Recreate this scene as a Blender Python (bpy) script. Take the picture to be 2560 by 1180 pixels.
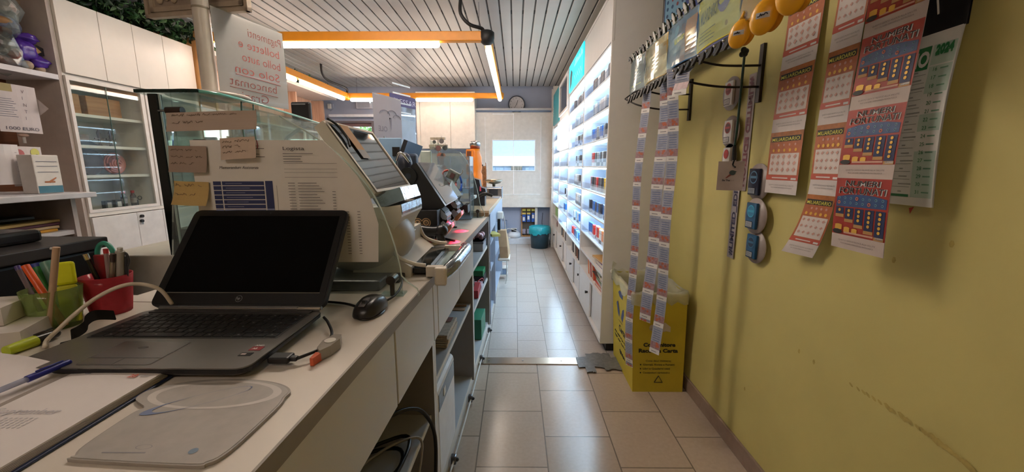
import bpy, bmesh, math, random
from mathutils import Vector, Matrix
R = random.Random(7)
S = bpy.context.scene
for o in list(bpy.data.objects): bpy.data.objects.remove(o)
# ---------------------------------------------------------------- camera
F, PITCH, YAW, H = 1000.0, math.atan(.175), math.atan(.008), 1.25
cd = bpy.data.cameras.new('camera'); cam = bpy.data.objects.new('camera', cd)
S.collection.objects.link(cam); S.camera = cam
cd.sensor_width = 36; cd.lens = 36*F/2560; cd.clip_start = .02; cd.clip_end = 100
cam.location = (0, 0, H); cam.rotation_euler = (math.pi/2-PITCH, 0, YAW)
# ---------------------------------------------------------------- daylight, exposure
w = bpy.data.worlds.new('daylight'); S.world = w; w.use_nodes = True
nt = w.node_tree; nt.nodes.clear()
wo = nt.nodes.new('ShaderNodeOutputWorld'); wb = nt.nodes.new('ShaderNodeBackground')
sk = nt.nodes.new('ShaderNodeTexSky'); sk.sky_type = 'NISHITA'; sk.sun_elevation = math.radians(38)
sk.sun_rotation = math.radians(200); sk.sun_disc = False
wb.inputs['Strength'].default_value = .4
nt.links.new(sk.outputs[0], wb.inputs[0]); nt.links.new(wb.outputs[0], wo.inputs[0])
S.view_settings.view_transform = 'Standard'; S.view_settings.look = 'None'
S.view_settings.gamma = 1; S.view_settings.exposure = 1.05
S.view_settings.use_curve_mapping = False
K_TUBE, K_LED, K_FILL = 10.5, 8.5, 28.0      # warm tubes, cool shelf lights, added unseen ceiling tubes for the near end
# ---------------------------------------------------------------- helpers
def ray(px, py):
    a = (px-1280)/F; b = (590-py)/F
    fw = math.cos(PITCH)+b*math.sin(PITCH); up = b*math.cos(PITCH)-math.sin(PITCH)
    c, s = math.cos(YAW), math.sin(YAW)
    return Vector((a*c-fw*s, a*s+fw*c, up))
def az(px, py, z): r = ray(px, py); return Vector((0, 0, H))+r*((z-H)/r.z)
def ay(px, py, y): r = ray(px, py); return Vector((0, 0, H))+r*(y/r.y)
def ax(px, py, x): r = ray(px, py); return Vector((0, 0, H))+r*(x/r.x)
def lin(c):
    c = c.lstrip('#'); v = [int(c[i:i+2], 16)/255 for i in (0, 2, 4)]
    return tuple(x/12.92 if x <= .04045 else ((x+.055)/1.055)**2.4 for x in v)+(1,)
MC = {}
def M(col, rough=.5, metal=0, var=.06, scale=18, bump=0, emit=0, trans=0, alpha=1, coat=0):
    k = (col, rough, metal, var, scale, bump, emit, trans, alpha, coat)
    if k in MC: return MC[k]
    m = bpy.data.materials.new('surface_'+col.strip('#')+'_%d' % len(MC)); m.use_nodes = True
    n = m.node_tree; b = n.nodes['Principled BSDF']; L = n.links
    base = lin(col)
    if emit:
        b.inputs['Emission Color'].default_value = base; b.inputs['Emission Strength'].default_value = emit
    tc = n.nodes.new('ShaderNodeTexCoord'); nz = n.nodes.new('ShaderNodeTexNoise')
    nz.inputs['Scale'].default_value = scale; nz.inputs['Detail'].default_value = 3
    L.new(tc.outputs['Object'], nz.inputs['Vector'])
    rp = n.nodes.new('ShaderNodeValToRGB')
    rp.color_ramp.elements[0].position = .3; rp.color_ramp.elements[1].position = .7
    rp.color_ramp.elements[0].color = tuple(x*(1-var) for x in base[:3])+(1,)
    rp.color_ramp.elements[1].color = tuple(min(1, x*(1+var)) for x in base[:3])+(1,)
    L.new(nz.outputs['Fac'], rp.inputs[0]); L.new(rp.outputs[0], b.inputs['Base Color'])
    b.inputs['Roughness'].default_value = rough; b.inputs['Metallic'].default_value = metal
    if trans: b.inputs['Transmission Weight'].default_value = trans; b.inputs['IOR'].default_value = 1.2
    if coat: b.inputs['Coat Weight'].default_value = coat
    if alpha < 1: b.inputs['Alpha'].default_value = alpha
    if bump:
        bp = n.nodes.new('ShaderNodeBump'); bp.inputs['Strength'].default_value = bump; bp.inputs['Distance'].default_value = .004
        L.new(nz.outputs['Fac'], bp.inputs['Height']); L.new(bp.outputs[0], b.inputs['Normal'])
    MC[k] = m; return m
def GL(col='#eef6f4', opac=.03, gloss=.08, rough=.02, milky='#dfe8ea'):
    """thin clear sheet: mostly transparent, a grazing reflection, a little milkiness"""
    k = ('glass', col, opac, gloss, rough, milky)
    if k in MC: return MC[k]
    m = bpy.data.materials.new('clear_sheet_%d' % len(MC)); m.use_nodes = True; n = m.node_tree; n.nodes.clear(); L = n.links
    out = n.nodes.new('ShaderNodeOutputMaterial'); tr = n.nodes.new('ShaderNodeBsdfTransparent'); gl = n.nodes.new('ShaderNodeBsdfGlossy')
    df = n.nodes.new('ShaderNodeBsdfDiffuse'); lw = n.nodes.new('ShaderNodeFresnel'); lw.inputs[0].default_value = 1.35
    mx = n.nodes.new('ShaderNodeMixShader'); m2 = n.nodes.new('ShaderNodeMixShader'); ad = n.nodes.new('ShaderNodeMath'); ad.operation = 'MULTIPLY_ADD'
    ad.inputs[1].default_value = min(.7, .2+gloss*1.5); ad.inputs[2].default_value = gloss*.15
    tr.inputs[0].default_value = lin(col); gl.inputs['Roughness'].default_value = rough
    nz = n.nodes.new('ShaderNodeTexNoise'); nz.inputs['Scale'].default_value = 7
    rp = n.nodes.new('ShaderNodeMapRange'); rp.inputs['To Min'].default_value = opac*.8; rp.inputs['To Max'].default_value = opac*1.2
    L.new(nz.outputs['Fac'], rp.inputs['Value'])
    df.inputs[0].default_value = lin(milky)
    L.new(lw.outputs[0], ad.inputs[0]); L.new(ad.outputs[0], mx.inputs[0]); L.new(tr.outputs[0], mx.inputs[1]); L.new(gl.outputs[0], mx.inputs[2])
    L.new(rp.outputs[0], m2.inputs[0]); L.new(mx.outputs[0], m2.inputs[1]); L.new(df.outputs[0], m2.inputs[2]); L.new(m2.outputs[0], out.inputs[0])
    MC[k] = m; return m
def floor_mat(name, tx, ty, ox, oy, offx, c1, c2, grout, rough, gw=.003, offs=None):
    m = bpy.data.materials.new(name); m.use_nodes = True; n = m.node_tree; L = n.links; b = n.nodes['Principled BSDF']
    g = n.nodes.new('ShaderNodeNewGeometry'); mp = n.nodes.new('ShaderNodeMapping')
    mp.inputs['Rotation'].default_value = (0, 0, 0)
    sx = n.nodes.new('ShaderNodeSeparateXYZ'); cb = n.nodes.new('ShaderNodeCombineXYZ')
    L.new(g.outputs['Position'], sx.inputs[0]); L.new(sx.outputs['Y'], cb.inputs[0]); L.new(sx.outputs['X'], cb.inputs[1])
    L.new(cb.outputs[0], mp.inputs[0]); mp.inputs['Location'].default_value = (-oy, -ox, 0)
    br = n.nodes.new('ShaderNodeTexBrick'); L.new(mp.outputs[0], br.inputs['Vector'])
    br.offset = .5; br.squash = 1
    br.inputs['Scale'].default_value = 1; br.inputs['Brick Width'].default_value = ty; br.inputs['Row Height'].default_value = tx
    br.inputs['Mortar Size'].default_value = gw; br.inputs['Mortar Smooth'].default_value = .1; br.inputs['Bias'].default_value = 0
    br.inputs['Color1'].default_value = lin(c1); br.inputs['Color2'].default_value = lin(c2); br.inputs['Mortar'].default_value = lin(grout)
    nz = n.nodes.new('ShaderNodeTexNoise'); nz.inputs['Scale'].default_value = 60; nz.inputs['Detail'].default_value = 6
    L.new(g.outputs['Position'], nz.inputs['Vector'])
    n2 = n.nodes.new('ShaderNodeTexNoise'); n2.inputs['Scale'].default_value = 5; L.new(g.outputs['Position'], n2.inputs['Vector'])
    mr = n.nodes.new('ShaderNodeMapRange'); mr.inputs['To Min'].default_value = .86; mr.inputs['To Max'].default_value = 1.1; L.new(nz.outputs['Fac'], mr.inputs['Value'])
    mu = n.nodes.new('ShaderNodeVectorMath'); mu.operation = 'SCALE'; L.new(br.outputs['Color'], mu.inputs[0]); L.new(mr.outputs[0], mu.inputs['Scale'])
    L.new(mu.outputs[0], b.inputs['Base Color'])
    rr = n.nodes.new('ShaderNodeMapRange'); rr.inputs['To Min'].default_value = rough*.8; rr.inputs['To Max'].default_value = rough*1.3
    L.new(n2.outputs['Fac'], rr.inputs['Value']); L.new(rr.outputs[0], b.inputs['Roughness'])
    bp = n.nodes.new('ShaderNodeBump'); bp.invert = True; bp.inputs['Strength'].default_value = .5; bp.inputs['Distance'].default_value = .002
    L.new(br.outputs['Fac'], bp.inputs['Height']); L.new(bp.outputs[0], b.inputs['Normal'])
    return m
def wood_mat(name, c1, c2, rough=.45, scale=3, axis='Z'):
    m = bpy.data.materials.new(name); m.use_nodes = True; n = m.node_tree; L = n.links; b = n.nodes['Principled BSDF']
    tc = n.nodes.new('ShaderNodeTexCoord'); mp = n.nodes.new('ShaderNodeMapping')
    mp.inputs['Scale'].default_value = {'Z': (12, 12, 1), 'Y': (12, 1, 12), 'X': (1, 12, 12)}[axis]
    nz = n.nodes.new('ShaderNodeTexNoise'); nz.inputs['Scale'].default_value = scale; nz.inputs['Detail'].default_value = 5
    rp = n.nodes.new('ShaderNodeValToRGB'); rp.color_ramp.elements[0].position = .35; rp.color_ramp.elements[1].position = .65
    rp.color_ramp.elements[0].color = lin(c1); rp.color_ramp.elements[1].color = lin(c2)
    L.new(tc.outputs['Object'], mp.inputs[0]); L.new(mp.outputs[0], nz.inputs['Vector']); L.new(nz.outputs['Fac'], rp.inputs[0])
    L.new(rp.outputs[0], b.inputs['Base Color']); b.inputs['Roughness'].default_value = rough
    return m
COL = S.collection
def tag(o, label=None, cat=None, group=None, kind=None):
    if label: o['label'] = label
    if cat: o['category'] = cat
    if group: o['group'] = group
    if kind: o['kind'] = kind
    return o
def thing(name, label, cat, loc=(0, 0, 0), rz=0, group=None, kind=None):
    o = bpy.data.objects.new(name, None); COL.objects.link(o); o.empty_display_size = .05
    o.location = loc; o.rotation_euler = (0, 0, rz)
    return tag(o, label, cat, group, kind)
def wm(o):
    m = Matrix.LocRotScale(o.location, o.rotation_euler, o.scale)
    return wm(o.parent) @ m if o.parent else m
TXT = {}
def dark_screen(col='#060607', rough=.2, spec=.15):
    m = M(col, rough, var=.011).copy(); m.node_tree.nodes['Principled BSDF'].inputs['Specular IOR Level'].default_value = spec; return m
def text_mesh(s, bold=0):
    k = (s, bold)
    if k not in TXT:
        c = bpy.data.curves.new('t', 'FONT'); c.body = s; c.size = 1; c.offset = bold; c.resolution_u = 3; c.align_x = 'LEFT'
        o = bpy.data.objects.new('t', c); COL.objects.link(o); bpy.context.view_layer.update()
        dg = bpy.context.evaluated_depsgraph_get(); me = bpy.data.meshes.new_from_object(o.evaluated_get(dg))
        v = [p.co.copy() for p in me.vertices]; f = [tuple(p.vertices) for p in me.polygons]
        bpy.data.objects.remove(o); bpy.data.curves.remove(c); bpy.data.meshes.remove(me)
        x0 = min((p.x for p in v), default=0); x1 = max((p.x for p in v), default=1)
        for p in v: p.x -= x0
        TXT[k] = (v, f, x1-x0)
    return TXT[k]
class MB:
    def __init__(s): s.bm = bmesh.new(); s.mats = []; s.T = Matrix.Identity(4)
    def mi(s, m):
        if m not in s.mats: s.mats.append(m)
        return s.mats.index(m)
    def _fin(s, geom, m, mat=None, smooth=False):
        vs = [g for g in geom if isinstance(g, bmesh.types.BMVert)]
        X = s.T @ mat if mat is not None else s.T
        for v in vs: v.co = X @ v.co
        i = s.mi(m)
        for f in {f for v in vs for f in v.link_faces}: f.material_index = i; f.smooth = smooth
        return vs
    def raw(s, verts, faces, m, smooth=False):
        vv = [s.bm.verts.new(s.T @ Vector(v)) for v in verts]; i = s.mi(m)
        for f in faces:
            try:
                q = s.bm.faces.new([vv[k] for k in f]); q.material_index = i; q.smooth = smooth
            except ValueError: pass
        return s
    def box(s, a, b, m, bev=0, mat=None, seg=2):
        a = Vector(a); b = Vector(b); lo = Vector(map(min, a, b)); hi = Vector(map(max, a, b)); c = (lo+hi)/2; d = hi-lo
        g = bmesh.ops.create_cube(s.bm, size=1)['verts']
        for v in g: v.co = Vector((v.co.x*d.x, v.co.y*d.y, v.co.z*d.z))+c
        if bev:
            es = list({e for v in g for e in v.link_edges})
            r = bmesh.ops.bevel(s.bm, geom=es, offset=min(bev, min(d)*.49), segments=seg, affect='EDGES', profile=.5)
            g = list({v for f in r['faces'] for v in f.verts})
        s._fin(g, m, mat, False); return s
    def hexa(s, p, m):   # 8 points: bottom 4 (ccw), top 4
        return s.raw(p, [(3, 2, 1, 0), (4, 5, 6, 7), (0, 1, 5, 4), (1, 2, 6, 5), (2, 3, 7, 6), (3, 0, 4, 7)], m)
    def plate(s, q, th, m):   # quad + thickness along normal
        q = [Vector(v) for v in q]; n = (q[1]-q[0]).cross(q[2]-q[0]).normalized()*th
        return s.hexa([v-n for v in q]+q, m)
    def poly(s, pts, e, m, smooth=False):   # planar outline extruded by vector e
        pts = [Vector(p) for p in pts]; e = Vector(e); n = len(pts)
        return s.raw(pts+[p+e for p in pts], [tuple(range(n))[::-1], tuple(range(n, 2*n))]+[(i, (i+1) % n, n+(i+1) % n, n+i) for i in range(n)], m, smooth)
    def cyl(s, p, q, r, m, r2=None, n=16, caps=True, smooth=True):
        p = Vector(p); q = Vector(q); r2 = r if r2 is None else r2; d = (q-p)
        z = d.normalized(); x = z.orthogonal().normalized(); y = z.cross(x)
        a = [p+(x*math.cos(t)+y*math.sin(t))*r for t in [2*math.pi*i/n for i in range(n)]]
        b = [q+(x*math.cos(t)+y*math.sin(t))*r2 for t in [2*math.pi*i/n for i in range(n)]]
        s.raw(a+b, [(i, (i+1) % n, n+(i+1) % n, n+i) for i in range(n)], m, smooth)
        if caps: s.raw(a, [tuple(range(n))[::-1]], m); s.raw(b, [tuple(range(n))], m)
        return s
    def tube(s, pts, r, m, n=8, sub=6, closed=False):
        P = [Vector(p) for p in pts]
        if sub > 1 and len(P) > 2:
            Q = []
            for i in range(len(P)-1):
                p0 = P[max(i-1, 0)]; p1 = P[i]; p2 = P[i+1]; p3 = P[min(i+2, len(P)-1)]
                for k in range(sub):
                    t = k/sub; Q.append(.5*((2*p1)+(p2-p0)*t+(2*p0-5*p1+4*p2-p3)*t*t+(3*p1-p0-3*p2+p3)*t**3))
            Q.append(P[-1]); P = Q
        rings = []; u = None
        for i, p in enumerate(P):
            t = (P[min(i+1, len(P)-1)]-P[max(i-1, 0)]).normalized()
            u = t.orthogonal().normalized() if u is None else (u-t*u.dot(t)).normalized()
            v = t.cross(u); rr = r(i/(len(P)-1)) if callable(r) else r
            rings += [p+(u*math.cos(a)+v*math.sin(a))*rr for a in [2*math.pi*k/n for k in range(n)]]
        N = len(P); f = [(i*n+k, i*n+(k+1) % n, (i+1)*n+(k+1) % n, (i+1)*n+k) for i in range(N-1) for k in range(n)]
        f += [tuple(range(n))[::-1], tuple(range((N-1)*n, N*n))]
        return s.raw(rings, f, m, True)
    def lathe(s, prof, c, m, n=24, ax=(0, 0, 1), sx=1, sy=1, smooth=True):
        c = Vector(c); z = Vector(ax).normalized(); x = Vector((1, 0, 0)) if abs(z.z) > .9 else z.orthogonal().normalized(); y = z.cross(x)
        v = []
        for r, h in prof: v += [c+z*h+(x*math.cos(t)*sx+y*math.sin(t)*sy)*r for t in [2*math.pi*k/n for k in range(n)]]
        N = len(prof)
        return s.raw(v, [(i*n+k, i*n+(k+1) % n, (i+1)*n+(k+1) % n, (i+1)*n+k) for i in range(N-1) for k in range(n)], m, smooth)
    def ball(s, c, r, m, sc=(1, 1, 1), n=14, rot=None):
        g = bmesh.ops.create_uvsphere(s.bm, u_segments=n, v_segments=max(6, n*2//3), radius=r)['verts']
        X = Matrix.Translation(Vector(c)) @ (rot if rot else Matrix.Identity(4)) @ Matrix.Diagonal((*sc, 1))
        s._fin(g, m, X, True); return s
    def lump(s, c, r, m, amp=.25, sc=(1, 1, 1), sub=3, smooth=False):
        g = bmesh.ops.create_icosphere(s.bm, subdivisions=sub, radius=1)['verts']; ph = [R.uniform(0, 6) for _ in range(6)]
        for v in g:
            k = 1+amp*(math.sin(3*v.co.x+ph[0])*math.sin(4*v.co.y+ph[1])+.6*math.sin(7*v.co.z+ph[2]+3*v.co.x)+.5*math.sin(11*v.co.y+ph[3]+5*v.co.z)*math.sin(9*v.co.x+ph[4]))
            v.co = Vector((v.co.x*sc[0], v.co.y*sc[1], v.co.z*sc[2]))*r*k
        s._fin(g, m, Matrix.Translation(Vector(c)), smooth); return s
    def disc(s, c, r, nrm, m, n=20, r2=None):
        c = Vector(c); z = Vector(nrm).normalized(); x = z.orthogonal().normalized(); y = z.cross(x); r2 = r2 or r
        return s.raw([c+x*math.cos(t)*r+y*math.sin(t)*r2 for t in [2*math.pi*k/n for k in range(n)]], [tuple(range(n))], m)
    def text(s, t, o, right, up, h, m, bold=0, width=None, off=0.0, mapf=None):
        v, f, w = text_mesh(t, bold); h = h/.72
        sx = (width/w) if width else h
        o = Vector(o); r = Vector(right).normalized(); u = Vector(up).normalized(); n = r.cross(u)
        pts = [mapf(p.x*sx, p.y*h) if mapf else o+r*(p.x*sx)+u*(p.y*h)+n*off for p in v]
        return s.raw(pts, f, m)
    def build(s, name, parent=None, origin=None, mod=None):
        if parent is not None: X = wm(parent).inverted()
        else:
            if origin is None:
                xs = [v.co for v in s.bm.verts]
                origin = Vector(((min(p.x for p in xs)+max(p.x for p in xs))/2, (min(p.y for p in xs)+max(p.y for p in xs))/2, min(p.z for p in xs)))
            X = Matrix.Translation(-Vector(origin))
        for v in s.bm.verts: v.co = X @ v.co
        me = bpy.data.meshes.new(name); s.bm.to_mesh(me); s.bm.free()
        for m in s.mats: me.materials.append(m)
        o = bpy.data.objects.new(name, me); COL.objects.link(o)
        if parent is not None: o.parent = parent
        else: o.location = origin
        return o
def solo(name, label, cat, mb, group=None, kind=None): return tag(mb.build(name), label, cat, group, kind)
def struct(name, mb, label=None): return tag(mb.build(name), label, None, None, 'structure')
def dup(o, loc=None, label=None, parent=None, rz=None, group=None):
    c = o.copy(); COL.objects.link(c)
    if parent is not None: c.parent = parent
    if loc is not None: c.location = loc
    if rz is not None: c.rotation_euler = (0, 0, rz)
    if label: c['label'] = label
    if group: c['group'] = group
    for ch in [k for k in o.children]: dup(ch, parent=c)
    return c
class Sheet:
    """a hanging or lying sheet: u along right, v along up (metres from the lower left corner), bend(u,v) moves along the normal"""
    def __init__(s, o, right, up, w, h, bend=None, tw=None):
        s.o = Vector(o); s.r = Vector(right).normalized(); s.u = Vector(up).normalized(); s.n = s.r.cross(s.u); s.w = w; s.h = h
        s.bend = bend or (lambda u, v: 0); s.tw = tw
    def P(s, u, v, l=0):
        q = s.o+s.r*u+s.u*v+s.n*(s.bend(u/s.w, v/s.h)+l)
        return s.tw(q, u/s.w, v/s.h) if s.tw else q
    def rect(s, mb, u0, v0, u1, v1, m, l=.0004, nu=4, nv=4):
        vs = [s.P(u0+(u1-u0)*i/nu, v0+(v1-v0)*j/nv, l) for j in range(nv+1) for i in range(nu+1)]
        mb.raw(vs, [(j*(nu+1)+i, j*(nu+1)+i+1, (j+1)*(nu+1)+i+1, (j+1)*(nu+1)+i) for j in range(nv) for i in range(nu)], m)
    def base(s, mb, m, nu=4, nv=16, th=.0004, rim=True):
        s.rect(mb, 0, 0, s.w, s.h, m, 0, nu, nv)
        vs = [s.P(s.w*i/nu, s.h*j/nv, -th) for j in range(nv+1) for i in range(nu+1)]
        mb.raw(vs, [(j*(nu+1)+i, (j+1)*(nu+1)+i, (j+1)*(nu+1)+i+1, j*(nu+1)+i+1) for j in range(nv) for i in range(nu)], m)
    def disc(s, mb, u, v, r, m, l=.0008, n=12, r2=None):
        mb.raw([s.P(u+math.cos(2*math.pi*k/n)*r, v+math.sin(2*math.pi*k/n)*(r2 or r), l) for k in range(n)], [tuple(range(n))], m)
    def text(s, mb, t, u, v, h, m, width=None, bold=0, l=.0010, shear=0):
        mb.text(t, (0, 0, 0), (1, 0, 0), (0, 0, 1), h, m, bold, width, mapf=lambda x, y: s.P(u+x+y*shear, v+y, l))
def TP(col, k=.35):
    kk = ('tp', col, k)
    if kk in MC: return MC[kk]
    m = M(col, .7, var=.021).copy(); n = m.node_tree; b = n.nodes['Principled BSDF']; tr = n.nodes.new('ShaderNodeBsdfTranslucent'); mx = n.nodes.new('ShaderNodeMixShader')
    tr.inputs[0].default_value = lin(col); mx.inputs[0].default_value = k; o = n.nodes['Material Output']
    n.links.new(b.outputs[0], mx.inputs[1]); n.links.new(tr.outputs[0], mx.inputs[2]); n.links.new(mx.outputs[0], o.inputs[0]); MC[kk] = m; return m
# shared surfaces
def scrib(s, b, u0, u1, v, h, m, r=.0004, l=.001):
    """a line of illegible handwriting on a sheet"""
    u = u0
    while u < u1:
        e = min(u1, u+h*R.uniform(2.5, 6)); P = []
        while u < e: P.append(s.P(u, v+h*R.uniform(-.45, .5), l)); u += h*R.uniform(.22, .42)
        if len(P) > 2: b.tube(P, r, m, n=4, sub=3)
        u += h*.9
white = M('#d9d6d0', .45); cream = M('#dcd6cc', .4); offw = M('#cbc8c2', .5); lamw = M('#d6cfc4', .35, var=.03)
black = M('#101012', .4); blackg = M('#0a0a0c', .12); dgrey = M('#2c2d31', .5); paper = M('#dedad6', .7, var=.02); ink = M('#26262c', .7); steel = M('#b5b7ba', .25, 1)
plex = GL(); plexedge = M('#cfe6e4', .2, alpha=.55); glassT = GL('#dff0ea', .03, .1); glassedge = M('#2f6f60', .15)
# ================================================================ SETTING
XL, XR, YB, YF, ZC = -3.05, .975, 6.56, -1.6, 2.46
wallblue = M('#a3abc0', .75, var=.03, scale=6, bump=.05); yel = M('#c6ba74', .6, var=.035, scale=5, bump=.08)
dark = M('#08080a', .8)
b = MB(); b.box((XL, YF, -.05), (1.05, 2.42, 0), floor_mat('near_floor_tiles', .305, .39, -.165, 2.078, .5, '#b3a293', '#a89787', '#756a60', .2))
b.box((XL, 2.42, -.05), (1.05, YB+.1, 0), floor_mat('far_floor_tiles', .202, .282, -.184, 2.734, .5, '#b8b0aa', '#b0a8a2', '#7d7873', .2, .002))
struct('floor', b)
# slatted ceiling
b = MB(); sl = M('#b9b6b2', .38, var=.03, scale=4); gap = M('#4c4a48', .7)
x = .06-.0925*34
b.box((XL-.1, YF, ZC+.022), (1.1, YB+.1, ZC+.06), dark)
while x < 1.0:
    if x+.0925 > XL:
        b.box((max(x+.0065, XL), YF, ZC), (min(x+.086, 1.0), YB-.07, ZC+.012), sl, bev=.002, seg=1)
        b.box((x-.0065, YF, ZC+.008), (x+.0065, YB-.16, ZC+.014), gap)
        for k in range(4): b.box((x-.0066, 3.44+.985*k, ZC+.006), (x+.0066, 3.51+.985*k, ZC+.009), dark)
    x += .0925
struct('ceiling', b)
# right wall (yellow) with a faint plaster scar
b = MB(); b.box((XR, YF, 0), (XR+.1, YB+.1, ZC+.03), yel); 
scar = M('#b5a25c', .85, var=.15, scale=60); sc2 = M('#9c8a4c', .9)
pts = [(2125, 960), (2200, 1005), (2285, 1060), (2370, 1120), (2440, 1178)]
for i in range(4):
    for j in range(5):
        t = (j+R.random()*.6)/5; px = pts[i][0]*(1-t)+pts[i+1][0]*t; py = pts[i][1]*(1-t)+pts[i+1][1]*t
        q = ax(px, py, XR); r = .004+.004*R.random()*(i+1)/2
        b.raw([(XR-.0006-.00015*(5*i+j), q.y+math.cos(a)*r*1.8, q.z+math.sin(a)*r+.7*math.cos(a)*r) for a in [k*1.047 for k in range(6)]], [tuple(range(6))], scar)
for px, py in [(1998, 878), (2035, 905), (1862, 972), (2235, 650), (2180, 575), (2380, 610)]:
    q = ax(px, py, XR); b.raw([(XR-.0006, q.y+math.cos(a)*.006, q.z+math.sin(a)*.009) for a in [k*1.047 for k in range(6)]], [tuple(range(6))], scar)
struct('wall_right', b)
b = MB(); b.box((XR-.012, YF, 0), (XR, 2.56, .078), M('#8f7a6c', .35, var=.1, scale=30), bev=.003); struct('baseboard_right', b)
# left wall, rear (behind the camera) wall
b = MB(); b.box((XL-.1, YF, 0), (XL, YB+.1, ZC+.03), M('#c9bfb2', .75)); struct('wall_left', b)
b = MB(); b.box((XL-.1, YF-.1, 0), (XR+.1, YF, ZC+.03), M('#b09a7c', .75)); struct('wall_front', b)
# back wall with two openings
W1 = (-2.86, -2.25, 1.12, 1.955); W2 = (-.353, .304, 1.18, 1.642)
b = MB()
def wall_y(b, y0, y1, x0, x1, z0, z1, holes, m):
    xs = sorted({x0, x1}|{v for h in holes for v in h[:2]})
    for i in range(len(xs)-1):
        a, c = xs[i], xs[i+1]; hs = [h for h in holes if h[0] <= a and h[1] >= c]
        z = z0
        for h in hs: b.box((a, y0, z), (c, y1, h[2]), m); z = h[3]
        b.box((a, y0, z), (c, y1, z1), m)
wall_y(b, YB, YB+.14, XL-.1, XR+.1, 0, ZC+.03, [W1, (-.6, .5, .9, 2.0)], wallblue); struct('wall_back', b)
# window 1 : frame, half-lowered shutter, pane
t = tag(thing('window_1', None, None, (-2.55, YB, 1.12)), kind='structure')
fr = M('#6c6468', .5); b = MB()
for a, c in (((W1[0], W1[2]+.04), (W1[0]+.035, W1[3]-.03)), ((W1[1]-.035, W1[2]+.04), (W1[1], W1[3]-.03)), ((W1[0], W1[3]-.03), (W1[1], W1[3])), ((W1[0], W1[2]), (W1[1], W1[2]+.04))):
    b.box((a[0], YB-.02, a[1]), (c[0], YB+.06, c[1]), fr)
b.build('window_frame', t)
b = MB(); b.box((W1[0]+.035, YB+.03, W1[3]-.085), (W1[1]-.035, YB+.05, W1[3]-.03), M('#7a5f60', .5)); b.build('roller_shutter', t)
b = MB(); b.box((W1[0]+.035, YB+.055, W1[2]+.04), (W1[1]-.035, YB+.06, W1[3]-.085), GL()); b.build('window_pane', t)
b = MB(); b.box((W1[0]-.05, YB-.12, W1[3]+.05), (W1[1]+.15, YB, W1[3]+.09), M('#d8dae2', .4), bev=.004); struct('trim_1', b)
# ledge, white shutter panels with the glazed opening, boxed plinths below
b = MB(); gp = M('#cfccc6', .45); 
b.box((-.66, YB-.22, 2.09), (.56, YB, 2.12), M('#b4b3b5', .45), bev=.004); struct('trim_2', b)
YP = YB-.16
t = tag(thing('door_1', None, None, (0, YP, .75)), kind='structure')
b = MB(); wall_y(b, YP, YP+.03, -.66, .56, .77, 2.065, [W2], gp); b.box((-.66, YP-.03, .60), (.56, YP, .745), gp, bev=.004); b.box((-.66, YP, .60), (.56, YP+.03, .77), gp); b.build('panel', t)
lin_m = M('#f1f2f4', .4)
b = MB()
for x0, z0, x1, z1 in ((-.032, .79, -.022, W2[2]), (-.032, W2[3], -.022, 2.04), (-.35, 2.035, -.022, 2.045), (.395, 1.0, .402, 2.0), (-.47, .8, -.464, 2.0), (-.4, .8, .4, .806)): b.box((x0, YP-.006, z0), (x1, YP, z1), lin_m)
b.build('panel_seams', t)
b = MB(); rr = .04
for x0, z0, x1, z1 in ((W2[0]-.012, W2[2]-.012, W2[1]+.012, W2[2]), (W2[0]-.012, W2[3], W2[1]+.012, W2[3]+.012), (W2[0]-.012, W2[2], W2[0], W2[3]), (W2[1], W2[2], W2[1]+.012, W2[3])): b.box((x0, YP-.012, z0), (x1, YP+.04, z1), lin_m, bev=.004)
b.build('opening_frame', t)
b = MB(); b.box((W2[0], YP+.012, W2[2]), (W2[1], YP+.016, W2[3]), GL(gloss=.05)); b.build('window_pane', t)
b = MB(); b.box((-.031, YP+.002, W2[2]), (-.024, YP+.012, W2[3]), lin_m); b.build('glazing_bar', t)
b = MB(); b.box((-.66, YB-.2, 0), (.56, YB, .10), M('#c2c9d3', .5), bev=.004); struct('trim_3', b)
b = MB(); b.box((.32, YB-.13, .1), (.36, YB-.1, .6), gp); struct('trim_4', b)
# outside, seen through the openings
b = MB(); b.box((-9, YB+.14, -.15), (8, 16, -.05), M('#b9b4ab', .8)); struct('ground_outside', b)
t = thing('building', 'pale building across the street seen through the small window opening', 'building', (0, 12, 0))
b = MB(); b.box((-1.6, 12, 1.52), (1.4, 13, 4.5), M('#a9b4d4', .7)); b.box((-1.2, 11.94, 1.0), (1.1, 12.5, 1.25), M('#93a6c2', .6)); b.box((-1.6, 12.3, -.05), (1.4, 13, 1.52), M('#7f93ad', .6)); b.build('facade', t)
b = MB(); b.box((-1.6, 11.85, 1.25), (1.4, 12.02, 1.53), M('#f4f5f7', .6)); b.build('balcony_band', t)
b = MB(); b.box((-.12, 11.8, .55), (.2, 11.9, 1.25), wood_mat('bark_panel', '#4a4038', '#8d8276')); b.build('dark_doorway', t)  # dark brown panel set in the facade
b = MB()
for xx in (-.7, -.45, -.2, .3, .55): b.box((xx, 11.9, .6), (xx+.1, 11.95, 1.2), M('#8fa3b8', .4))
b.build('balusters', t)
b = MB(); b.box((-9, 11, 0), (-1.9, 11.4, 5), M('#dfe3e6', .8)); solo('garden_wall', 'bright white wall outside the shuttered window', 'wall', b)
t = thing('tree', 'green leafy tree outside the shuttered window', 'tree', (-2.75, 8.0, 0))
b = MB(); b.cyl((-2.7, 8.0, -.05), (-2.72, 8.0, 1.6), .06, M('#5b4736', .9), r2=.03); b.build('trunk', t)
b = MB(); g1 = M('#7fae55', .7); g2 = M('#a8cf7a', .7)
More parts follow.
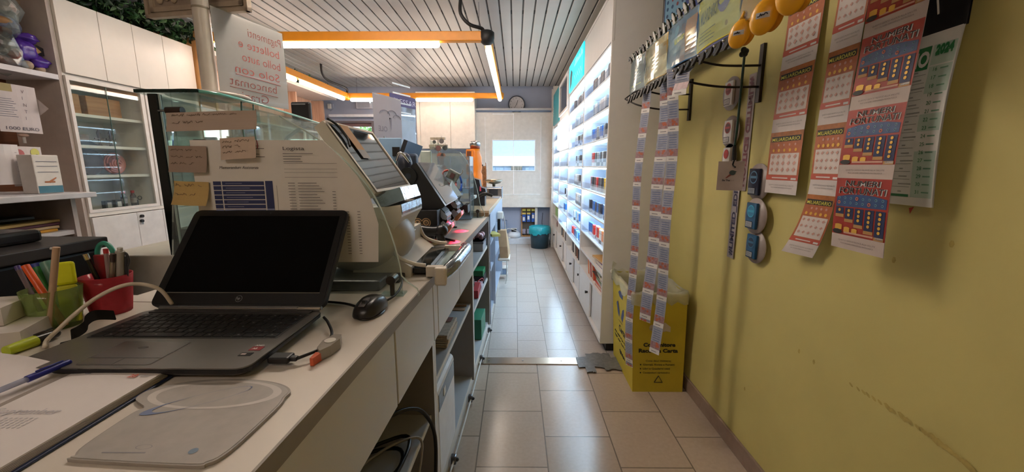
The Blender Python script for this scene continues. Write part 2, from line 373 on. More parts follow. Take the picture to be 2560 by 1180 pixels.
for k in range(420):
    a = R.random()*6.28; h = R.random(); c = Vector((-2.7+math.cos(a)*.34*math.sqrt(R.random()), 8+math.sin(a)*.3, 1.2+h*.9)); u = Vector((R.uniform(-1, 1), R.uniform(-1, 1), R.uniform(-1, 1))).normalized(); v = u.orthogonal().normalized()
    b.raw([c-u*.05, c+v*.02, c+u*.05, c-v*.02], [(0, 1, 2, 3)], R.choice((g1, g2)))
b.build('foliage', t)
# threshold strip and tape
b = MB(); b.box((-.24, 2.375, 0), (.655, 2.465, .006), M('#b9aa98', .22, .9, bump=.1), bev=.003)
for xx in (-.17, .05, .3, .52): b.cyl((xx, 2.42, .005), (xx, 2.42, .008), .006, steel, n=8)
solo('threshold_strip', 'brushed metal threshold strip across the aisle floor between two tilings', 'threshold strip', b)
b = MB(); tp = M('#6b6a68', .35, var=.2, scale=40, bump=.6)
for a, (x0, y0, x1, y1) in enumerate(((.40, 2.33, .70, 2.46), (.47, 2.36, .63, 2.52), (.44, 2.27, .50, 2.42), (.56, 2.3, .74, 2.37))):
    n = 9; up = [(x0+(x1-x0)*i/n, y1+R.uniform(-.012, .012), .008+a*.0006) for i in range(n+1)]; lo = [(x0+(x1-x0)*i/n, y0+R.uniform(-.012, .012), .008+a*.0006) for i in range(n, -1, -1)]
    b.poly(up+lo, (0, 0, .0012), tp)
solo('duct_tape_patch', 'crumpled grey duct tape patch over the right end of the threshold strip', 'tape', b)
# ================================================================ SUSPENDED LIGHT
om = M('#d98a1c', .4, var=.05); bl = M('#141416', .5)
def tube_mat(col, e): return M(col, .3, emit=e, var=0)
tw = tube_mat('#ffeedd', K_TUBE); 
t = thing('suspended_light', 'orange rectangular suspended frame with glowing white tubes', 'ceiling light', (-1.28, 4.55, 2.18))
LX0, LX1, LY0, LY1, LZ = -2.36, -.215, 3.25, 5.83, 2.215
b = MB(); b.box((LX0, LY0-.03, LZ-.035), (LX1, LY0+.03, LZ+.035), om, bev=.006); b.build('front_bar', t)
b = MB(); b.box((LX0, LY1-.03, LZ-.035), (LX1, LY1+.03, LZ+.035), om, bev=.006); b.build('rear_bar', t)
b = MB(); b.box((LX0-.03, LY0, LZ-.035), (LX0+.03, LY1, LZ+.035), om, bev=.006); b.build('side_bar', t)
b = MB(); b.box((LX1-.03, LY0, LZ-.035), (LX1+.03, LY1, LZ+.035), om, bev=.006); b.build('side_bar', t)
for x, y in ((LX0, LY0), (LX1, LY0), (LX0, LY1), (LX1, LY1)):
    b = MB(); b.lathe([(0, -.06), (.03, -.055), (.048, -.04), (.055, -.01), (.055, .03), (.04, .042), (0, .045)], (x, y, LZ), bl if y == LY0 else om, n=18); b.build('corner_cap', t)
zt = LZ-.055
def tube_l(p, q):
    b = MB(); p = Vector(p); q = Vector(q); d = (q-p).normalized()
    b.cyl(p+d*.02, q-d*.02, .024, tw, n=14); b.ball(p+d*.02, .024, tw, n=10); b.ball(q-d*.02, .024, tw, n=10); b.build('light_tube', t)
xa = az(1092, 100, zt).x; tube_l((xa-1.22, LY0-.01, zt), (xa, LY0-.01, zt)); tube_l((LX0+.06, LY0, zt), (xa-1.3, LY0, zt))
xb = az(1180, 246, zt).x; xc = az(1035, 246, zt).x; tube_l((xc, LY1-.02, zt), (xb, LY1-.02, zt)); tube_l((LX0+.06, LY1-.02, zt), (xc-.2, LY1-.02, zt))
tube_l((LX1, LY0+.12, zt), (LX1, 4.62, zt)); tube_l((LX1, 4.66, zt), (LX1, LY1-.0, zt)); tube_l((LX0, LY0+.12, zt), (LX0, 4.50, zt)); tube_l((LX0, 4.60, zt), (LX0, LY1-.1, zt))
b = MB(); b.tube([(LX1-.19, LY0-.05, ZC), (LX1-.19, LY0-.06, 2.36), (LX1-.13, LY0-.05, 2.29), (LX1-.04, LY0, 2.275), (LX1-.03, LY0, 2.25)], .013, bl); b.build('power_cable', t)
b = MB(); b.tube([(LX0+.02, LY1-.75, ZC), (LX0-.04, LY1-.6, 2.38), (LX0-.06, LY1-.4, 2.34), (LX0+.04, LY1-.1, 2.3), (LX0, LY1, 2.24)], .014, bl); b.build('power_cable', t)
for x, y in ((LX1-.06, LY0), (LX1-.06, LY1), (LX0+.15, LY1), (LX0+.1, LY0)):
    b = MB(); b.cyl((x, y, LZ), (x, y, ZC+.004), .0015, dgrey, n=5); b.build('suspension_wire', t)
# unseen twin tube fittings, added to brighten the near end of the room
for y, lab, kk in ((1.95, 'added unseen twin tube ceiling light over the glass showcase', 1), (-1.1, 'added unseen dimmer twin tube fill light over the near end of the counter', .38)):
    rm = tube_mat('#fff0e2', K_FILL*kk)
    t = thing('added_ceiling_light', lab, 'ceiling light', (-.8, y, 2.40))
    b = MB(); b.box((-1.5, y-.08, 2.43), (-.1, y+.08, 2.459), white, bev=.005); b.build('housing', t)
    for yy in (y-.05, y+.05):
        b = MB(); b.cyl((-1.45, yy, 2.405), (-.15, yy, 2.405), .016, rm); b.build('light_tube', t)
# ================================================================ CLOCK
c = ay(1291.5, 261, YB-.03); rr = .133
t = thing('wall_clock', 'round white wall clock with grey rim resting on the ledge', 'clock', (c.x, YB-.05, c.z-rr))
b = MB(); b.lathe([(0, 0), (rr, 0), (rr, .035), (rr-.005, .045), (rr-.016, .045), (rr-.018, .034)], (c.x, YB-.005, c.z), M('#4b4f5a', .3), n=40, ax=(0, -1, 0)); b.build('rim', t)
yf = YB-.005-.035
b = MB(); b.disc((c.x, yf, c.z), rr-.016, (0, -1, 0), M('#c9c4c6', .5), n=40)
for k in range(12):
    a = math.pi/2-k*math.pi/6; s_ = str(k or 12); hh = .016
    b.text(s_, (c.x+math.cos(a)*.094-.007*len(s_), yf-.0008, c.z+math.sin(a)*.094-hh/2), (1, 0, 0), (0, 0, 1), hh, ink, bold=.02)
b.build('dial', t)
for nm, a, l, wd in (('hour_hand', math.radians(72), .066, .007), ('minute_hand', math.radians(238), .09, .005)):
    b = MB(); d = Vector((math.cos(a), 0, math.sin(a))); p = Vector((-d.z, 0, d.x)); o = Vector((c.x, yf-.003, c.z))
    b.poly([o-p*wd/2-d*.012, o-p*wd/2+d*l, o+p*wd/2+d*l, o+p*wd/2-d*.012], (0, -.0012, 0), ink); b.build(nm, t)
# back wall bits
q = ay(826, 266, YB); t = thing('alarm_sensor', 'small white alarm sensor high on the blue back wall', 'sensor', (q.x, YB, q.z-.05))
b = MB(); b.poly([(q.x+math.cos(a)*.06, YB, q.z+math.sin(a)*.07) for a in [k*1.047+.52 for k in range(6)]], (0, -.03, 0), M('#9aa0b2', .4)); b.box((q.x-.03, YB-.045, q.z-.04), (q.x+.03, YB-.028, q.z+.035), white, bev=.008); b.build('housing', t)
q = ay(912, 262, YB); t = thing('emergency_lamp', 'flat white emergency lamp box above the back window', 'lamp', (q.x, YB, q.z-.07))
b = MB(); b.box((q.x-.13, YB-.04, q.z-.065), (q.x+.13, YB, q.z+.065), M('#c4c7d2', .4), bev=.01); b.build('housing', t)
b = MB(); b.box((q.x-.1, YB-.046, q.z-.045), (q.x+.09, YB-.04, q.z+.045), M('#aeb2bf', .2)); b.ball((q.x+.1, YB-.042, q.z+.03), .006, M('#e8ffe8', emit=4, var=0)); b.build('lens', t)
# ================================================================ LIT DISPLAY CABINETS (right side)
cab = M('#dcdad8', .4, var=.02); cabi = M('#eef2f4', .45, var=.02); led = M('#cbeaff', .3, emit=K_LED, var=0)
ZS = [.70+.183*k for k in range(8)]    # 0..7 : shelf heights, top of the lit part = ZS[7]
cols = [(2.555, 3.49, 0, 7), (3.49, 4.43, -1, 7), (4.43, 5.33, -1, 4), (5.33, 6.12, 0, 6)]
names = ['nearest', 'second', 'third', 'farthest']
X0, X1, XB = .575, .965, .80
def zs(k): return .70+.183*k
def pack_mb(main, band):
    b = MB(); b.box((-.012, -.0295, 0), (.012, .0295, .102), main, bev=.002, seg=1)
    b.box((-.0124, -.0299, .002), (.0124, .0299, .028), band); b.box((-.0123, -.0298, .075), (.0123, .0298, .0765), M('#3a3a40'))
    return b
PC = dict(white=('#e4e2e0', '#2a2a2c'), grey=('#9aa2ac', '#2a2c30'), dark=('#3a3438', '#c9c8c6'), blue=('#2f6fc4', '#e8e8e8'), red=('#c8322c', '#e6e2de'),
          brown=('#6a4a3c', '#d8d2ca'), orange=('#e8822c', '#efe7da'), yellow=('#f0c822', '#efe9cc'), lightblue=('#7fb6dc', '#e8eef2'), silver=('#c4cad2', '#5a6068'))
PROTO = {}
def pack(cn, loc, label, group, rz=0):
    if cn not in PROTO:
        o = pack_mb(M(PC[cn][0], .35), M(PC[cn][1], .5)).build('cigarette_pack', origin=(0, 0, 0)); PROTO[cn] = o
        tag(o, label, 'cigarette pack', group)
        o.location = loc; o.rotation_euler = (0, 0, rz); return o
    return dup(PROTO[cn], loc, label, rz=rz, group=group)
FILL = {  # (column,row): list of pack colours, far to near
 (0, 6): 'brown dark white brown dark white grey dark', (0, 5): 'grey silver grey silver grey silver grey silver grey', (0, 4): 'blue blue grey grey blue grey dark grey grey',
 (0, 3): 'grey red dark grey dark grey dark grey dark', (0, 2): 'red dark dark red dark dark dark yellow yellow', (0, 1): 'dark dark blue dark blue dark blue grey',
 (0, 0): 'blue blue blue red white red orange white orange yellow yellow',
 (1, 6): 'dark grey brown dark grey dark white', (1, 5): 'grey silver grey silver grey grey', (1, 4): 'grey silver dark grey dark grey', (1, 3): 'dark grey dark dark grey dark',
 (1, 2): 'silver grey silver dark silver grey', (1, 1): 'silver white silver grey white', (1, 0): 'silver lightblue silver blue lightblue blue', (1, -1): 'red red blue lightblue blue lightblue blue',
 (2, 3): 'grey silver grey silver', (2, 2): 'silver silver grey', (2, 1): 'dark silver brown red grey', (2, 0): 'blue blue lightblue blue lightblue', (2, -1): 'silver lightblue silver',
 (3, 5): 'dark grey dark grey', (3, 4): 'grey silver grey', (3, 3): 'grey dark grey', (3, 2): 'silver grey dark', (3, 1): 'grey dark grey', (3, 0): 'dark grey silver'}
ordn = ['lowest', 'second', 'third', 'fourth', 'fifth', 'sixth', 'seventh', 'topmost']
for ci, (y0, y1, r0, r1) in enumerate(cols):
    t = thing('display_cabinet', ['lit cigarette display cabinet nearest the camera, with books on its lower shelves', 'lit cigarette display cabinet with a turquoise poster, second from the camera',
        'lit cigarette display cabinet with the dark framed pane, third from the camera', 'lit cigarette display cabinet farthest from the camera, below the plain teal poster'][ci], 'display cabinet', (.77, (y0+y1)/2, 0), group='display cabinets along the aisle')
    ztop = 2.28
    b = MB(); b.box((X0, y0, .06), (X1, y0+.02, ztop), cab, bev=.004)
    b.build('side_panel', t)
    b = MB(); b.box((X0+.0005, y1-.012, .06), (X1, y1-.0002, ztop-.022), cab); b.build('side_panel', t)
    b = MB(); b.box((XB, y0+.02, zs(r0)-.02), (XB+.015, y1-.012, ztop-.02), cabi); b.build('back_panel', t)
    b = MB(); b.box((X1-.015, y0+.02, .06), (X1, y1-.012, zs(r0)-.02), white); b.build('lower_back', t)
    b = MB(); b.box((X0-.003, y0-.003, ztop-.02), (X1, y1, ztop+.001), cab); b.box((X0-.0015, y0-.0015, zs(r1)+.005), (X0+.018, y1, ztop-.0205), cab, bev=.003); b.build('fascia', t)
    b = MB(); b.box((X0+.05, y0+.03, 0), (X1-.02, y1-.01, .06), black); b.build('plinth', t)
    for k in range(r0, r1+1):
        b = MB(); b.box((X0+.002, y0+.02, zs(k)-.012), (XB, y1-.012, zs(k)), cabi, bev=.002, seg=1); b.build('shelf', t)
    for k in range(r0+1, r1+1):
        b = MB(); b.box((X0+.02, y0+.025, zs(k)-.022), (X0+.05, y1-.02, zs(k)-.0125), led); b.build('light_strip', t)
    for k in range(r0, r1):
        b = MB(); b.box((X0+.004, y0+.03, zs(k)), (X0+.007, y1-.02, zs(k)+.05), GL('#f6f9ff', .05, .06))
        for yy in (y1-.06, y1-.12): b.box((X0+.01, yy, zs(k)), (XB-.01, yy+.003, zs(k)+.15), GL('#f6f9ff', .06, .06))
        b.build('clear_divider', t)
    z1 = zs(r0)-.012; zd = .385
    for zz in ([.545, zd] if ci == 0 else ([.37] if r0 < 0 else [.535, .37])):
        b = MB(); b.box((X0+.002, y0+.02, zz-.02), (X1-.015, y1-.012, zz), cab); b.build('open_shelf', t)
    zd = .365 if ci == 0 else .35
    ym = (y0+y1)/2
    for j, (a, c, xo) in enumerate(((y0+.022, ym-.01, .022), (ym-.03, y1-.014, .004))):
        b = MB(); b.box((X0+xo, a, .085), (X0+xo+.014, c, zd-.003), cab, bev=.002); d = b.build('sliding_door', t)
        if j == 1 or ci == 1:
            b = MB(); kx = X0+xo; b.cyl((kx, ym+.05 if j else y0+.1, .26), (kx-.022, ym+.05 if j else y0+.1, .26), .008, black, r2=.012, n=12); b.build('knob', d)
    b = MB(); b.box((X0, y0+.02, .06), (X0+.04, y1-.012, .083), cab); b.build('door_rail', t)
    for r in range(r0, r1):
        L = FILL.get((ci, r), '').split(); n = len(L)
        span = (y1-y0-.2)
        for j, cn in enumerate(L):
            y = y1-.16-span*(j+.5)/max(n, 8)*1.0 if ci > 0 else y1-.2-(span-.04)*(j+.5)/max(n, 9)
            if ci: y = y0+.06+span*(n-j-.5)/max(n, 7)
            lab = '%s cigarette pack on the %s lit shelf of the %s display cabinet' % (cn.replace('light', 'light '), ordn[r-r0] if r < r1-1 else 'topmost', names[ci])
            pack(cn, (X0+.045+R.uniform(-.006, .01), y, zs(r)), lab, '%s packs on the %s lit shelf, %s cabinet' % (cn.replace('light', 'light '), ordn[r-r0] if r < r1-1 else 'topmost', names[ci]), rz=R.uniform(-.12, .12))
# posters and framed pane on the cabinets
b = MB(); teal = M('#23c3cf', .3, emit=.55, var=.1, scale=3); b.box((.562, 3.52, 2.0), (.573, 4.40, 2.262), teal)
b.poly([(.5615, 4.33, 2.13), (.5615, 4.25, 2.2), (.5615, 4.16, 2.16), (.5615, 4.2, 2.06), (.5615, 4.31, 2.02)], (-.0006, 0, 0), M('#5a7f8a', .4))
for k in range(9): b.box((.561, 3.56+.055*k, 2.18), (.5615, 3.585+.055*k, 2.18+.02+.04*R.random()), M('#a8eaf0', .4, emit=.4))
for k in range(5): b.poly([(.561, 3.6+.09*k, 2.05), (.561, 3.66+.09*k, 2.1), (.561, 3.65+.09*k, 2.1), (.561, 3.59+.09*k, 2.05)], (-.0006, 0, 0), M('#a8eaf0', .4, emit=.4))
solo('poster', 'bright turquoise backlit poster over the second display cabinet', 'poster', b)
b = MB(); b.box((.558, 5.36, 1.83), (.573, 6.10, 2.26), M('#2f9aa6', .35, var=.1, scale=2)); 
for k in range(4): b.ball((.557, 6.05, 1.97+.035*k), .012, M('#d8f2f4'), sc=(.1, 1, 1))
solo('poster', 'plain teal poster over the farthest display cabinet', 'poster', b)
t = thing('framed_glass', 'dark glass pane in a white frame high on the third cabinet', 'glass pane', (.565, 4.88, 1.86))  # framed dark glass pane
b = MB()
for a, c in (((4.45, 1.86), (5.31, 1.89)), ((4.45, 2.21), (5.31, 2.245)), ((4.45, 1.89), (4.51, 2.21)), ((5.26, 1.89), (5.31, 2.21))): b.box((.553, a[0], a[1]), (.573, c[0], c[1]), cab, bev=.003)
b.build('frame', t)
b = MB(); b.box((.566, 4.5, 1.885), (.572, 5.27, 2.215), M('#3a4250', .1, var=.2, scale=3)); b.build('glass', t)
b = MB(); b.box((.545, 4.50, 1.45), (.573, 5.30, 1.78), M('#ffffff', .4, emit=3.2, var=0), bev=.004); solo('light_panel', 'glowing blank white backlit panel under the dark framed pane', 'light panel', b)
# books and papers on open shelves of the nearest cabinet
def slab(nm, label, cat, x0, y0, x1, y1, z0, z1, m, pm=None, rz=0, group=None):
    b = MB(); c = Vector(((x0+x1)/2, (y0+y1)/2, 0)); b.T = Matrix.Translation(c) @ Matrix.Rotation(rz, 4, 'Z') @ Matrix.Translation(-c)
    if pm and z1-z0 > .006:
        b.box((x0, y0, z0), (x1, y1, z0+.0018), m); b.box((x0, y0, z1-.0018), (x1, y1, z1), m); b.box((x0+.003, y0+.003, z0+.0018), (x1-.002, y1-.003, z1-.0018), pm); b.box((x1-.002, y0, z0), (x1, y1, z1), m)
    else: b.box((x0, y0, z0), (x1, y1, z1), m, bev=.001, seg=1)
    return solo(nm, label, cat, b, group)
pg = M('#cfc6b8', .7, var=.08, scale=90)
slab('envelope', 'tan paper folder lying on the upper open shelf above purple book', 'folder', .60, 2.62, .84, 2.98, .575, .587, M('#c79a5c', .7), pg, .1)
slab('book', 'purple book under the tan folder on the upper open shelf', 'book', .60, 2.60, .80, 2.88, .546, .574, M('#5b468c', .5), pg, .03)
sp = [('red', '#c8402c', .386, .41, .02), ('grey', '#8f8a84', .411, .43, -.05), ('green', '#2f8f3c', .431, .456, .0), ('dark brown', '#4a3a34', .457, .463, .04), ('cream', '#d8cbb6', .464, .476, -.08), ('salmon', '#c9685a', .477, .488, .05), ('dark green', '#1f5f48', .489, .503, -.03)]
for i, (nm, c_, z0, z1, rz) in enumerate(sp): slab('book', '%s book in the pile on the lower open shelf of the nearest cabinet' % nm, 'book', .595+.006*(i % 3), 2.62+.012*i, .80, 2.88+.03*(i % 4), z0, z1, M(c_, .5), pg, rz)
for i, (c_, nm) in enumerate((('#d85a3c', 'orange'), ('#c4b49a', 'beige'), ('#b84a50', 'dusky red'), ('#d8ccb8', 'cream'), ('#dd7a48', 'light orange'))):
    b = MB(); y = 2.96+.05*i; b.hexa([(.60, y, .386), (.78, y, .386), (.78, y+.02, .386), (.60, y+.02, .386), (.60, y+.05, .51), (.78, y+.05, .51), (.78, y+.07, .51), (.60, y+.07, .51)], M(c_, .6)); solo('booklet', '%s leaning booklet at the far end of the lower open shelf' % nm, 'booklet', b)
for i in range(7):
    c_, nm = [('#e2ddd4', 'white'), ('#3a3436', 'black'), ('#8a5a44', 'brown'), ('#5f5048', 'dark taupe'), ('#d8d2c8', 'pale'), ('#2c3038', 'charcoal'), ('#b8b0a8', 'grey')][i]
    b = MB(); y = 3.6+.09*i; b.hexa([(.60, y, .37), (.76, y, .37), (.76, y+.035, .37), (.60, y+.035, .37), (.60, y+.03, .48), (.76, y+.03, .48), (.76, y+.065, .48), (.60, y+.065, .48)], M(c_, .6)); solo('booklet', '%s upright booklet on the open shelf of the second display cabinet' % nm, 'booklet', b)
for i in range(5):
    c_, nm = [('#c8c0b4', 'beige'), ('#4a4448', 'dark grey'), ('#dcd8d0', 'white'), ('#8f7b66', 'tan'), ('#55606a', 'slate')][i]
    b = MB(); y = 4.56+.13*i; b.box((.60, y, .37), (.74, y+.05, .47), M(c_, .6), bev=.003); solo('carton', '%s small carton on the open shelf of the third display cabinet' % nm, 'box', b)
b = MB(); b.box((.60, 5.45, .536), (.76, 5.95, .655), M('#8fb46a', .5), bev=.004); solo('carton', 'pale green carton on the farthest cabinet open shelf', 'box', b)
for i in range(3):
    b = MB(); b.lathe([(0, 0), (.035, 0), (.04, .05), (.03, .09), (.012, .1), (.012, .12), (0, .12)], (.65, 5.5+.17*i, .371), M(('#6a2f34', '#d8d2cc', '#7a4a48')[i], .4)); solo('jar', ('dark red', 'white', 'maroon')[i]+' jar on the lowest open shelf of the farthest cabinet', 'jar', b)
# narrow shelving at the end of the aisle
t = thing('narrow_shelving', 'narrow grey open shelving between the lit cabinets and the back wall', 'shelving', (.75, 6.27, 0))
b = MB(); b.box((.555, 6.125, .0), (.96, 6.145, 2.40), white); b.box((.555, 6.37, 0), (.96, 6.39, 2.40), white); b.build('side_panel', t)
for z in (.72, .93, 1.12, 1.32, 1.52, 1.75, 2.05):
    b = MB(); b.box((.56, 6.145, z-.015), (.95, 6.37, z), white); b.build('shelf', t)
b = MB(); b.box((.555, 6.145, .08), (.57, 6.37, .70), white); b.build('door', t)
b = MB(); b.box((.94, 6.145, .08), (.955, 6.37, 2.4), M('#aab0bc', .5)); b.build('back_panel', t)
for z, L in ((1.32, (('#d8882c', 'orange'), ('#8a2f2c', 'dark red'), ('#e0b03c', 'yellow'))), (1.12, (('#6a4a38', 'brown'), ('#c87a3c', 'amber'))), (.93, (('#9c2f34', 'red'), ('#e0ddd8', 'white'), ('#3a3840', 'black'))), (.72, (('#b03a3c', 'crimson'), ('#d8d8da', 'pale grey')))):
    for i, (c_, nm) in enumerate(L):
        b = MB(); b.box((.575, 6.16+.068*i, z), (.66, 6.215+.068*i, z+.11+.02*(i % 2)), M(c_, .5), bev=.003); b.box((.574, 6.165+.068*i, z+.03), (.5752, 6.21+.068*i, z+.07), offw); solo('carton', '%s small carton on the narrow end shelving, shelf at %s height' % (nm, {1.32: 'head', 1.12: 'chest', .93: 'waist', .72: 'hip'}[z]), 'box', b)
# ================================================================ RIGHT WALL DISPLAYS
DN = Vector((0, -1, 0)); UP = Vector((0, 0, 1))
c_or = M('#b5683f', .45, var=.12, scale=60); c_br = M('#a8662c', .45, var=.2, scale=60); c_rd = M('#c05a48', .45); c_cr = M('#d9cfc8', .5); c_pk = M('#c99a8c', .5); c_dk = M('#2a2620', .5)
c_gold = M('#e0b048', .4, .2); c_yl = M('#e6e05a', .4); c_red = M('#a03222', .42, var=.12, scale=40); c_blu = M('#35507e', .42, var=.1, scale=40); c_navy = M('#232e52', .5); c_ft = M('#bfb1a8', .6); c_wh = M('#dedcd8', .5)
def t_mil(s, b, v0, h):
    w = s.w
    def r(u0, a, u1, c, m, l): s.rect(b, u0*w, v0+a*h, u1*w, v0+c*h, m, l*1.8, 4, 6)
    r(0, .22, 1, 1, c_or, .0004); r(0, 0, 1, .22, M('#d2cac6', .5), .0004); r(0, .84, 1, 1, c_br, .0006); r(.05, .845, .95, .93, c_dk, .0008)
    s.text(b, 'MILIARDARIO', .08*w, v0+.855*h, .055*h, c_yl, width=.84*w, bold=.004, l=.0022)
    for k in range(4): s.disc(b, (.3+.17*k)*w, v0+.79*h, .02*h, c_pk, .0016)
    for k in range(5): s.disc(b, (.16+.17*k)*w, v0+.705*h, .026*h, c_gold, .0016)
    r(.07, .31, .95, .655, c_cr, .0006); r(0, .225, 1, .30, c_rd, .0006); r(.8, .235, .95, .265, c_wh, .0009)
    for j in range(3):
        for k in range(5):
            u = (.16+.17*k)*w; v = v0+(.60-.105*j)*h; q = .045*w
            b.raw([s.P(u-q, v, .0020), s.P(u, v-q, .0020), s.P(u+q*1.3, v+q*.2, .0020), s.P(u+q*.3, v+q*1.1, .0020)], [(0, 1, 2, 3)], c_pk)
    r(.2, .25, .7, .268, c_cr, .0009)
    s.text(b, 'QUESTO GIOCO NUOCE ALLA SALUTE', .12*w, v0+.13*h, .02*h, M('#7a706c'), width=.78*w); s.text(b, 'PUO CAUSARE DIPENDENZA PATOLOGICA', .2*w, v0+.09*h, .018*h, M('#7a706c'), width=.66*w)
def t_num(s, b, v0, h):
    w = s.w
    def r(u0, a, u1, c, m, l): s.rect(b, u0*w, v0+a*h, u1*w, v0+c*h, m, l*1.8, 4, 6)
    r(0, .2, 1, 1, c_red, .0004); r(0, 0, 1, .2, c_ft, .0004)
    for tx, a, y, hh, wd in (('NUMERI', .2, .895, .075, .62), ('FORTUNATI', .09, .79, .085, .84)):
        s.text(b, tx, (a-.015)*w, v0+y*h, hh*h, c_wh, width=(wd+.03)*w, bold=.03, l=.0016, shear=.1); s.text(b, tx, a*w, v0+(y+.003)*h, hh*h, M('#15151c'), width=wd*w, bold=0, l=.0024, shear=.1)
    P0 = [(.04, .60), (.97, .62), (.97, .745), (.75, .775), (.5, .785), (.25, .77), (.05, .735)]
    b.raw([s.P(u*w, v0+v*h, .0012) for u, v in P0], [tuple(range(7))], c_blu)
    for j in range(2):
        for k in range(8):
            m = M('#c8705a') if (k+3*j) % 5 == 3 else M('#6fa0b8')
            s.disc(b, (.1+.115*k)*w, v0+(.725-.065*j)*h, .018*h if (k+3*j) % 5 != 3 else .026*h, m, .0018)
            s.disc(b, (.1+.115*k)*w, v0+(.725-.065*j)*h, .010*h, c_navy, .0022)
    for k in range(5):
        a = .05+.19*k; L = .09+.062*k
        r(a, .575-L, a+.16, .59, c_navy, .0008); r(a, .555-L-.015, a+.17, .585-L, M('#b88a50'), .001)
        for q in range(k+1): s.disc(b, (a+.08)*w, v0+(.552-.064*q*.95)*h, .022*h, c_gold, .0024)
    for u, v, q in ((.13, .33, .075), (.3, .3, .06), (.45, .29, .055)):
        for k in range(3): s.disc(b, u*w, v0+(v-.022*k)*h, q*w, c_gold, .0016+.0001*k, r2=.02*h)
    s.disc(b, .12*w, v0+.24*h, .1*w, c_dk, .0024, r2=.035*h); r(.25, .225, .8, .25, M('#cfa08a'), .001); r(.84, .215, .97, .245, c_wh, .001)
    s.text(b, 'QUESTO GIOCO NUOCE ALLA SALUTE', .15*w, v0+.11*h, .022*h, M('#6e625c'), width=.7*w); s.text(b, 'PUO CAUSARE DIPENDENZA PATOLOGICA', .2*w, v0+.07*h, .02*h, M('#6e625c'), width=.62*w)
def strip(name, label, X, pl, pr, ytop, ztb, kind, bend=None, tw=None, group='ticket strips on the yellow wall'):
    """pl, pr: pixel of the left and right edge; ztb: heights of the ticket limits from the top down"""
    yl = ax(pl[0], pl[1], X).y; yr = ax(pr[0], pr[1], X).y; w = yl-yr
    s = Sheet((X, yl, ztb[-1]), DN, UP, w, ztb[0]-ztb[-1], bend, tw)
    t = thing(name, label, 'lottery tickets', (X, (yl+yr)/2, ztb[-1]), group=group)
    for i in range(len(ztb)-1):
        v0 = ztb[i+1]-ztb[-1]; h = ztb[i]-ztb[i+1]; b = MB()
        vs = []; nu, nv = 4, 8
        for sgn, l in ((1, 0), (-1, -.0005)):
            vs = [s.P(w*a/nu, v0+h*c/nv, l) for c in range(nv+1) for a in range(nu+1)]
            f = [(c*(nu+1)+a, c*(nu+1)+a+1, (c+1)*(nu+1)+a+1, (c+1)*(nu+1)+a)[::sgn] for c in range(nv) for a in range(nu)]
            b.raw(vs, f, paper)
        (t_mil if kind == 'm' else t_num)(s, b, v0, h); b.build('ticket', t)
    return t
Xw = XR-.006
za = lambda px, py, X=Xw: ax(px, py, X).z
z1 = [za(2000, 4), za(1992, 168), za(1970, 330), za(1950, 483)]; p_ = z1[1]-z1[2]; z1[0] = z1[1]+p_
strip('ticket_strip', 'orange scratch ticket strip nearest the round pack holders', Xw-.01, (1945, 250), (2028, 250), 0, [z1[1]+2*p_]+z1, 'm', lambda u, v: .006*math.sin(6*v)+.012*(1-v)**4)
z2 = [za(2098, 112), za(2085, 312), za(2065, 487)]; p2 = z2[1]-z2[2]
strip('ticket_strip', 'faded orange scratch ticket strip between the plain orange one and the red one', Xw-.02, (2060, 250), (2136, 235), 0, [z2[0]+p2*2, z2[0]+p2*1, z2[1]+p2, z2[1], z2[2], z2[2]-p2*.95], 'm', lambda u, v: .01*math.sin(5*v),
      tw=lambda q, u, v: q+Vector((-.12*max(0, .26-v)**2*3*(1-u), 1.3*max(0, .24-v)**2, 0)))
XN = .885; z3 = [za(2215, 75, XN), za(2185, 268, XN), za(2170, 447, XN), za(2160, 634, XN)]; 
z3[1] = (z3[0]+z3[2])/2*.0+z3[1]; pn = (z3[0]-z3[3])/3
strip('ticket_strip', 'wide red scratch ticket strip hanging beside the paper calendar', XN, (2118, 330), (2265, 300), 0, [z3[0]+2*pn, z3[0]+pn]+z3, 'n', lambda u, v: .008*math.sin(7*v))
# calendar
Xc = .945
yl = ax(2180, 330, Xc).y; yr = ax(2378, 300, Xc).y; zb = ax(2342, 520, Xc).z; zt_ = ax(2418, 60, Xc).z; w_ = yl-yr
t = thing('wall_calendar', 'tall green and white paper wall calendar with dark picture header', 'calendar', (XR, (yl+yr)/2, zb))
s = Sheet((Xc, yl, zb), DN, UP, w_, zt_-zb, lambda u, v: .012*math.sin(3*v)+.008*u)
b = MB(); s.base(b, M('#dadad6', .65), th=.004); hh = s.h
g = M('#2c7a45', .5); s.rect(b, 0, hh*.80, w_*.70, hh*.93, g, .0008); s.text(b, 'MAGGIO', .01, hh*.82, hh*.085, c_wh, width=w_*.65, bold=.04, l=.0016); s.text(b, '2024', w_*.76, hh*.87, hh*.05, g, width=w_*.2, bold=.04)
s.rect(b, w_*.72, 0.02, w_*.985, hh*.93, M('#b4c8bc', .6), .0004)
s.text(b, '2024', w_*.76, hh*.88, hh*.045, g, width=w_*.2, bold=.04, l=.0016)
for k in range(16):
    v = hh*(.77-.047*k); s.rect(b, w_*.05, v, w_*.70, v+.0012, M('#8a9088'), .0008); s.text(b, str(k+1), w_*.36, v+.004, hh*.028, ink, l=.001, bold=.03)
    s.text(b, str(k+16), w_*.78, v+.004, hh*.022, g, l=.001); s.rect(b, w_*.55, v+.006, w_*(.60+.06*(k % 3)), v+.009, M('#9a9a96'), .001); s.rect(b, w_*.86, v+.006, w_*.95, v+.009, M('#6f9a80'), .001)
s.rect(b, 0, .02, w_*.7, .026, g, .0009); b.build('page', t)
s2 = Sheet((Xc, yl, zt_), DN, UP, w_, .30, lambda u, v: .004); b = MB(); s2.base(b, M('#16161a', .3, var=.5, scale=9), th=.004); b.build('picture_header', t)
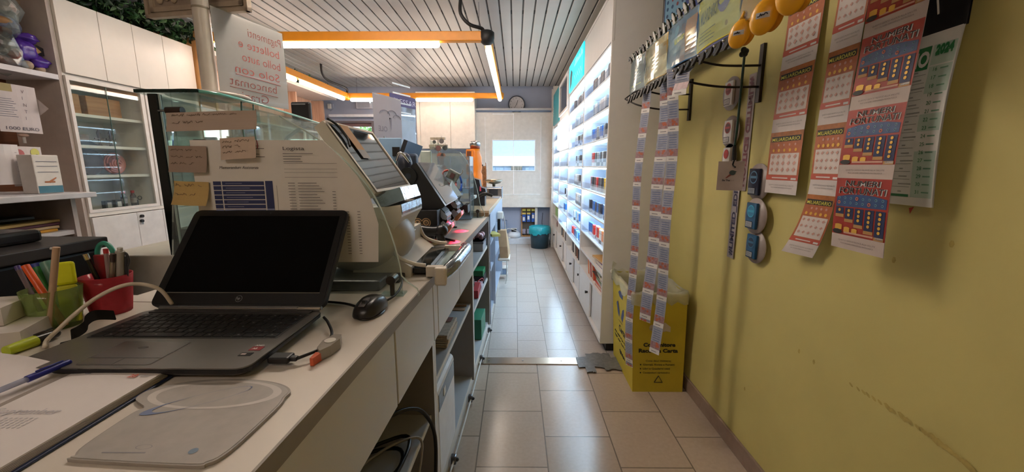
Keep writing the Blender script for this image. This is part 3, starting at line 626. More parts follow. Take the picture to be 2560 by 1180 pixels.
b = MB(); b.tube([(Xc-.004, yl-.09, zt_+.06), (Xc-.012, yl-.12, zt_+.1), (Xc-.004, yl-.13, zt_+.04)], .002, offw); b.build('hanging_loop', t)
b = MB(); b.cyl((Xc, (yl+yr)/2, zt_+.26), (XR, (yl+yr)/2, zt_+.26), .004, dgrey); b.build('nail', t)
b = MB(); q = ax(2272, 520, Xc); b.raw([q, q+Vector((0, -.012, .004)), q+Vector((0, -.005, -.014))], [(0, 1, 2)], c_red); b.build('red_tab', t)
# round pack holders
def holder(px, py, r, main, band, label, side, ring, off=.02):
    c = ax(px, py, XR-off); t = thing('pack_holder', label, 'cigarette display', (XR-off, c.y, c.z-r), group='round pack holders on the yellow wall')
    b = MB(); b.lathe([(0, 0), (r, 0), (r, -.004), (0, -.004)], c, M('#a59a96', .35), n=36, ax=(-1, 0, 0)); b.cyl((c.x, c.y, c.z), (XR, c.y, c.z), .012, dgrey); b.build('disc', t)
    b = MB(); y0 = c.y+side*.009; pw, ph = r*.48, r*.72
    b.box((c.x-.013, y0-pw, c.z-ph), (c.x-.002, y0+pw, c.z+ph), main, bev=.002, seg=1)
    x = c.x-.0136; s = Sheet((x, y0+pw, c.z-ph), DN, UP, 2*pw, 2*ph)
    s.disc(b, pw, ph*1.35, pw*.72, ring[0], .0003, 24); s.disc(b, pw, ph*1.35, pw*.6, ring[1], .0006, 24); s.rect(b, pw*.45, ph*1.27, pw*1.55, ph*1.45, ring[0], .0009)
    s.rect(b, pw*.12, ph*.08, pw*1.5, ph*.58, M('#15151a'), .0004); s.rect(b, pw*.2, ph*.13, pw*1.42, ph*.53, band, .0007)
    for k in range(4): s.rect(b, pw*.3, ph*(.18+.085*k), pw*1.3, ph*(.205+.085*k), ink, .001)
    b.build('cigarette_pack', t)
W_, Rd = M('#ddd8d4', .4), M('#b83030', .4)
holder(1828, 234, .072, W_, W_, 'round holder with a white and red pack, topmost of the left column', 0, (Rd, M('#8f2424')))
holder(1826, 330, .070, W_, W_, 'round holder with a white and red pack, middle of the left column', 0, (Rd, M('#5a2a2a')))
holder(1822, 394, .060, W_, W_, 'round holder with a white and red pack, half hidden by the bird card', 0, (Rd, M('#c83a34')))
nv = M('#131b33', .3); bb = M('#1d4f74', .3, var=.3, scale=20)
holder(1895, 455, .072, nv, M('#9a9ea4', .4), 'round holder with navy pack, topmost of the right column', 1, (M('#5a86a8'), nv))
holder(1888, 540, .071, bb, M('#a6a8aa', .4), 'round holder with blue pack, middle of the right column', 1, (M('#3aa0c4'), M('#2f7fa8')), .026)
holder(1888, 617, .066, bb, M('#a6a8aa', .4), 'round holder with dark blue pack, lowest of the right column', 1, (M('#3a6f90'), M('#22344f')))
for px, ya, yb, wpx, tx, up, lab in ((1872, 188, 478, 24, '#LIMITED EDITION', 0, 'upper vertical strip lettered limited edition, reading downwards'), (1845, 402, 645, 26, '#LIMITED_EDITION', 1, 'lower vertical strip lettered limited edition, reading upwards')):
    X = XR-.004-.003*up; A = ax(px, ya, X); B = ax(px-18 if up else px-6, yb, X); yc = (A.y+B.y)/2; wd = .052; hh = A.z-B.z
    b = MB(); s = Sheet((X, yc+wd/2, B.z), DN, UP, wd, hh); s.base(b, M('#8f7f7a' if not up else '#a39a98', .4), 1, 4)
    cm = M('#6a2f3a') if not up else M('#2f2a4a')
    if up: s2 = Sheet((X-.0006, yc-wd*.28, B.z+.012), UP, -DN, hh, wd)
    else: s2 = Sheet((X-.0006, yc+wd*.28, A.z-.012), -UP, DN, hh, wd)
    s2.text(b, tx, 0, 0, wd*.55, cm, width=hh-.03, bold=.04, l=.0006)
    solo('lettered_strip', lab, 'sign', b)
# bird card hanging on a green cable
c = ax(1833, 438, .90); t = thing('hang_tag', 'square beige card with a small bird emblem hanging on the cable', 'card', (.90, c.y, c.z-.05))
s = Sheet((.845, c.y+.02, c.z-.062), Vector((.80, -.60, 0)), UP, .096, .118); b = MB(); s.base(b, M('#b8a9a0', .6), 2, 2, .001)
s.disc(b, .055, .072, .012, M('#3c4a44'), .001, 14, .010); b.raw([s.P(.046, .068, .001), s.P(.03, .05, .001), s.P(.036, .05, .001), s.P(.052, .062, .001)], [(0, 1, 2, 3)], M('#8a4a3c')); b.raw([s.P(.062, .074, .0012), s.P(.072, .077, .0012), s.P(.063, .08, .0012)], [(0, 1, 2)], M('#3c4a44'))
s.text(b, 'Be The', .020, .038, .007, ink, bold=.03); s.text(b, 'Bird', .048, .038, .007, M('#9a8a84')); b.build('card', t)
# ticket rack standing off the wall
XK = .64
cuts = [ax(*p, XK).y for p in ((1577, 238), (1613, 212), (1668, 190), (1744, 133), (1852, 62), (1990, -20))]
ZB_, ZT_ = 1.635, 1.80
t = thing('ticket_rack', 'wire lottery ticket rack with clips and colourful cards on the yellow wall', 'rack', (XK, 1.6, ZB_))
wire = M('#2c2622', .4, .4)
b = MB()
for z in (ZB_-.004, ZT_+.004): b.cyl((XK, cuts[0]+.01, z), (XK, cuts[5]-.1, z), .003, wire, n=6)
b.build('rail', t)
for y in (ax(1905, 130, XR-.01).y, ax(1728, 190, XR-.01).y):
    b = MB(); b.box((XR-.012, y-.012, 1.50), (XR, y+.012, 1.72), wire)
    for z in (1.56, 1.64): b.tube([(XR-.01, y, z), (XR-.16, y, z), (XK+.06, y+.05, z+.03), (XK, y+.12, ZB_)], .0045, wire, n=6)
    b.build('bracket', t)
art = [(M('#2a3354', .3), 'navy'), (M('#b88a3c', .2, .3, bump=.5, scale=9), 'gold'), (M('#2f6296', .2, var=.15), 'blue'), (M('#d9c23c', .3), 'yellow'), (M('#dd9a2c', .3), 'orange')]
for i in range(5):
    y0, y1 = cuts[i], cuts[i+1]; w = y0-y1-.006
    s = Sheet((XK-.004, y0-.003, ZB_), DN, UP, w, ZT_-ZB_, lambda u, v: .008*math.sin(math.pi*u)+.003*math.sin(9*v+u*4))
    b = MB(); s.base(b, art[i][0], 8, 6, .003)
    if i == 0: [s.rect(b, .2*w, .03+.014*k, .8*w, .036+.014*k, M('#8a94b0') if k else c_yl, .0006) for k in range(4)]
    if i == 2:
        s.text(b, 'MILIARDARIO', w*.3, .085, .016, c_yl, width=.36*w, bold=.05, shear=.4); s.rect(b, w*.68, .03, w*.96, .145, c_or, .0007); s.rect(b, w*.71, .05, w*.93, .1, M('#e2a860'), .0012)
        s.disc(b, w*.4, .13, .02, M('#4a9ac8'), .0006)
    if i == 3:
        s.text(b, 'MILIARDARIO', w*.06, .085, .036, M('#3f4720'), width=w*.5, bold=.02, l=.0020, shear=.3)
        s.disc(b, w*.7, .11, .035, M('#7a6aa8'), .0006); [s.rect(b, w*.08, .02+.012*k, w*.5, .023+.012*k, M('#6a5c1c'), .0006) for k in range(4)]; s.disc(b, w*.75, .04, .008, M('#a88a2c'), .0008)
    if i == 1: s.rect(b, w*.4, .04, w*.62, .1, M('#8a6a2c'), .0006)
    if i == 4: s.rect(b, .1*w, .06, .8*w, .11, M('#e8b84c'), .0006)
    c_ = b.build('display_card', t); c_['label'] = art[i][1]+' card in a glossy pouch'
    b = MB(); s3 = Sheet((XK-.008, y0-.003, ZB_), DN, UP, w, ZT_-ZB_, lambda u, v: .014*math.sin(math.pi*u)+.002*math.sin(5*v+4*u)); s3.base(b, GL(gloss=.06, rough=.12), 8, 10, .0006); b.build('glossy_pouch', c_)
y = cuts[0]; k = 0
while y > cuts[5]:
    for zc, sg in ((ZB_-.006, -1), (ZT_+.006, 1)):
        if sg < 0 and y < cuts[4]+.03: continue
        b = MB(); a = R.uniform(-.4, .4); q = Vector((XK-.008, y, zc)); L = .03+.012*R.random()
        m_ = black if sg < 0 else (M('#3c4a3c', .3) if k % 2 else black)
        b.poly([q+Vector((0, -.012, 0)), q+Vector((0, .012, 0)), q+Vector((-.004, .016+a*.01, sg*L*.5)), q+Vector((-.01, .006+a*.02, sg*L)), q+Vector((-.01, -.006+a*.02, sg*L)), q+Vector((-.004, -.016+a*.01, sg*L*.5))], (.008, 0, 0), m_)
        b.ball(q+Vector((-.012, 0, sg*.012)), .005, steel, n=8); b.build('clip', t)
    y -= .055; k += 1
# egg shaped yellow purses clipped at the near end
def egg(px, py, X, r, tilt, label):
    c = ax(px, py, X); t = thing('coin_scraper', label, 'promotional gadget', (c.x, c.y, c.z-r), group=None)
    rot = Matrix.Rotation(math.radians(48), 4, 'Z') @ Matrix.Rotation(tilt, 4, 'X'); nn_ = Vector((-.67, -.74, 0)); rr_ = Vector((.74, -.67, 0)); ym = M('#e8a91c', .35, var=.05)
    b = MB(); b.ball(c, r, ym, (.35, .72, 1), 20, rot); b.build('shell', t)
    b = MB(); s = Sheet(c+nn_*.37*r-rr_*.35*r+Vector((0, 0, -.25*r)), rr_, UP, .7*r, .5*r, lambda u, v: -.10*r*((u-.5)**2+(v-.5)**2)*2)
    scrib(s, b, .08*r, .62*r, .26*r, .16*r, M('#2c3440'), .0012, .0012); s.rect(b, .0, .1*r, .7*r, .42*r, M('#b9bcc0'), .0003); b.build('logo', t)
    b = MB(); b.tube([c+Vector((0, 0, r*.9)), c+Vector((.01, .01, r*1.2)), c+Vector((.01, 0, r*1.5))], .006, ym); b.build('loop', t)
    b = MB(); b.ball(c-nn_*.6*r+rr_*.35*r+Vector((0, 0, .1*r)), r*.85, M('#d8961c', .35), (.3, .62, 1), 18, rot); b.build('back_shell', t)
egg(1849, 85, .615, .038, .25, 'yellow egg-shaped clip gadget, the lower left of the three')
egg(1910, 42, .60, .042, .2, 'yellow egg-shaped clip gadget, the middle of the three')
egg(1978, -12, .61, .042, 0, 'yellow egg-shaped clip gadget, the one cut by the top edge')
b = MB(); P = [ax(1862, 128, .80), ax(1858, 170, .84), ax(1850, 250, .86), ax(1843, 320, .87), ax(1837, 365, .88)]; b.tube(P, .0045, M('#22443a', .4)); t = b.build('charging_cable'); tag(t, 'dark green cable hanging in front of the round pack holders', 'cable')
b = MB(); b.cyl(P[-1], ax(1836, 400, .885), .008, black, n=10); b.tube([ax(1836, 400, .885), ax(1832, 412, .885), ax(1838, 418, .885)], .003, black); b.build('plug', t)
b = MB(); c = P[0]
for k in range(5): b.ball(c+Vector((R.uniform(-.01, .01), R.uniform(-.012, .012), R.uniform(-.008, .008))), .010, M('#1a2624', .4), n=8)
b.build('knot', t)
# framed game board behind the rack
t = thing('game_board', 'blue game board with a grid of dots behind the ticket rack', 'poster', (.87, 2.2, 1.77))
A = Vector((.83, 2.42, 1.77)); Bv = Vector((.955, 1.85, 1.77)); rd = (Bv-A).normalized(); wd = (Bv-A).length
s = Sheet(A, rd, UP, wd, .55); b = MB(); s.base(b, M('#24406e', .3, var=.1, scale=4), 2, 2, .01)
s.rect(b, .01, .16, wd*.62, .54, M('#6f9ab4', .3), .0008); b.raw([s.P(0, .12, .0012), s.P(wd*.75, .55, .0012), s.P(wd, .55, .0012), s.P(wd, .02, .0012), s.P(0, .02, .0012)], [(0, 4, 3, 2, 1)], M('#2f3f7c', .3))
for j in range(9):
    for k in range(6):
        u, v = .035+.045*k, .22+.035*j
        if v > .14+u*.9: s.disc(b, u, v, .010, M('#2a4a6c') if (j+k) % 5 else M('#8a4a4c'), .0016, 8)
b.build('print', t)
b = MB(); s.rect(b, -.008, -.01, 0, .56, black, .003, 1, 1); s.rect(b, -.008, -.01, wd, 0, black, .003, 1, 1); b.build('frame', t)
# ticket strips hanging from the rack
ts = [(M('#6f7fa0', .4), M('#b9aeb2', .45)), (M('#a8705c', .45), M('#9aa6bc', .4))]
def hang(px, py, yb, w, label, ph, pitch=.122, bot=None, top_z=ZB_, dirn=(.55, -.83, 0)):
    c = ax(px, py, XK); X = XK; zb = (Vector((0, 0, H))+ray(px-.07*(yb-py), yb)*(c.y/ray(px-.07*(yb-py), yb).y)).z
    d = Vector(dirn).normalized(); hh = top_z-zb
    s = Sheet(Vector((X, c.y, zb))-d*w/2, d, UP, w, hh, lambda u, v: .018*math.sin(4*v+ph)+.01*math.sin(11*v+ph))
    t = thing('ticket_strip', label, 'lottery tickets', (X, c.y, zb), group='ticket strips hanging from the rack')
    n = int(hh/pitch)+1
    for k in range(n):
        v1 = hh-pitch*k; v0 = max(0, v1-pitch); h = v1-v0
        if h < .01: continue
        b = MB()
        vs = [s.P(w*a/2, v0+h*q/6, 0) for q in range(7) for a in range(3)]; f = [(q*3+a, q*3+a+1, (q+1)*3+a+1, (q+1)*3+a) for q in range(6) for a in range(2)]
        b.raw(vs, f, M('#a0a5b4', .3, var=.15, scale=50)); b.raw([s.P(w*a/2, v0+h*q/6, -.0005) for q in range(7) for a in range(3)], [x[::-1] for x in f], M('#c4b8b4', .5))
        s.rect(b, 0, v0, w, v0+h*.17, c_wh, .0005, 2, 1); s.rect(b, 0, v0+h*.18, w, v0+h*.42, M('#a08084', .4, var=.25, scale=90), .0005, 2, 1)
        for q in range(4): s.disc(b, w*R.uniform(.2, .8), v0+h*R.uniform(.22, .4), .006, M('#b8664c', .4), .0007, 8)
        for q in range(6): s.rect(b, w*.15, v0+h*(.47+.08*q), w*.85, v0+h*(.495+.08*q), M('#6a779c', .5), .0006, 2, 1)
        s.rect(b, w*.2, v0+h*.06, w*.7, v0+h*.09, M('#8a8a8c'), .0008, 1, 1)
        b.build('ticket', t)
hang(1612, 200, 915, .05, 'narrow blue ticket strip nearest the white cabinet end, reaching lowest', 0)
hang(1660, 180, 800, .062, 'blue ticket strip in the middle, ending in the bin opening', 1.5)
hang(1686, 180, 885, .052, 'blue ticket strip on the right with a pointed lower end', 2.6)
hang(1712, 150, 245, .06, 'short pale ticket strip hanging off the rack near the wall bracket', .5, .12)
# ================================================================ YELLOW PAPER BIN
t = thing('recycling_box', 'yellow cardboard paper collection box standing against the yellow wall', 'box', (.79, 2.3, 0))
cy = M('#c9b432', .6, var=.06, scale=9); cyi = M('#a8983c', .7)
fb = [(.66, 2.07), (.94, 2.07), (.945, 2.51), (.665, 2.53)]; ft = [(.632, 2.06), (.925, 2.06), (.93, 2.52), (.64, 2.54)]; hz = .575
b = MB(); vb = [(x, y, 0) for x, y in fb]; vt = [(x, y, hz) for x, y in ft]
def ins(P, d): cx = sum(p[0] for p in P)/4; cy_ = sum(p[1] for p in P)/4; return [(p[0]+(cx-p[0])*d, p[1]+(cy_-p[1])*d) for p in P]
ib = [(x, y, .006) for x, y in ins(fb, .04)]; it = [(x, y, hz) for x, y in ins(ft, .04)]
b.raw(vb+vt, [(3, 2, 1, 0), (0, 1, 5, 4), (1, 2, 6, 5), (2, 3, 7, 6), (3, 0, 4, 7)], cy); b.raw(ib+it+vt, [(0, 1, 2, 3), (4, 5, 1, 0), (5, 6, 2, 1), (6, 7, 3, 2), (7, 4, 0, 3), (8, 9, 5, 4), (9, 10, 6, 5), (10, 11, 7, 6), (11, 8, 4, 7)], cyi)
fr_ = Sheet((.66, 2.0695, 0), (1, 0, 0), (-.04, -.018, 1), .28, hz); tk = M('#23241c', .7)
s = fr_
s.text(b, 'Contenitore', .055, .275, .022, tk, width=.175, bold=.04, l=.003); s.text(b, 'Raccolta Carta', .03, .24, .022, tk, width=.215, bold=.04, l=.003)
s.text(b, 'Cosa devi mettere:', .07, .185, .011, M('#6a6428'), width=.14, bold=.02, l=.003)
for k, tx in enumerate(('Giornali, Riviste e Fumetti', 'Libri e Quaderni usati', 'Contenitori cartoncino')): s.text(b, tx, .055, .162-.024*k, .011, M('#55501e'), width=(.175, .15, .15)[k], bold=.02, l=.003); s.disc(b, .042, .167-.024*k, .004, tk, .003)
tri = [(.12, .06), (.165, .06), (.1425, .1)]
for k in range(3): a, c = tri[k], tri[(k+1) % 3]; b.tube([s.P(*a, .003), s.P(*c, .003)], .0018, tk, n=4, sub=1)
s.disc(b, .14, .38, .055, M('#b9ad9c', .6, var=.2, scale=40), .002, 18, .022)
b.raw([s.P(.085, .385, .003), s.P(.2, .36, .003), s.P(.2, .39, .003), s.P(.17, .415, .003), s.P(.09, .40, .003)], [(0, 1, 2, 3, 4)], M('#c9beae', .6))
sd = Sheet((.665, 2.53, 0), (0, -1, 0), (-.05, 0, 1), .46, hz); bm_ = M('#3c4a78', .6)
for k in range(3):
    a = 2*math.pi*k/3+math.pi/2; cu, cv = .2+math.cos(a)*.06, .41+math.sin(a)*.075; d = a+math.pi/2
    dx, dy = math.cos(d), math.sin(d); b.raw([sd.P(cu-dx*.05-dy*.02, cv-dy*.05+dx*.02, .003), sd.P(cu-dx*.05+dy*.02, cv-dy*.05-dx*.02, .003), sd.P(cu+dx*.02+dy*.02, cv+dy*.02-dx*.02, .003), sd.P(cu+dx*.05, cv+dy*.05, .003), sd.P(cu+dx*.02-dy*.02, cv+dy*.02+dx*.02, .003)], [(0, 1, 2, 3, 4)], bm_)
sd.text(b, 'Carta', .16, .245, .04, tk, width=.14, bold=.03, l=.003, shear=.1); sd.rect(b, .15, .305, .24, .309, tk, .003, 1, 1)
scrib(sd, b, .06, .40, .205, .012, tk, .0016, .003); scrib(sd, b, .06, .36, .175, .012, tk, .0016, .003); scrib(sd, b, .18, .30, .11, .024, tk, .003, .003)
b.build('carton', t)
# clear liner folded over the rim
b = MB(); n = 40; lin_ = GL(opac=.3, gloss=.2, rough=.15, milky='#fffbe8'); ring = []
def per(P, t):
    t = (t % 1)*4; i = int(t) % 4; f = t-int(t); return Vector((P[i][0]*(1-f)+P[(i+1) % 4][0]*f, P[i][1]*(1-f)+P[(i+1) % 4][1]*f, 0))
cen = Vector((.785, 2.3, 0)); V = []
for k in range(n):
    p = per(ft, k/n); o = (p-cen).normalized(); rv = lambda s_: R.uniform(-s_, s_)
    inn = p-o*.03; V += [inn+Vector((rv(.01), rv(.01), hz-.14)), inn+Vector((0, 0, hz-.03+rv(.01))), p+Vector((0, 0, hz+.014+rv(.008))), p+o*(.008+R.random()*.01)+Vector((0, 0, hz-.004)), p+o*(.006+R.random()*.012)+Vector((0, 0, hz-.045+rv(.025)))]
b.raw(V, [(k*5+j, k*5+j+1, ((k+1) % n)*5+j+1, ((k+1) % n)*5+j) for k in range(n) for j in range(4)], lin_, True)
A = Vector((.64, 2.54, hz)); b.raw([A+Vector((-.02, .0, .0)), A+Vector((-.035, -.1, .01)), A+Vector((-.03, -.09, .06)), A+Vector((-.01, -.03, .075)), A+Vector((.02, .0, .05))], [(0, 1, 2, 3, 4)], lin_)
b.build('liner_bag', t)
# ================================================================ COUNTER
CT = Matrix.Translation((-.305, 0, 0)) @ Matrix.Rotation(-math.atan(.047), 4, 'Z')
CI = CT.inverted()
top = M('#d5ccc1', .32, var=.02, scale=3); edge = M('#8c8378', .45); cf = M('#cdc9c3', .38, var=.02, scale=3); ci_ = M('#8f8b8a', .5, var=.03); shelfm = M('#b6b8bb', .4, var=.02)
def cb(b): b.T = CT; return b
b = cb(MB())
o_ = [(-1.02, -.6), (0, -.6), (0, 2.625), (-.62, 2.625), (-.72, .955), (-1.02, .955)]
b.poly([(x, y, .895) for x, y in o_], (0, 0, .025), top)
b.box((-.001, -.6, .893), (.003, 2.625, .921), edge)
b.box((-1.02, .905, .9199), (-.45, .908, .9204), M('#8a7a68'))
solo('worktop', 'long cream laminate worktop carrying the laptop and the ticket terminals', 'worktop', b)
def bay(name, label, y0, y1, depth, shelves, ztop, drawers, zd=.69, toe=.09, back=True):
    t = thing(name, label, 'counter cabinet', tuple(CT @ Vector((-depth/2, (y0+y1)/2, 0))), group='cabinets under the worktop')
    for y in (y0, y1-.018):
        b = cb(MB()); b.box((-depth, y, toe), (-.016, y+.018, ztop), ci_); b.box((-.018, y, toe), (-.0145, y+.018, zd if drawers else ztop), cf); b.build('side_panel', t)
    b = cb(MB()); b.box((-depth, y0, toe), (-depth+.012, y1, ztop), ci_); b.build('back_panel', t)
    b = cb(MB()); b.box((-depth, y0, 0), (-.04, y1, toe), cf); b.build('plinth', t)
    for z in shelves:
        b = cb(MB()); b.box((-depth+.012, y0+.018, z-.018), (-.03, y1-.018, z), shelfm); b.box((-.03, y0+.018, z-.018), (-.027, y1-.018, z), white); b.build('shelf', t)
    for a, c in drawers:
        b = cb(MB()); b.box((-.030, a+.0015, zd), (-.012, c-.0015, .886), cf, bev=.002, seg=1); b.build('drawer_front', t)
    if drawers:
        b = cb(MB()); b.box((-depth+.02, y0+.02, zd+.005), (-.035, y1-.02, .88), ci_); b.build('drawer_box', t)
    return t
bay('counter_cabinet', 'counter cabinet nearest the camera, mostly below the picture edge', -.6, .30, .55, (.11, .44), .893, [(-.6, .298)])
bay('counter_cabinet', 'counter cabinet with plugs and black leads on its shelf', .302, 1.213, .55, (.11, .44), .893, [(.302, .862), (.866, 1.213)])
bay('counter_cabinet', 'counter cabinet with the magazine stack and white case', 1.215, 2.05, .55, (.11, .53), .893, [(1.215, 1.272), (1.275, 1.66), (1.663, 2.05)])
bay('counter_cabinet', 'open counter cabinet with the red and green boxes on its shelves', 2.05, 2.83, .55, (.11, .45, .69), .893, [])
# far, slightly higher counter
CT2 = Matrix.Translation((-.243, 0, 0)) @ Matrix.Rotation(-math.atan(.027), 4, 'Z')
b = MB(); b.T = CT2; b.box((-.62, 2.63, .93), (0, 4.29, .96), M('#d8c2a6', .25, var=.03, scale=4), bev=.003); b.box((-.61, 2.628, .918), (-.004, 2.632, .945), M('#9c7c5c', .5)); solo('worktop', 'shorter raised cream worktop farther along, carrying the kitchen scale', 'worktop', b)
t = thing('counter_cabinet', 'bluish far counter cabinet with drawers and a paper bag beside it', 'counter cabinet', (-.4, 3.6, 0), group='cabinets under the worktop')
fb_ = M('#aab4c6', .4, var=.03)
for a, c in ((2.84, 3.3), (3.3, 3.8), (3.8, 4.28)):
    b = MB(); b.T = CT2; b.box((-.03, a+.002, .77), (-.012, c-.002, .925), fb_, bev=.002, seg=1); b.build('drawer_front', t)
for y in (2.84, 3.3, 4.27):
    b = MB(); b.T = CT2; b.box((-.55, y, .08), (-.014, y+.018, .93), fb_); b.build('side_panel', t)
for z in (.11, .45, .66):
    b = MB(); b.T = CT2; b.box((-.55, 2.85, z-.015), (-.03, 4.28, z), fb_); b.build('shelf', t)
b = MB(); b.T = CT2; b.box((-.57, 2.84, 0), (-.55, 4.29, .93), fb_); b.build('back_panel', t)
b = MB(); b.T = CT2; b.box((-.55, 2.84, 0), (-.05, 4.28, .09), cf); b.build('plinth', t)
# contents of the bays  (local counter coordinates)
def L(x, y, z): return CT @ Vector((x, y, z))
t = thing('magazine_stack', 'stack of newspapers on the middle shelf of the counter', 'newspapers', tuple(L(-.06, 1.6, .53)))
np_ = M('#b8ac9c', .8, var=.15, scale=80)
for k in range(6):
    b = cb(MB()); o = R.uniform(-.006, .006); b.box((-.12+o, 1.50+o, .531+.009*k), (-.035+o, 1.70-o, .5385+.009*k), np_, bev=.002, seg=1); b.build('newspaper', t)
b = cb(MB()); b.box((-.11, 1.64, .5855), (-.05, 1.69, .5865), M('#8a5a50', .6)); b.build('red_headline', t)
b = cb(MB()); b.cyl((-.16, 1.96, .537), (-.04, 1.98, .537), .006, M('#8a6a4a', .6), n=6); b.box((-.17, 1.92, .531), (-.04, 1.95, .534), M('#a08468', .6)); solo('ruler', 'brown wooden ruler lying at the far end of the newspaper shelf', 'ruler', b)
t = thing('white_case', 'white plastic case with a dark slot standing in the counter bay', 'case', tuple(L(-.2, 1.4, .11)))
b = cb(MB()); b.box((-.42, 1.245, .112), (-.02, 1.56, .49), M('#d9dadd', .35), bev=.025, seg=3); b.build('body', t)
b = cb(MB()); b.box((-.022, 1.27, .40), (-.0185, 1.53, .465), M('#15181c', .3), bev=.004); b.box((-.019, 1.34, .42), (-.017, 1.37, .45), white); b.build('dark_slot', t)
b = cb(MB())
pz = [L(-.10, 1.0, .56), L(-.06, 1.06, .55), L(-.03, 1.12, .50), L(-.005, 1.15, .40), L(0.0, 1.12, .25), L(.01, 1.05, .1)]
b.T = Matrix.Identity(4); b.tube(pz, .006, black); solo('power_lead', 'black lead hanging out over the shelf edge of the counter', 'cable', b)
b = MB(); b.tube([L(-.30, .78, .455), L(-.2, .95, .46), L(-.08, 1.02, .452), L(-.05, .92, .46), L(-.15, .80, .452), L(-.28, .86, .462), L(-.1, 1.06, .455), L(-.04, 1.0, .47), L(-.06, .8, .453)], .0055, black); solo('cable_coil', 'coiled black leads lying on the lower counter shelf', 'cable', b)
b = MB(); b.tube([L(-.22, .80, .452), L(-.12, .96, .475), L(-.05, 1.04, .47), L(-.02, 1.06, .44), L(-.02, 1.0, .36)], .004, M('#8f8a86', .4)); solo('grey_lead', 'thin grey lead crossing the coiled black leads', 'cable', b)
t = thing('power_strip', 'black power strip with white plugs at the back of the counter shelf', 'power strip', tuple(L(-.25, .9, .44)))
b = cb(MB()); b.box((-.30, .72, .441), (-.24, 1.06, .48), black, bev=.006); b.build('strip', t)
for y in (.78, .9, 1.02):
    b = cb(MB()); b.box((-.29, y-.02, .48), (-.25, y+.02, .52), (white if y != .9 else black), bev=.006); b.build('plug', t)
def cbox(nm, label, cat, x0, y0, x1, y1, z0, z1, m, bev=.003, rz=0, lid=None):
    b = MB(); c = Vector(((x0+x1)/2, (y0+y1)/2, 0)); b.T = CT @ Matrix.Translation(c) @ Matrix.Rotation(rz, 4, 'Z') @ Matrix.Translation(-c); b.box((x0, y0, z0), (x1, y1, z1), m, bev)
    if lid: b.box((x0-.003, y0-.003, z1-.015), (x1+.003, y1+.003, z1), lid, .002)
    return solo(nm, label, cat, b)
cbox('storage_box', 'grey lidded box on the top shelf of the open counter cabinet', 'box', -.13, 2.60, -.03, 2.75, .691, .755, M('#a9adb6', .4), lid=M('#6a6c78', .3))
b = MB()
for k in range(9): b.ball(L(-.08+R.uniform(-.035, .035), 2.68+R.uniform(-.05, .05), .775+R.uniform(0, .02)), .018, M(R.choice(('#d8b0bc', '#e8d8dc', '#8a6a78')), .4), n=8)
solo('sweets', 'small pile of pink wrapped sweets on the grey lidded box', 'sweets', b, kind='stuff')
cbox('carton', 'pale blue carton behind the grey lidded box', 'box', -.08, 2.765, -.035, 2.805, .691, .73, M('#8fb0cc', .5))
cbox('box', 'red box at the front of the middle open shelf', 'box', -.20, 2.34, -.035, 2.53, .451, .50, M('#a82832', .5), rz=.05)
cbox('card_reader', 'black card reader lying on the red box', 'card reader', -.16, 2.40, -.07, 2.52, .501, .53, M('#23262c', .35), .01, .15)
cbox('box', 'green flat box near the far end of the middle open shelf', 'box', -.20, 2.665, -.04, 2.80, .50, .54, M('#1f7a4c', .5))
cbox('box', 'black flat box under the green flat box', 'box', -.20, 2.66, -.035, 2.805, .451, .499, M('#22242a', .5))
cbox('folder', 'pink papers on the middle open shelf between the red and black boxes', 'folder', -.20, 2.55, -.04, 2.65, .451, .47, M('#d8bcc8', .6), .001, .05)
b = MB(); b.tube([L(-.06, 2.52, .505), L(-.035, 2.57, .515), L(-.03, 2.6, .49), L(-.05, 2.64, .48)], .003, M('#b02a34', .4)); solo('red_cord', 'thin red cord curling beside the red box', 'cord', b)
cbox('box', 'green box standing at the back of the bottom open shelf', 'box', -.13, 2.50, -.035, 2.72, .111, .25, M('#2c7a5c', .5))
# bits at the far counter
def L2(x, y, z): return CT2 @ Vector((x, y, z))
t = thing('paper_bag', 'brown paper bag hanging against the far counter cabinet', 'bag', tuple(L2(.02, 3.5, .43)))
b = MB(); kb = M('#b99a78', .8, var=.08, bump=.4)
P = [(0, 3.42, .70), (0, 3.50, .70), (.02, 3.60, .56), (.03, 3.62, .46), (.02, 3.42, .45), (.015, 3.40, .56)]
b.poly([L2(x, y, z) for x, y, z in P], L2(.07, 0, 0)-L2(0, 0, 0), kb); b.build('body', t)
b = MB(); b.box(L2(.0, 3.40, .43), L2(.1, 3.62, .455), M('#d9d2c8', .6), .01); b.build('white_base', t)
b = MB(); b.box(L2(-.005, 3.44, .66), L2(.02, 3.48, .80), black, .004); b.box(L2(-.005, 3.42, .80), L2(.045, 3.49, .86), white, .006); b.build('hook', t)
b = MB(); b.tube([L2(.04, 3.45, .86), L2(.05, 3.7, .7), L2(.05, 3.9, .4), L2(.05, 3.95, .15), L2(.03, 4.1, .02)], .005, offw); solo('phone_cable', 'white cord hanging down the far counter cabinet', 'cord', b)
cbox('box', 'small yellow and green packet stuck out of the far cabinet', 'packet', -.05, 3.05, .02, 3.2, .71, .73, M('#c8c070', .5), .002, .4)
b = MB(); b.T = CT2; b.box((-.2, 2.92, .111), (-.03, 3.02, .40), M('#d8ccb8', .6), .003); solo('carton', 'cream tall carton on the bottom of the far counter cabinet', 'box', b)
b = MB(); b.T = CT2; b.box((-.2, 3.05, .111), (-.05, 3.2, .36), M('#7d5a50', .6), .003); solo('carton', 'brown carton on the bottom of the far counter cabinet', 'box', b)
t = thing('wire_basket', 'white plastic rack of papers at the end of the far counter', 'rack', tuple(L2(-.0, 4.35, 0)))
b = MB(); b.T = CT2; 
for k in range(6): b.box((-.10, 4.31, .05+.075*k), (.04, 4.45, .058+.075*k), white)
for y in (4.31, 4.44): b.box((-.1, y, 0), (-.09, y+.008, .5), white); b.box((.03, y, 0), (.04, y+.008, .5), white)
b.build('frame', t)
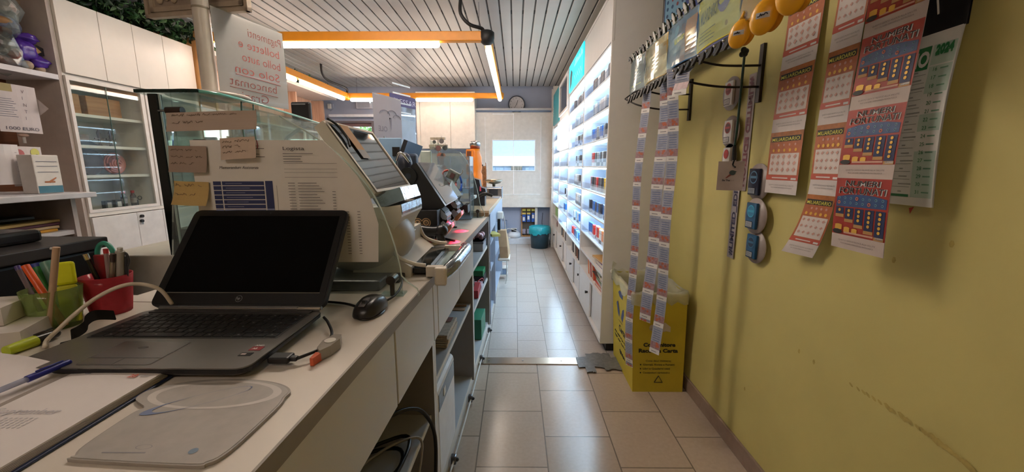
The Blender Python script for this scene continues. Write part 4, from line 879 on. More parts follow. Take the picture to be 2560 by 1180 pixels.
b = MB(); b.T = CT2; b.box((-.08, 4.32, .06), (.03, 4.43, .12), M('#8a9cb8', .5)); b.build('papers', t); b = MB(); b.T = CT2; b.box((-.08, 4.32, .285), (.03, 4.43, .34), M('#c8d0dc', .5)); b.build('papers', t)
for x, y in ((-.03, 1.5), (-.035, 1.95), (-.03, 2.4), (-.03, 2.85)):
    t = thing('cable_clip', 'small metal cable clip on the counter plinth, %s' % {1.5: 'nearest the camera', 1.95: 'second from the camera', 2.4: 'third from the camera', 2.85: 'farthest from the camera'}[y], 'clip', tuple(L(x, y, .0)))
    b = cb(MB()); b.box((-.035, y-.012, .012), (-.012, y+.012, .05), M('#6a6a6e', .3, .7), .004); b.ball((-.01, y, .03), .009, dgrey, n=8); b.build('clamp', t)
b = cb(MB()); b.tube([(-.03, .9, .02), (-.022, 1.5, .03), (-.02, 1.95, .028), (-.022, 2.4, .03), (-.02, 2.85, .02)], .004, offw); solo('skirting_cable', 'thin white cable clipped along the counter plinth', 'cable', b)
# ---- back-wall floor things
t = thing('waste_bin', 'dark round waste bin with a teal liner at the end of the aisle', 'bin', (.38, 6.12, 0))
b = MB(); b.lathe([(0, .0), (.13, .0), (.155, .33), (.15, .33), (.125, .012), (0, .012)], (.38, 6.12, 0), M('#1d3d4c', .4), n=28); b.build('body', t)
b = MB(); V = []; n = 36; tl = M('#1f97a6', .3, var=.15, scale=25, bump=.6)
for k in range(n):
    a = 6.283*k/n; r_ = lambda s_: R.uniform(-s_, s_)
    for rr_, zz in ((.13, .26), (.152, .335), (.163+r_(.004), .33), (.168+r_(.008), .27), (.165+r_(.01), .22+r_(.02))): V.append((.38+math.cos(a)*rr_, 6.12+math.sin(a)*rr_, zz))
b.raw(V, [(k*5+j, ((k+1) % n)*5+j, ((k+1) % n)*5+j+1, k*5+j+1) for k in range(n) for j in range(4)], tl, True); b.build('liner_bag', t)
t = thing('steam_cleaner', 'small white round appliance with hose on the low plinth', 'appliance', (-.02, 6.46, .1))
b = MB(); b.lathe([(0, 0), (.10, 0), (.115, .02), (.11, .06), (.07, .09), (0, .095)], (-.02, 6.46, .1), M('#c9ccd2', .35), n=24); b.build('body', t)
b = MB(); b.box((-.06, 6.43, .19), (.02, 6.48, .24), black, .01); b.box((-.07, 6.44, .235), (.03, 6.47, .25), offw, .004); b.build('handle', t)
b = MB(); b.tube([(.05, 6.42, .2), (-.12, 6.40, .25), (-.15, 6.38, .14), (-.08, 6.36, .104), (-.3, 6.36, .104)], .006, offw); b.build('hose', t)
t = thing('box', 'grey plastic container half hidden behind the end of the counter', 'container', (-.20, 6.42, .1))
b = MB(); b.lathe([(0, 0), (.07, 0), (.09, .28), (.085, .28), (0, .27)], (-.22, 6.45, .1), M('#7d879c', .5), n=20); b.build('body', t)
t = thing('key_rack', 'wooden framed hanging rack with blue and yellow packets by the teal bin', 'rack', (.3, 6.53, .1))
w_ = wood_mat('rack_wood', '#9a6a3a', '#b88a54'); x0, x1 = .10, .34
b = MB()
for a, c in (((x0, .125), (x0+.018, .55)), ((x1-.018, .125), (x1, .55)), ((x0, .1), (x1, .125)), ((x0, .55), (x1, .575))): b.box((a[0], YB-.05, a[1]), (c[0], YB-.015, c[1]), w_)
b.box((x0, YB-.02, .12), (x1, YB-.012, .56), M('#5a5048', .6)); b.build('frame', t)
b = MB(); b.cyl((x0-.01, YB-.06, .46), (x1+.01, YB-.06, .46), .006, black); b.build('rail', t)
for k in range(3):
    xx = x0+.045+.075*k
    b = MB(); b.box((xx-.028, YB-.07, .525), (xx+.028, YB-.05, .56), M('#d8c85a', .5)); b.box((xx-.028, YB-.07, .475), (xx+.028, YB-.05, .50), M('#e0c060', .5)); pk = b.build('yellow_packet', t)
    b = MB(); zz = (.47, .47, .50)[k]; b.box((xx-.03, YB-.09, .35), (xx+.03, YB-.065, zz), M('#2f55a0', .35, bump=.4), .006); b.box((xx-.02, YB-.092, .37+.02*k), (xx+.012, YB-.089, .43+.02*k), white); b.build('blue_packet', t)
    b = MB(); b.box((xx-.028, YB-.075, .15), (xx+.028, YB-.05, .23), M('#8f8a9c', .5, var=.3, scale=60), .004); b.build('lower_packet', t)
b = MB(); b.tube([(.45, 6.5, .5), (.44, 6.48, .3), (.50, 6.5, .1)], .004, black); solo('black_cable', 'black cable running down behind the teal-lined bin', 'cable', b)
# upper cupboards on the back wall
t = thing('wall_cupboard', 'cream double wall cupboard hanging left of the clock', 'cupboard', (-1.1, 6.3, 1.43))
YC = 6.22; q0 = ay(1038, 225, YC); q1 = ay(1186, 225, YC); qb = ay(1185, 371, YC)
b = MB(); b.box((q0.x, YC+.02, qb.z), (q1.x, YB, 2.34), cream); b.build('carcass', t)
for a, c in ((q0.x, ay(1050, 300, YC).x), (ay(1050, 300, YC).x, ay(1126, 300, YC).x), (ay(1126, 300, YC).x, q1.x)):
    b = MB(); b.box((a+.002, YC, qb.z), (c-.002, YC+.018, 2.28), cream, .002); b.build('door', t)
b = MB(); b.box((q0.x, YC+.005, 2.285), (q1.x, YC+.02, 2.34), cream); b.build('top_rail', t)
# grey-white lower back panel left of the door area
b = MB(); b.box((-1.75, YB-.03, .95), (-.62, YB-.005, 1.45), M('#a9a9a4', .5)); b.box((-1.75, YB-.1, .93), (-.62, YB-.005, .95), M('#9a7a5c', .5)); solo('splashback', 'grey splashback panel with wooden ledge under the cream cupboards', 'panel', b)
for k in range(3):
    b = MB(); x = -1.22+.2*k; b.box((x, 6.2, .80), (x+.16, 6.45, 1.06), M(('#3f7f96', '#6fa6c6', '#88a8b8')[k], .5), .01); solo('carton', ('teal', 'sky blue', 'grey blue')[k]+' carton on the low back wall counter', 'box', b)
b = MB(); b.box((-1.75, 6.1, 0), (-.66, 6.53, .80), cream, .004); solo('base_cabinet', 'cream base cabinet along the back wall under the cupboards', 'cabinet', b)
# ================================================================ DEVICES ON THE WORKTOP
def fp(b, Y, pts, d, m, smooth=False):
    """outline measured at distance Y, extruded d metres back along Y"""
    P = [ay(x, y, Y) for x, y in pts]
    if (P[1]-P[0]).cross(P[2]-P[1]).y > 0: P = P[::-1]
    return b.poly(P[::-1], (0, d, 0), m, smooth)
crm = M('#cfc6b8', .4, var=.02, scale=5); crm2 = M('#b9b2a8', .4); clear = GL(opac=.12, gloss=.5, rough=.06); scr = M('#0c0d10', .05, coat=1); film = M('#9aa2a8', .12, .85, bump=.6, scale=30)
# --- terminal 1
t = thing('lottery_terminal', 'cream lottery terminal with tilted screen and pull-out tray behind the clear divider', 'terminal', (-.40, 1.28, .92))
A, B_, C_, D_ = Vector((-.523, 1.12, 1.372)), Vector((-.389, 1.12, 1.176)), Vector((-.373, 1.43, 1.178)), Vector((-.500, 1.43, 1.365))
n = (B_-A).cross(C_-A).normalized()
if n.x < 0: n = -n
b = MB(); b.hexa([B_-n*.032, C_-n*.032, D_-n*.032, A-n*.032, B_, C_, D_, A], crm); b.build('screen_housing', t)
ctr = (A+B_+C_+D_)/4
def sh(P, k, o): return [ctr+(p-ctr)*k+n*o for p in P]
b = MB(); q = sh([B_, C_, D_, A], .93, .0006); b.raw(q, [(0, 1, 2, 3)], M('#8f9498', .04, .95, var=.012)); rimv = sh([B_, C_, D_, A], 1.0, .004)+sh([B_, C_, D_, A], .93, .004)+q
b.raw(rimv, [(0, 1, 5, 4), (1, 2, 6, 5), (2, 3, 7, 6), (3, 0, 4, 7), (4, 5, 9, 8), (5, 6, 10, 9), (6, 7, 11, 10), (7, 4, 8, 11)], crm); b.build('screen', t)
ev = (D_-A).normalized(); dv = (B_-A).normalized()
b = MB(); o = A+ev*.075+dv*.005+n*.005; b.plate([o, o+dv*.085, o+dv*.085+ev*.05, o+ev*.05], .001, M('#a87c4c', .6)); o2 = o+dv*.085; b.plate([o2, o2+dv*.03, o2+dv*.03+ev*.05, o2+ev*.05], .001, M('#7a7470', .4)); b.build('tape_strip', t)
b = MB(); b.tube([A+ev*.01+n*.01, A+ev*.045+dv*.01+n*.008, A+ev*.055+dv*.05+n*.008, A+ev*.035+dv*.085+n*.006], .0035, dgrey); b.build('cable', t)
b = MB(); fp(b, 1.17, [(926, 488), (1000, 468), (1012, 500), (948, 522)], .2, film); b.build('hinge', t)
b = MB(); fp(b, 1.16, [(915, 520), (969, 517), (1001, 512), (1004, 543), (992, 562), (983, 580), (981, 598), (986, 609), (945, 640), (915, 610)], .26, crm, False); b.build('printer_head', t)
b = MB(); fp(b, 1.165, [(985, 514), (1003, 511), (1006, 530), (1004, 541), (990, 541)], .25, film); b.build('clear_cap', t)
b = MB(); b.ball((-.475, 1.24, 1.03), .17, crm2, (.92, .85, .62), 24); b.build('round_base', t)
b = MB(); fp(b, 1.16, [(905, 600), (985, 598), (985, 640), (1028, 668), (1028, 697), (930, 697), (880, 690)], .34, crm); b.build('base_body', t)
b = MB(); b.tube([(-.365, 1.16, 1.03), (-.35, 1.16, .985), (-.30, 1.15, .965), (-.265, 1.15, .96)], .006, crm); b.build('rim', t); b = MB(); b.tube([(-.365, 1.5, 1.03), (-.345, 1.5, .985), (-.30, 1.5, .965), (-.262, 1.5, .96)], .006, crm); b.build('rim', t)
b = MB(); b.box((-.42, 1.175, .93), (-.25, 1.48, .945), M('#15181a', .2)); b.box((-.40, 1.2, .945), (-.26, 1.46, .952), M('#1d2424', .1)); b.build('open_tray', t)
b = MB(); b.box((-.265, 1.15, .925), (-.21, 1.175, .955), crm); b.box((-.265, 1.47, .925), (-.195, 1.49, .955), crm); b.box((-.265, 1.17, .925), (-.20, 1.48, .935), M('#8fa09c', .2)); b.build('tray_arm', t)
b = MB(); b.tube([(-.222, 1.13, .93), (-.195, 1.2, .945), (-.185, 1.32, .95), (-.18, 1.45, .95), (-.195, 1.50, .945)], lambda u: .017+.006*math.sin(u*3.1), film, n=10); b.box((-.235, 1.12, .905), (-.20, 1.15, .96), crm, .006); b.build('tray_handle', t)
b = MB(); b.box((-.62, 1.10, .9205), (-.33, 1.46, .935), black, .004); b.build('foot', t)
# --- second, black terminal
t = thing('lottery_terminal', 'black lottery terminal with round logo and slanted screen next along the worktop', 'terminal', (-.36, 1.85, .92))
bk = M('#101219', .5, var=.05)
b = MB(); fp(b, 1.66, [(1003, 470), (1012, 440), (1030, 412), (1041, 409), (1108, 518), (1085, 530), (1085, 598), (1027, 600), (1025, 560), (1000, 540)], .32, bk); b.build('body', t)
b = MB(); fp(b, 1.64, [(1029, 412), (1041, 407), (1113, 515), (1103, 522)], .36, M('#0b0c10', .3)); b.build('screen_housing', t)
P = [ay(1042, 407, 1.66), ay(1113, 513, 1.66)]; o = Vector((.003, .02, .002))
b = MB(); b.raw([P[0]+o, P[0]+o+Vector((0, .34, 0)), P[1]+o+Vector((0, .34, 0)), P[1]+o], [(0, 1, 2, 3)], M('#a9adb0', .06, .8, var=.012)); b.build('screen', t)
b = MB(); c = ay(1022, 440, 1.655); b.cyl(c, c-Vector((0, .012, 0)), .035, M('#0c0c10', .3), n=24); b.disc(c-Vector((0, .0125, 0)), .012, (0, -1, 0), M('#3a4050', .2)); b.build('round_knob', t)
b = MB(); s = Sheet(ay(1036, 590, 1.60), (1, 0, 0), (0, 0, 1), .095, .105); b.box(tuple(s.o), tuple(s.o+Vector((.095, .12, .105))), bk, .004)
cr = M('#d8b48c', .5)
for k, tx in enumerate('TO'):
    u = .022+.034*k-.012; s.disc(b, u+.006, .055, .019, cr, .001, 24); s.disc(b, u+.006, .055, .0155, bk, .0014, 24); s.disc(b, u+.006, .055, .0125, cr, .0018, 24); s.text(b, tx, u, .049, .011, bk, l=.0022, bold=.05)
b.build('logo_box', t)
# customer display on a stand, facing away
t = thing('customer_display', 'blue-grey back of a tilted customer display beyond the cream terminal', 'monitor', (-.5, 2.05, .92))
Pq = [ay(1020, 352, 2.0), ay(997, 420, 2.0), ay(1033, 428, 2.2), ay(1057, 366, 2.2)]
b = MB(); b.plate(Pq, .022, M('#31343c', .4)); b.plate([p+Vector((.001, -.002, 0)) for p in Pq], .002, M('#6d86a4', .25, var=.1, scale=5)); b.build('screen_back', t)
b = MB(); q = ay(1030, 402, 2.04); b.box(q-Vector((.035, .03, .05)), q+Vector((.03, .02, .035)), M('#4c5a70', .35), .012); b.build('bracket', t)
b = MB(); b.cyl((q.x, 2.08, .92), (q.x, 2.08, q.z), .018, dgrey); b.cyl((q.x, 2.08, .921), (q.x, 2.08, .93), .08, dgrey, n=24); b.build('stand', t)
t = thing('webcam_speaker', 'small silver-rimmed dark device peeking between the cream and black terminals', 'speaker', (-.47, 1.95, .92))
b = MB(); q = ay(1012, 412, 1.92); b.ball(q, .045, M('#3a3f4e', .3), (.8, .8, 1.3)); b.cyl((q.x, q.y, .92), (q.x, q.y, q.z), .02, dgrey); b.build('body', t)
b = MB(); b.tube([q+Vector((-.03, -.03, .02)), q+Vector((-.005, -.045, .055)), q+Vector((.03, -.03, .01))], .006, steel); b.build('rim', t)
# --- third terminal: grey screens
t = thing('lottery_terminal', 'third terminal with pale grey slanted screen and scribble-like light streaks', 'terminal', (-.35, 2.25, .92))
b = MB(); fp(b, 2.1, [(1070, 420), (1081, 414), (1135, 500), (1120, 530), (1090, 540)], .30, bk); b.build('body', t)
P = [ay(1083, 413, 2.1), ay(1137, 498, 2.1)]; b = MB(); b.raw([P[0]+o, P[0]+o+Vector((0, .30, 0)), P[1]+o+Vector((0, .30, 0)), P[1]+o], [(0, 1, 2, 3)], M('#a9adb0', .08, .7, var=.013)); b.build('screen', t)
# code scanners with red light
def units(base, lab, Y, dx, dy, k, px0):
    f = lambda L: [(px0[0]+dx+(x-px0[0])*k, px0[1]+dy+(y-px0[1])*k) for x, y in L]
    q = ay(*f([(1100, 560)])[0], Y); t = thing('code_scanner', lab, 'scanner', (q.x, Y, .92), group='code scanners under the screens')
    b = MB(); fp(b, Y, f([(1080, 522), (1096, 516), (1112, 530), (1118, 552), (1106, 580), (1084, 600)]), .11, bk); b.build('body', t)
    b = MB(); fp(b, Y-.004, f([(1091, 527), (1099, 521), (1119, 541), (1115, 550), (1106, 548)]), .118, M('#b4c4e0', .25)); b.build('cap', t)
    b = MB(); fp(b, Y-.004, f([(1098, 561), (1107, 552), (1122, 564), (1117, 579), (1107, 576)]), .118, M('#b4c4e0', .25)); b.build('cap', t)
    b = MB(); fp(b, Y-.006, f([(1107, 586), (1112, 574), (1127, 560), (1129, 570), (1118, 585)]), .122, M('#c08a68', .4)); b.build('lip', t)
    ld = bpy.data.lights.new('scanner_light', 'SPOT'); ld.energy = 2.6; ld.color = (1, .02, .08); ld.spot_size = math.radians(50); ld.shadow_soft_size = .008
    lo = bpy.data.objects.new('scanner_light', ld); COL.objects.link(lo); lo.location = (ay(*f([(1132, 566)])[0], Y).x, Y+.05, 1.03); lo.rotation_euler = (0, math.radians(14), 0)
units(0, 'blue and tan code scanner pointing at the worktop, the nearer of two', 1.68, 0, 0, 1, (1100, 560))
units(0, 'blue and tan code scanner pointing at the worktop, the farther of two', 1.98, 28, -30, .86, (1100, 560))
t = thing('barcode_gun', 'black pistol-grip barcode reader lying on the worktop by the cream terminal', 'scanner', (-.33, 1.55, .92))
b = MB(); P = [ay(x, y, 1.55) for x, y in ((1032, 572), (1055, 576), (1085, 578), (1104, 574))]; b.tube(P, lambda u: .022-.004*u, M('#141418', .35)); b.ball(P[-1]+Vector((.0, 0, -.005)), .028, M('#141418', .35), (.9, 1, .9)); b.build('head', t)
b = MB(); b.tube([ay(1098, 582, 1.55), ay(1104, 602, 1.52)], .016, M('#141418', .35), sub=1); b.build('grip', t)
b = MB(); b.tube([ay(1045, 575, 1.56), ay(1030, 600, 1.6), ay(1036, 612, 1.62)], .004, black); b.build('cord', t)
def lying(nm, lab, cat, p, q, w, h, m, parts=()):
    p = Vector(p); q = Vector(q); d = (q-p); L_ = d.length; ang = math.atan2(d.y, d.x)
    T = Matrix.Translation(p) @ Matrix.Rotation(ang, 4, 'Z'); t = thing(nm, lab, cat, tuple(p)); b = MB(); b.T = T; b.box((0, -w/2, .0005), (L_, w/2, h), m, min(w, h)*.35); b.build('body', t)
    for pn, x0, x1, hh, m2 in parts:
        b = MB(); b.T = T; b.box((L_*x0, -w/2-.001, 0.0008), (L_*x1, w/2+.001, hh), m2, .002); b.build(pn, t)
    return t
p, q = az(1036, 614, .925), az(1092, 603, .925); lying('utility_knife', 'red utility knife lying under the black barcode reader', 'knife', (p.x, p.y, .92), (q.x, q.y, .92), .022, .018, M('#b0301c', .4))
p, q = az(1070, 614, .925), az(1113, 605, .925); lying('folding_ruler', 'pale cream folding knife lying beside the red utility knife', 'knife', (p.x, p.y, .92), (q.x, q.y, .92), .02, .014, M('#c8bc98', .4))
p, q = az(1105, 581, .925), az(1145, 592, .925); lying('pen', 'black pen lying on the worktop near the red light spots', 'pen', (p.x, p.y-.12, .92), (q.x, q.y-.1, .92), .009, .009, black)
p, q = az(1128, 567, .925), az(1142, 568, .925); lying('pen', 'short black pen cap end between the two red light spots', 'pen', (p.x, p.y, .92), (q.x, q.y, .92), .012, .009, black)
b = MB(); fp(b, 2.32, [(1139, 508), (1141, 530), (1170, 532), (1169, 513), (1160, 512), (1153, 518), (1147, 509)], .12, black); tag(b.build('card_holder'), 'black notched card holder on the worktop before the second clear divider', 'holder')
# folded light-blue paper, tape rings, meter, clear box
b = MB(); Y = 2.15; tri_ = [ay(1130, 451, Y), ay(1156, 488, Y), ay(1112, 515, Y-.05), ay(1106, 500, Y), ay(1118, 474, Y)]; b.raw(tri_+[ay(1127, 492, Y-.04)], [(0, 4, 5), (4, 3, 5), (3, 2, 5), (2, 1, 5), (1, 0, 5)], M('#bcd8ea', .5, var=.03)); tag(b.build('folded_paper'), 'light blue folded paper leaning on the third terminal', 'paper')
for px, py, col, rr_, lab, Y in ((1128, 455, '#a8362c', .075, 'red-edged tape ring leaning inside the clear box', 2.3), (1144, 455, '#2456b8', .07, 'blue-edged tape ring leaning inside the clear box', 2.4)):
    c = ay(px-9, py+4, Y); b = MB(); P = [c+Vector((math.cos(a)*rr_*.6, .02*math.cos(a), math.sin(a)*rr_)) for a in [k*.314 for k in range(20)]]; P.append(P[0]); b.tube(P, .006, M(col, .3), n=6, sub=1)
    b.raw([c]+P[:-1], [(0, i+1, (i+1) % 20+1) for i in range(20)], GL(opac=.3, gloss=.2)); t = b.build('tape_ring'); tag(t, lab, 'tape')
b = MB(); q = ay(1132, 438, 2.2); b.T = Matrix.Translation(q) @ Matrix.Rotation(.5, 4, 'Y'); b.box((-.03, -.02, -.025), (.035, .02, .025), M('#77807c', .35, var=.3, scale=60), .004); b.box((-.01, -.022, -.015), (.012, -.0195, .012), M('#5a3a3a')); b.T = Matrix.Identity(4); b.tube([q+Vector((.04, 0, 0)), q+Vector((.055, 0, .02)), q+Vector((.05, 0, .035))], .003, steel); tag(b.build('key_box'), 'small grey metal gadget hanging on the clear box edge', 'gadget')
t = thing('clear_box', 'tall clear acrylic display box on the worktop before the orange tower', 'display box', (-.30, 2.45, .92))
Y = 2.45; a, c = ay(1150, 505, Y), ay(1172, 390, Y); x0, x1, z0, z1 = a.x-.13, c.x+.005, .925, c.z
b = MB(); E_ = M('#cfd8e6', .2, alpha=.6)
for (ax0, ay0, ax1, ay1) in ((x0, Y, x1, Y+.003), (x0, Y+.2, x1, Y+.203), (x0, Y, x0+.003, Y+.2), (x1-.003, Y, x1, Y+.2)): b.box((ax0, ay0, z0), (ax1, ay1, z1), GL('#eaf0f6', .08, .2))
for xx, yy in ((x0, Y), (x1-.004, Y), (x1-.004, Y+.2), (x0+.075, Y)): b.box((xx, yy, z0), (xx+.004, yy+.004, z1), E_)
b.build('walls', t)
b = MB()
for z in (z0+.002, z0+.11, z0+.19): b.box((x0+.075, Y+.003, z), (x1, Y+.2, z+.003), E_)
b.build('shelves', t)
b = MB(); b.lathe([(0, 0), (.008, 0), (.008, .02), (.003, .03), (0, .035)], (x1-.04, Y+.05, z0+.193), white, n=10); b.build('candle', t)
# --- far counter: orange tower, phone, scale
t = thing('vending_tower', 'orange stacked dispenser tower with metal cap on the far counter', 'dispenser', (-.35, 3.4, .96))
Y = 3.4; org = M('#e8821a', .4, var=.05); q0 = ay(1172, 452, Y); q1 = ay(1198, 372, Y)
b = MB(); xa, xb_ = q0.x, ay(1199, 400, Y).x; zt2 = q1.z
b.lathe([(0, 0), (.055, 0), (.058, .03), (.05, .10), (.058, .13), (.058, .22), (.05, .24), (.058, .28), (.055, .36), (.042, .40), (.038, zt2-.96), (0, zt2-.96)], ((xa+xb_)/2+.01, Y, .96), org, n=20); b.build('body', t)
for k in range(3):
    b = MB(); z = 1.06+.12*k; b.box((xa-.012, Y-.06, z), (xa+.045, Y-.01, z+.085), org, .006); b.box((xa-.005, Y-.062, z+.02), (xa+.03, Y-.058, z+.07), M('#6a3a24', .4)); b.build('pocket', t)
b = MB(); c = Vector(((xa+xb_)/2+.01, Y, zt2)); b.lathe([(0, 0), (.04, 0), (.042, .025), (.038, .03), (.04, .045), (.03, .06), (0, .065)], c-Vector((0, 0, .0)), M('#8f3a1a', .4), n=18); b.lathe([(0, .02), (.044, .022), (.044, .05), (.035, .06), (0, .062)], c, steel, n=18); b.build('cap', t)
b = MB(); b.box((xb_+.0, Y-.01, 1.25), (xb_+.03, Y+.01, 1.262), dgrey); b.build('lever', t)
t = thing('payment_phone', 'black desk phone and card terminal on the far counter', 'phone', (-.40, 2.9, .96))
Y = 2.95; b = MB(); fp(b, Y, [(1171, 442), (1198, 450), (1201, 468), (1213, 472), (1216, 490), (1172, 495)], .14, M('#1c1d24', .35)); b.box(ay(1174, 490, Y)+Vector((0, 0, 0)), Vector((ay(1212, 490, Y).x, Y+.14, .961)), M('#1c1d24', .35)); b.build('body', t)
b = MB(); fp(b, Y-.01, [(1199, 466), (1202, 466), (1203, 478), (1199, 478)], .01, M('#c8405a', .4)); b.build('red_key', t)
b = MB(); b.tube([ay(1196, 492, Y-.05), ay(1210, 484, Y-.08), ay(1226, 488, Y-.08), ay(1231, 490, Y-.08)], .011, M('#14151a', .3)); b.build('handset', t)
b = MB(); b.box(ay(1172, 497, 2.75)-Vector((0, .0, .0)), ay(1188, 490, 2.75)+Vector((0, .12, 0)), M('#dfe3ea', .5), .003); solo('receipt_stack', 'small white paper stack beside the black phone', 'papers', b)
t = thing('kitchen_scale', 'silver kitchen scale with round pan on the far counter', 'scale', (-.22, 3.7, .96))
Y = 3.7; cxy = ay(1237, 470, Y); b = MB(); b.box((cxy.x-.09, Y-.05, .975), (cxy.x+.07, Y+.12, 1.055), M('#8f9094', .25, .8, var=.2), .008); b.build('body', t)
b = MB(); b.box((cxy.x-.05, Y-.052, .985), (cxy.x+.03, Y-.05, 1.045), M('#35373d', .15)); b.build('dial', t)
b = MB(); b.lathe([(0, .062), (.012, .062), (.015, .085), (.06, .095), (.085, .125), (.082, .127), (.055, .10), (0, .095)], (cxy.x-.01, Y+.03, 1.0), M('#b0a898', .25, .9), n=26); b.build('pan', t)
b = MB()
for dx in (-.085, .065): b.cyl((cxy.x+dx, Y-.04, .961), (cxy.x+dx, Y-.04, 1.06), .006, steel, n=8); b.cyl((cxy.x+dx, Y+.11, .961), (cxy.x+dx, Y+.11, 1.06), .006, steel, n=8)
b.build('legs', t)
t = thing('lighter_tube', 'tall clear tube of coppery items standing beside the scale', 'display tube', (-.32, 3.9, .96))
q = ay(1209, 440, 3.9); b = MB(); b.box((q.x-.02, 3.88, .96), (q.x+.02, 3.92, ay(1209, 415, 3.9).z), M('#9a7a5c', .3, .5, var=.5, scale=40)); b.build('contents', t)
b = MB(); b.box((q.x+.022, 3.87, .96), (q.x+.03, 3.93, ay(1209, 412, 3.9).z+.02), steel); b.build('upright', t)
# pendant stand
t = thing('pendant_stand', 'tiered wooden stand with hanging round pendants on the worktop', 'jewellery stand', (-.55, 2.9, .92))
Y = 2.9; wdm = wood_mat('stand_wood', '#8f8474', '#b5a890')
c0 = ay(1095, 347, Y); b = MB(); b.cyl((c0.x, Y, .93), (c0.x, Y, c0.z), .004, wdm, n=8); b.cyl((c0.x, Y, .92), (c0.x, Y, .935), .05, wdm, n=20); b.build('post', t)
for (xa_, ya_, xb2, yb2) in ((1076, 348, 1113, 344), (1073, 366, 1119, 362)):
    b = MB(); b.box(ay(xa_, ya_+1.5, Y)-Vector((0, .012, 0)), ay(xb2, yb2-.5, Y)+Vector((0, .012, 0)), wdm, .002); b.build('bar', t)
for px, py, r_, col in ((1086, 355, .012, '#3a3a3a'), (1104, 353, .017, '#5a5454'), (1096, 371, .02, '#6a2a2c'), (1113, 370, .017, '#2c2c30'), (1078, 370, .012, '#8a8478'), (1084, 370, .010, '#75706a'), (1089, 372, .009, '#4a4644'), (1110, 370, .012, '#2a2a2c'), (1101, 390, .024, '#b0583c'), (1108, 389, .018, '#8f5a44')):
    c = ay(px, py, Y-.012); b = MB(); b.cyl(c, c-Vector((0, .006, 0)), r_, M(col, .4), n=16); b.cyl(c+Vector((0, 0, r_)), c+Vector((0, 0, r_+.02)), .0012, steel, n=4); b.build('pendant', t)
# ---- clear dividers
def divider(Y, pts, label, screw):
    t = thing('clear_divider', label, 'divider', (ay(pts[0][0], pts[0][1], Y).x, Y, .92), group='clear dividers across the worktop')
    b = MB(); P = [ay(x, y, Y) for x, y in pts]; b.poly(P, (0, .005, 0), GL('#f2f7f4', .05, .08)); b.build('sheet', t)
    b = MB(); b.tube([p+Vector((0, .0025, 0)) for p in P[1:]], .0022, M('#d6e4de', .15, alpha=.75), n=6, sub=4); b.build('edge', t)
    c = az(screw[0], screw[1], .921); c.y = Y-.01; b = MB(); b.cyl((c.x, Y-.01, .921), (c.x, Y-.01, .965), .006, M('#4a463f', .3, .7)); b.cyl((c.x, Y-.022, .963), (c.x, Y+.012, .963), .012, M('#4a463f', .3, .7), n=16); b.box((c.x-.03, Y-.02, .9205), (c.x+.03, Y+.02, .924), plex); b.build('clamp', t)
divider(1.0, [(430, 290), (698, 290), (775, 335), (835, 378), (880, 420), (925, 475), (955, 530), (978, 590), (993, 640), (1003, 690), (1008, 748), (430, 745)], 'clear acrylic divider behind the laptop with printed sheets taped to it', (975, 745))
divider(2.58, [(1075, 350), (1150, 380), (1168, 405), (1182, 436), (1192, 470), (1200, 510), (1203, 545), (1075, 545)], 'clear acrylic divider farther along, beside the clear box', (1193, 546))
# printed sheets
def doc(nm, label, Y, px0, px1, py0, py1, m=paper, cat='paper', tilt=0):
    p = ay(px0, py1, Y); q = ay(px1, py0, Y); w = q.x-p.x; h = q.z-p.z
    r = Vector((math.cos(tilt), 0, math.sin(tilt))); s = Sheet(p, r, Vector((-math.sin(tilt), 0, math.cos(tilt))), w, h, lambda u, v: .004*math.sin(3*u+2*v)); b = MB(); s.base(b, m, 4, 4, .0006); return s, b
pt = M('#3c3a40', .7); nb_ = M('#2c3664', .5); nb2 = M('#7a84ac', .5)
s, b = doc('a', '', .992, 517, 722, 350, 652); w, h = s.w, s.h
s.text(b, 'Memorandum Assistenza', .065, h-.069, .007, pt, width=.093, shear=.2)
for k in range(8):
    m_ = nb_ if k < 6 else nb2
    for u0, u1 in ((.045, .064), (.067, .168)): s.rect(b, u0, h-.109-.0115*k, u1, h-.0995-.0115*k, m_, .0008, 1, 1)
    s.rect(b, .075, h-.105-.0115*k, .115+.006*(k*3 % 5), h-.1037-.0115*k, M('#8a90b0'), .0012, 1, 1)
s.rect(b, .171, h-.167, .189, h-.0985, nb_, .0008, 1, 1); s.rect(b, .171, h-.19, .189, h-.167, nb2, .0008, 1, 1)
for k in range(6): s.rect(b, .14, h-.008-.0065*k, .14+.012+.012*((k*7) % 3), h-.0068-.0065*k, pt, .0008, 1, 1)
s.rect(b, .198, h-.2, .1985, h-.11, pt, .0008, 1, 1)
tag(b.build('printed_sheet'), 'printed sheet with a dark blue table titled Memorandum Assistenza on the divider', 'paper')
s, b = doc('b', '', .994, 725, 946, 350, 655); w, h = s.w, s.h
b.bm.free(); b = MB()
cut = [(725, 350), (806, 350), (850, 392), (893, 440), (925, 492), (946, 560), (946, 655), (725, 655)]
b.poly([ay(x, y, .994) for x, y in cut], (0, .0008, 0), paper)
s.text(b, 'Logista', .012, h-.024, .0085, pt, width=.051)
for k, L_ in enumerate((.072, .045, .042, .046)): s.rect(b, .012, h-.033-.0065*k, .012+L_, h-.0318-.0065*k, pt, .003, 1, 1)
for v in (.056, .070, .078, .09): s.rect(b, .012, h-v, .14, h-v+.0006, pt, .003, 1, 1)
for k in range(26):
    y_ = h-.104-.0071*k
    if k % 3 != 2 or k < 9: s.rect(b, .018, y_, .035, y_+.0012, pt, .003, 1, 1); s.rect(b, .042, y_, .088+.006*((k*5) % 4), y_+.0012, pt, .003, 1, 1)
    if y_ > .01 and 350+1000*(.104+.0071*k) > 470: s.rect(b, .125, y_, .133, y_+.0012, pt, .003, 1, 1)
    if k > 9: s.rect(b, .155, y_, .163, y_+.0012, pt, .003, 1, 1); s.rect(b, .183, y_, .190, y_+.0012, pt, .003, 1, 1)
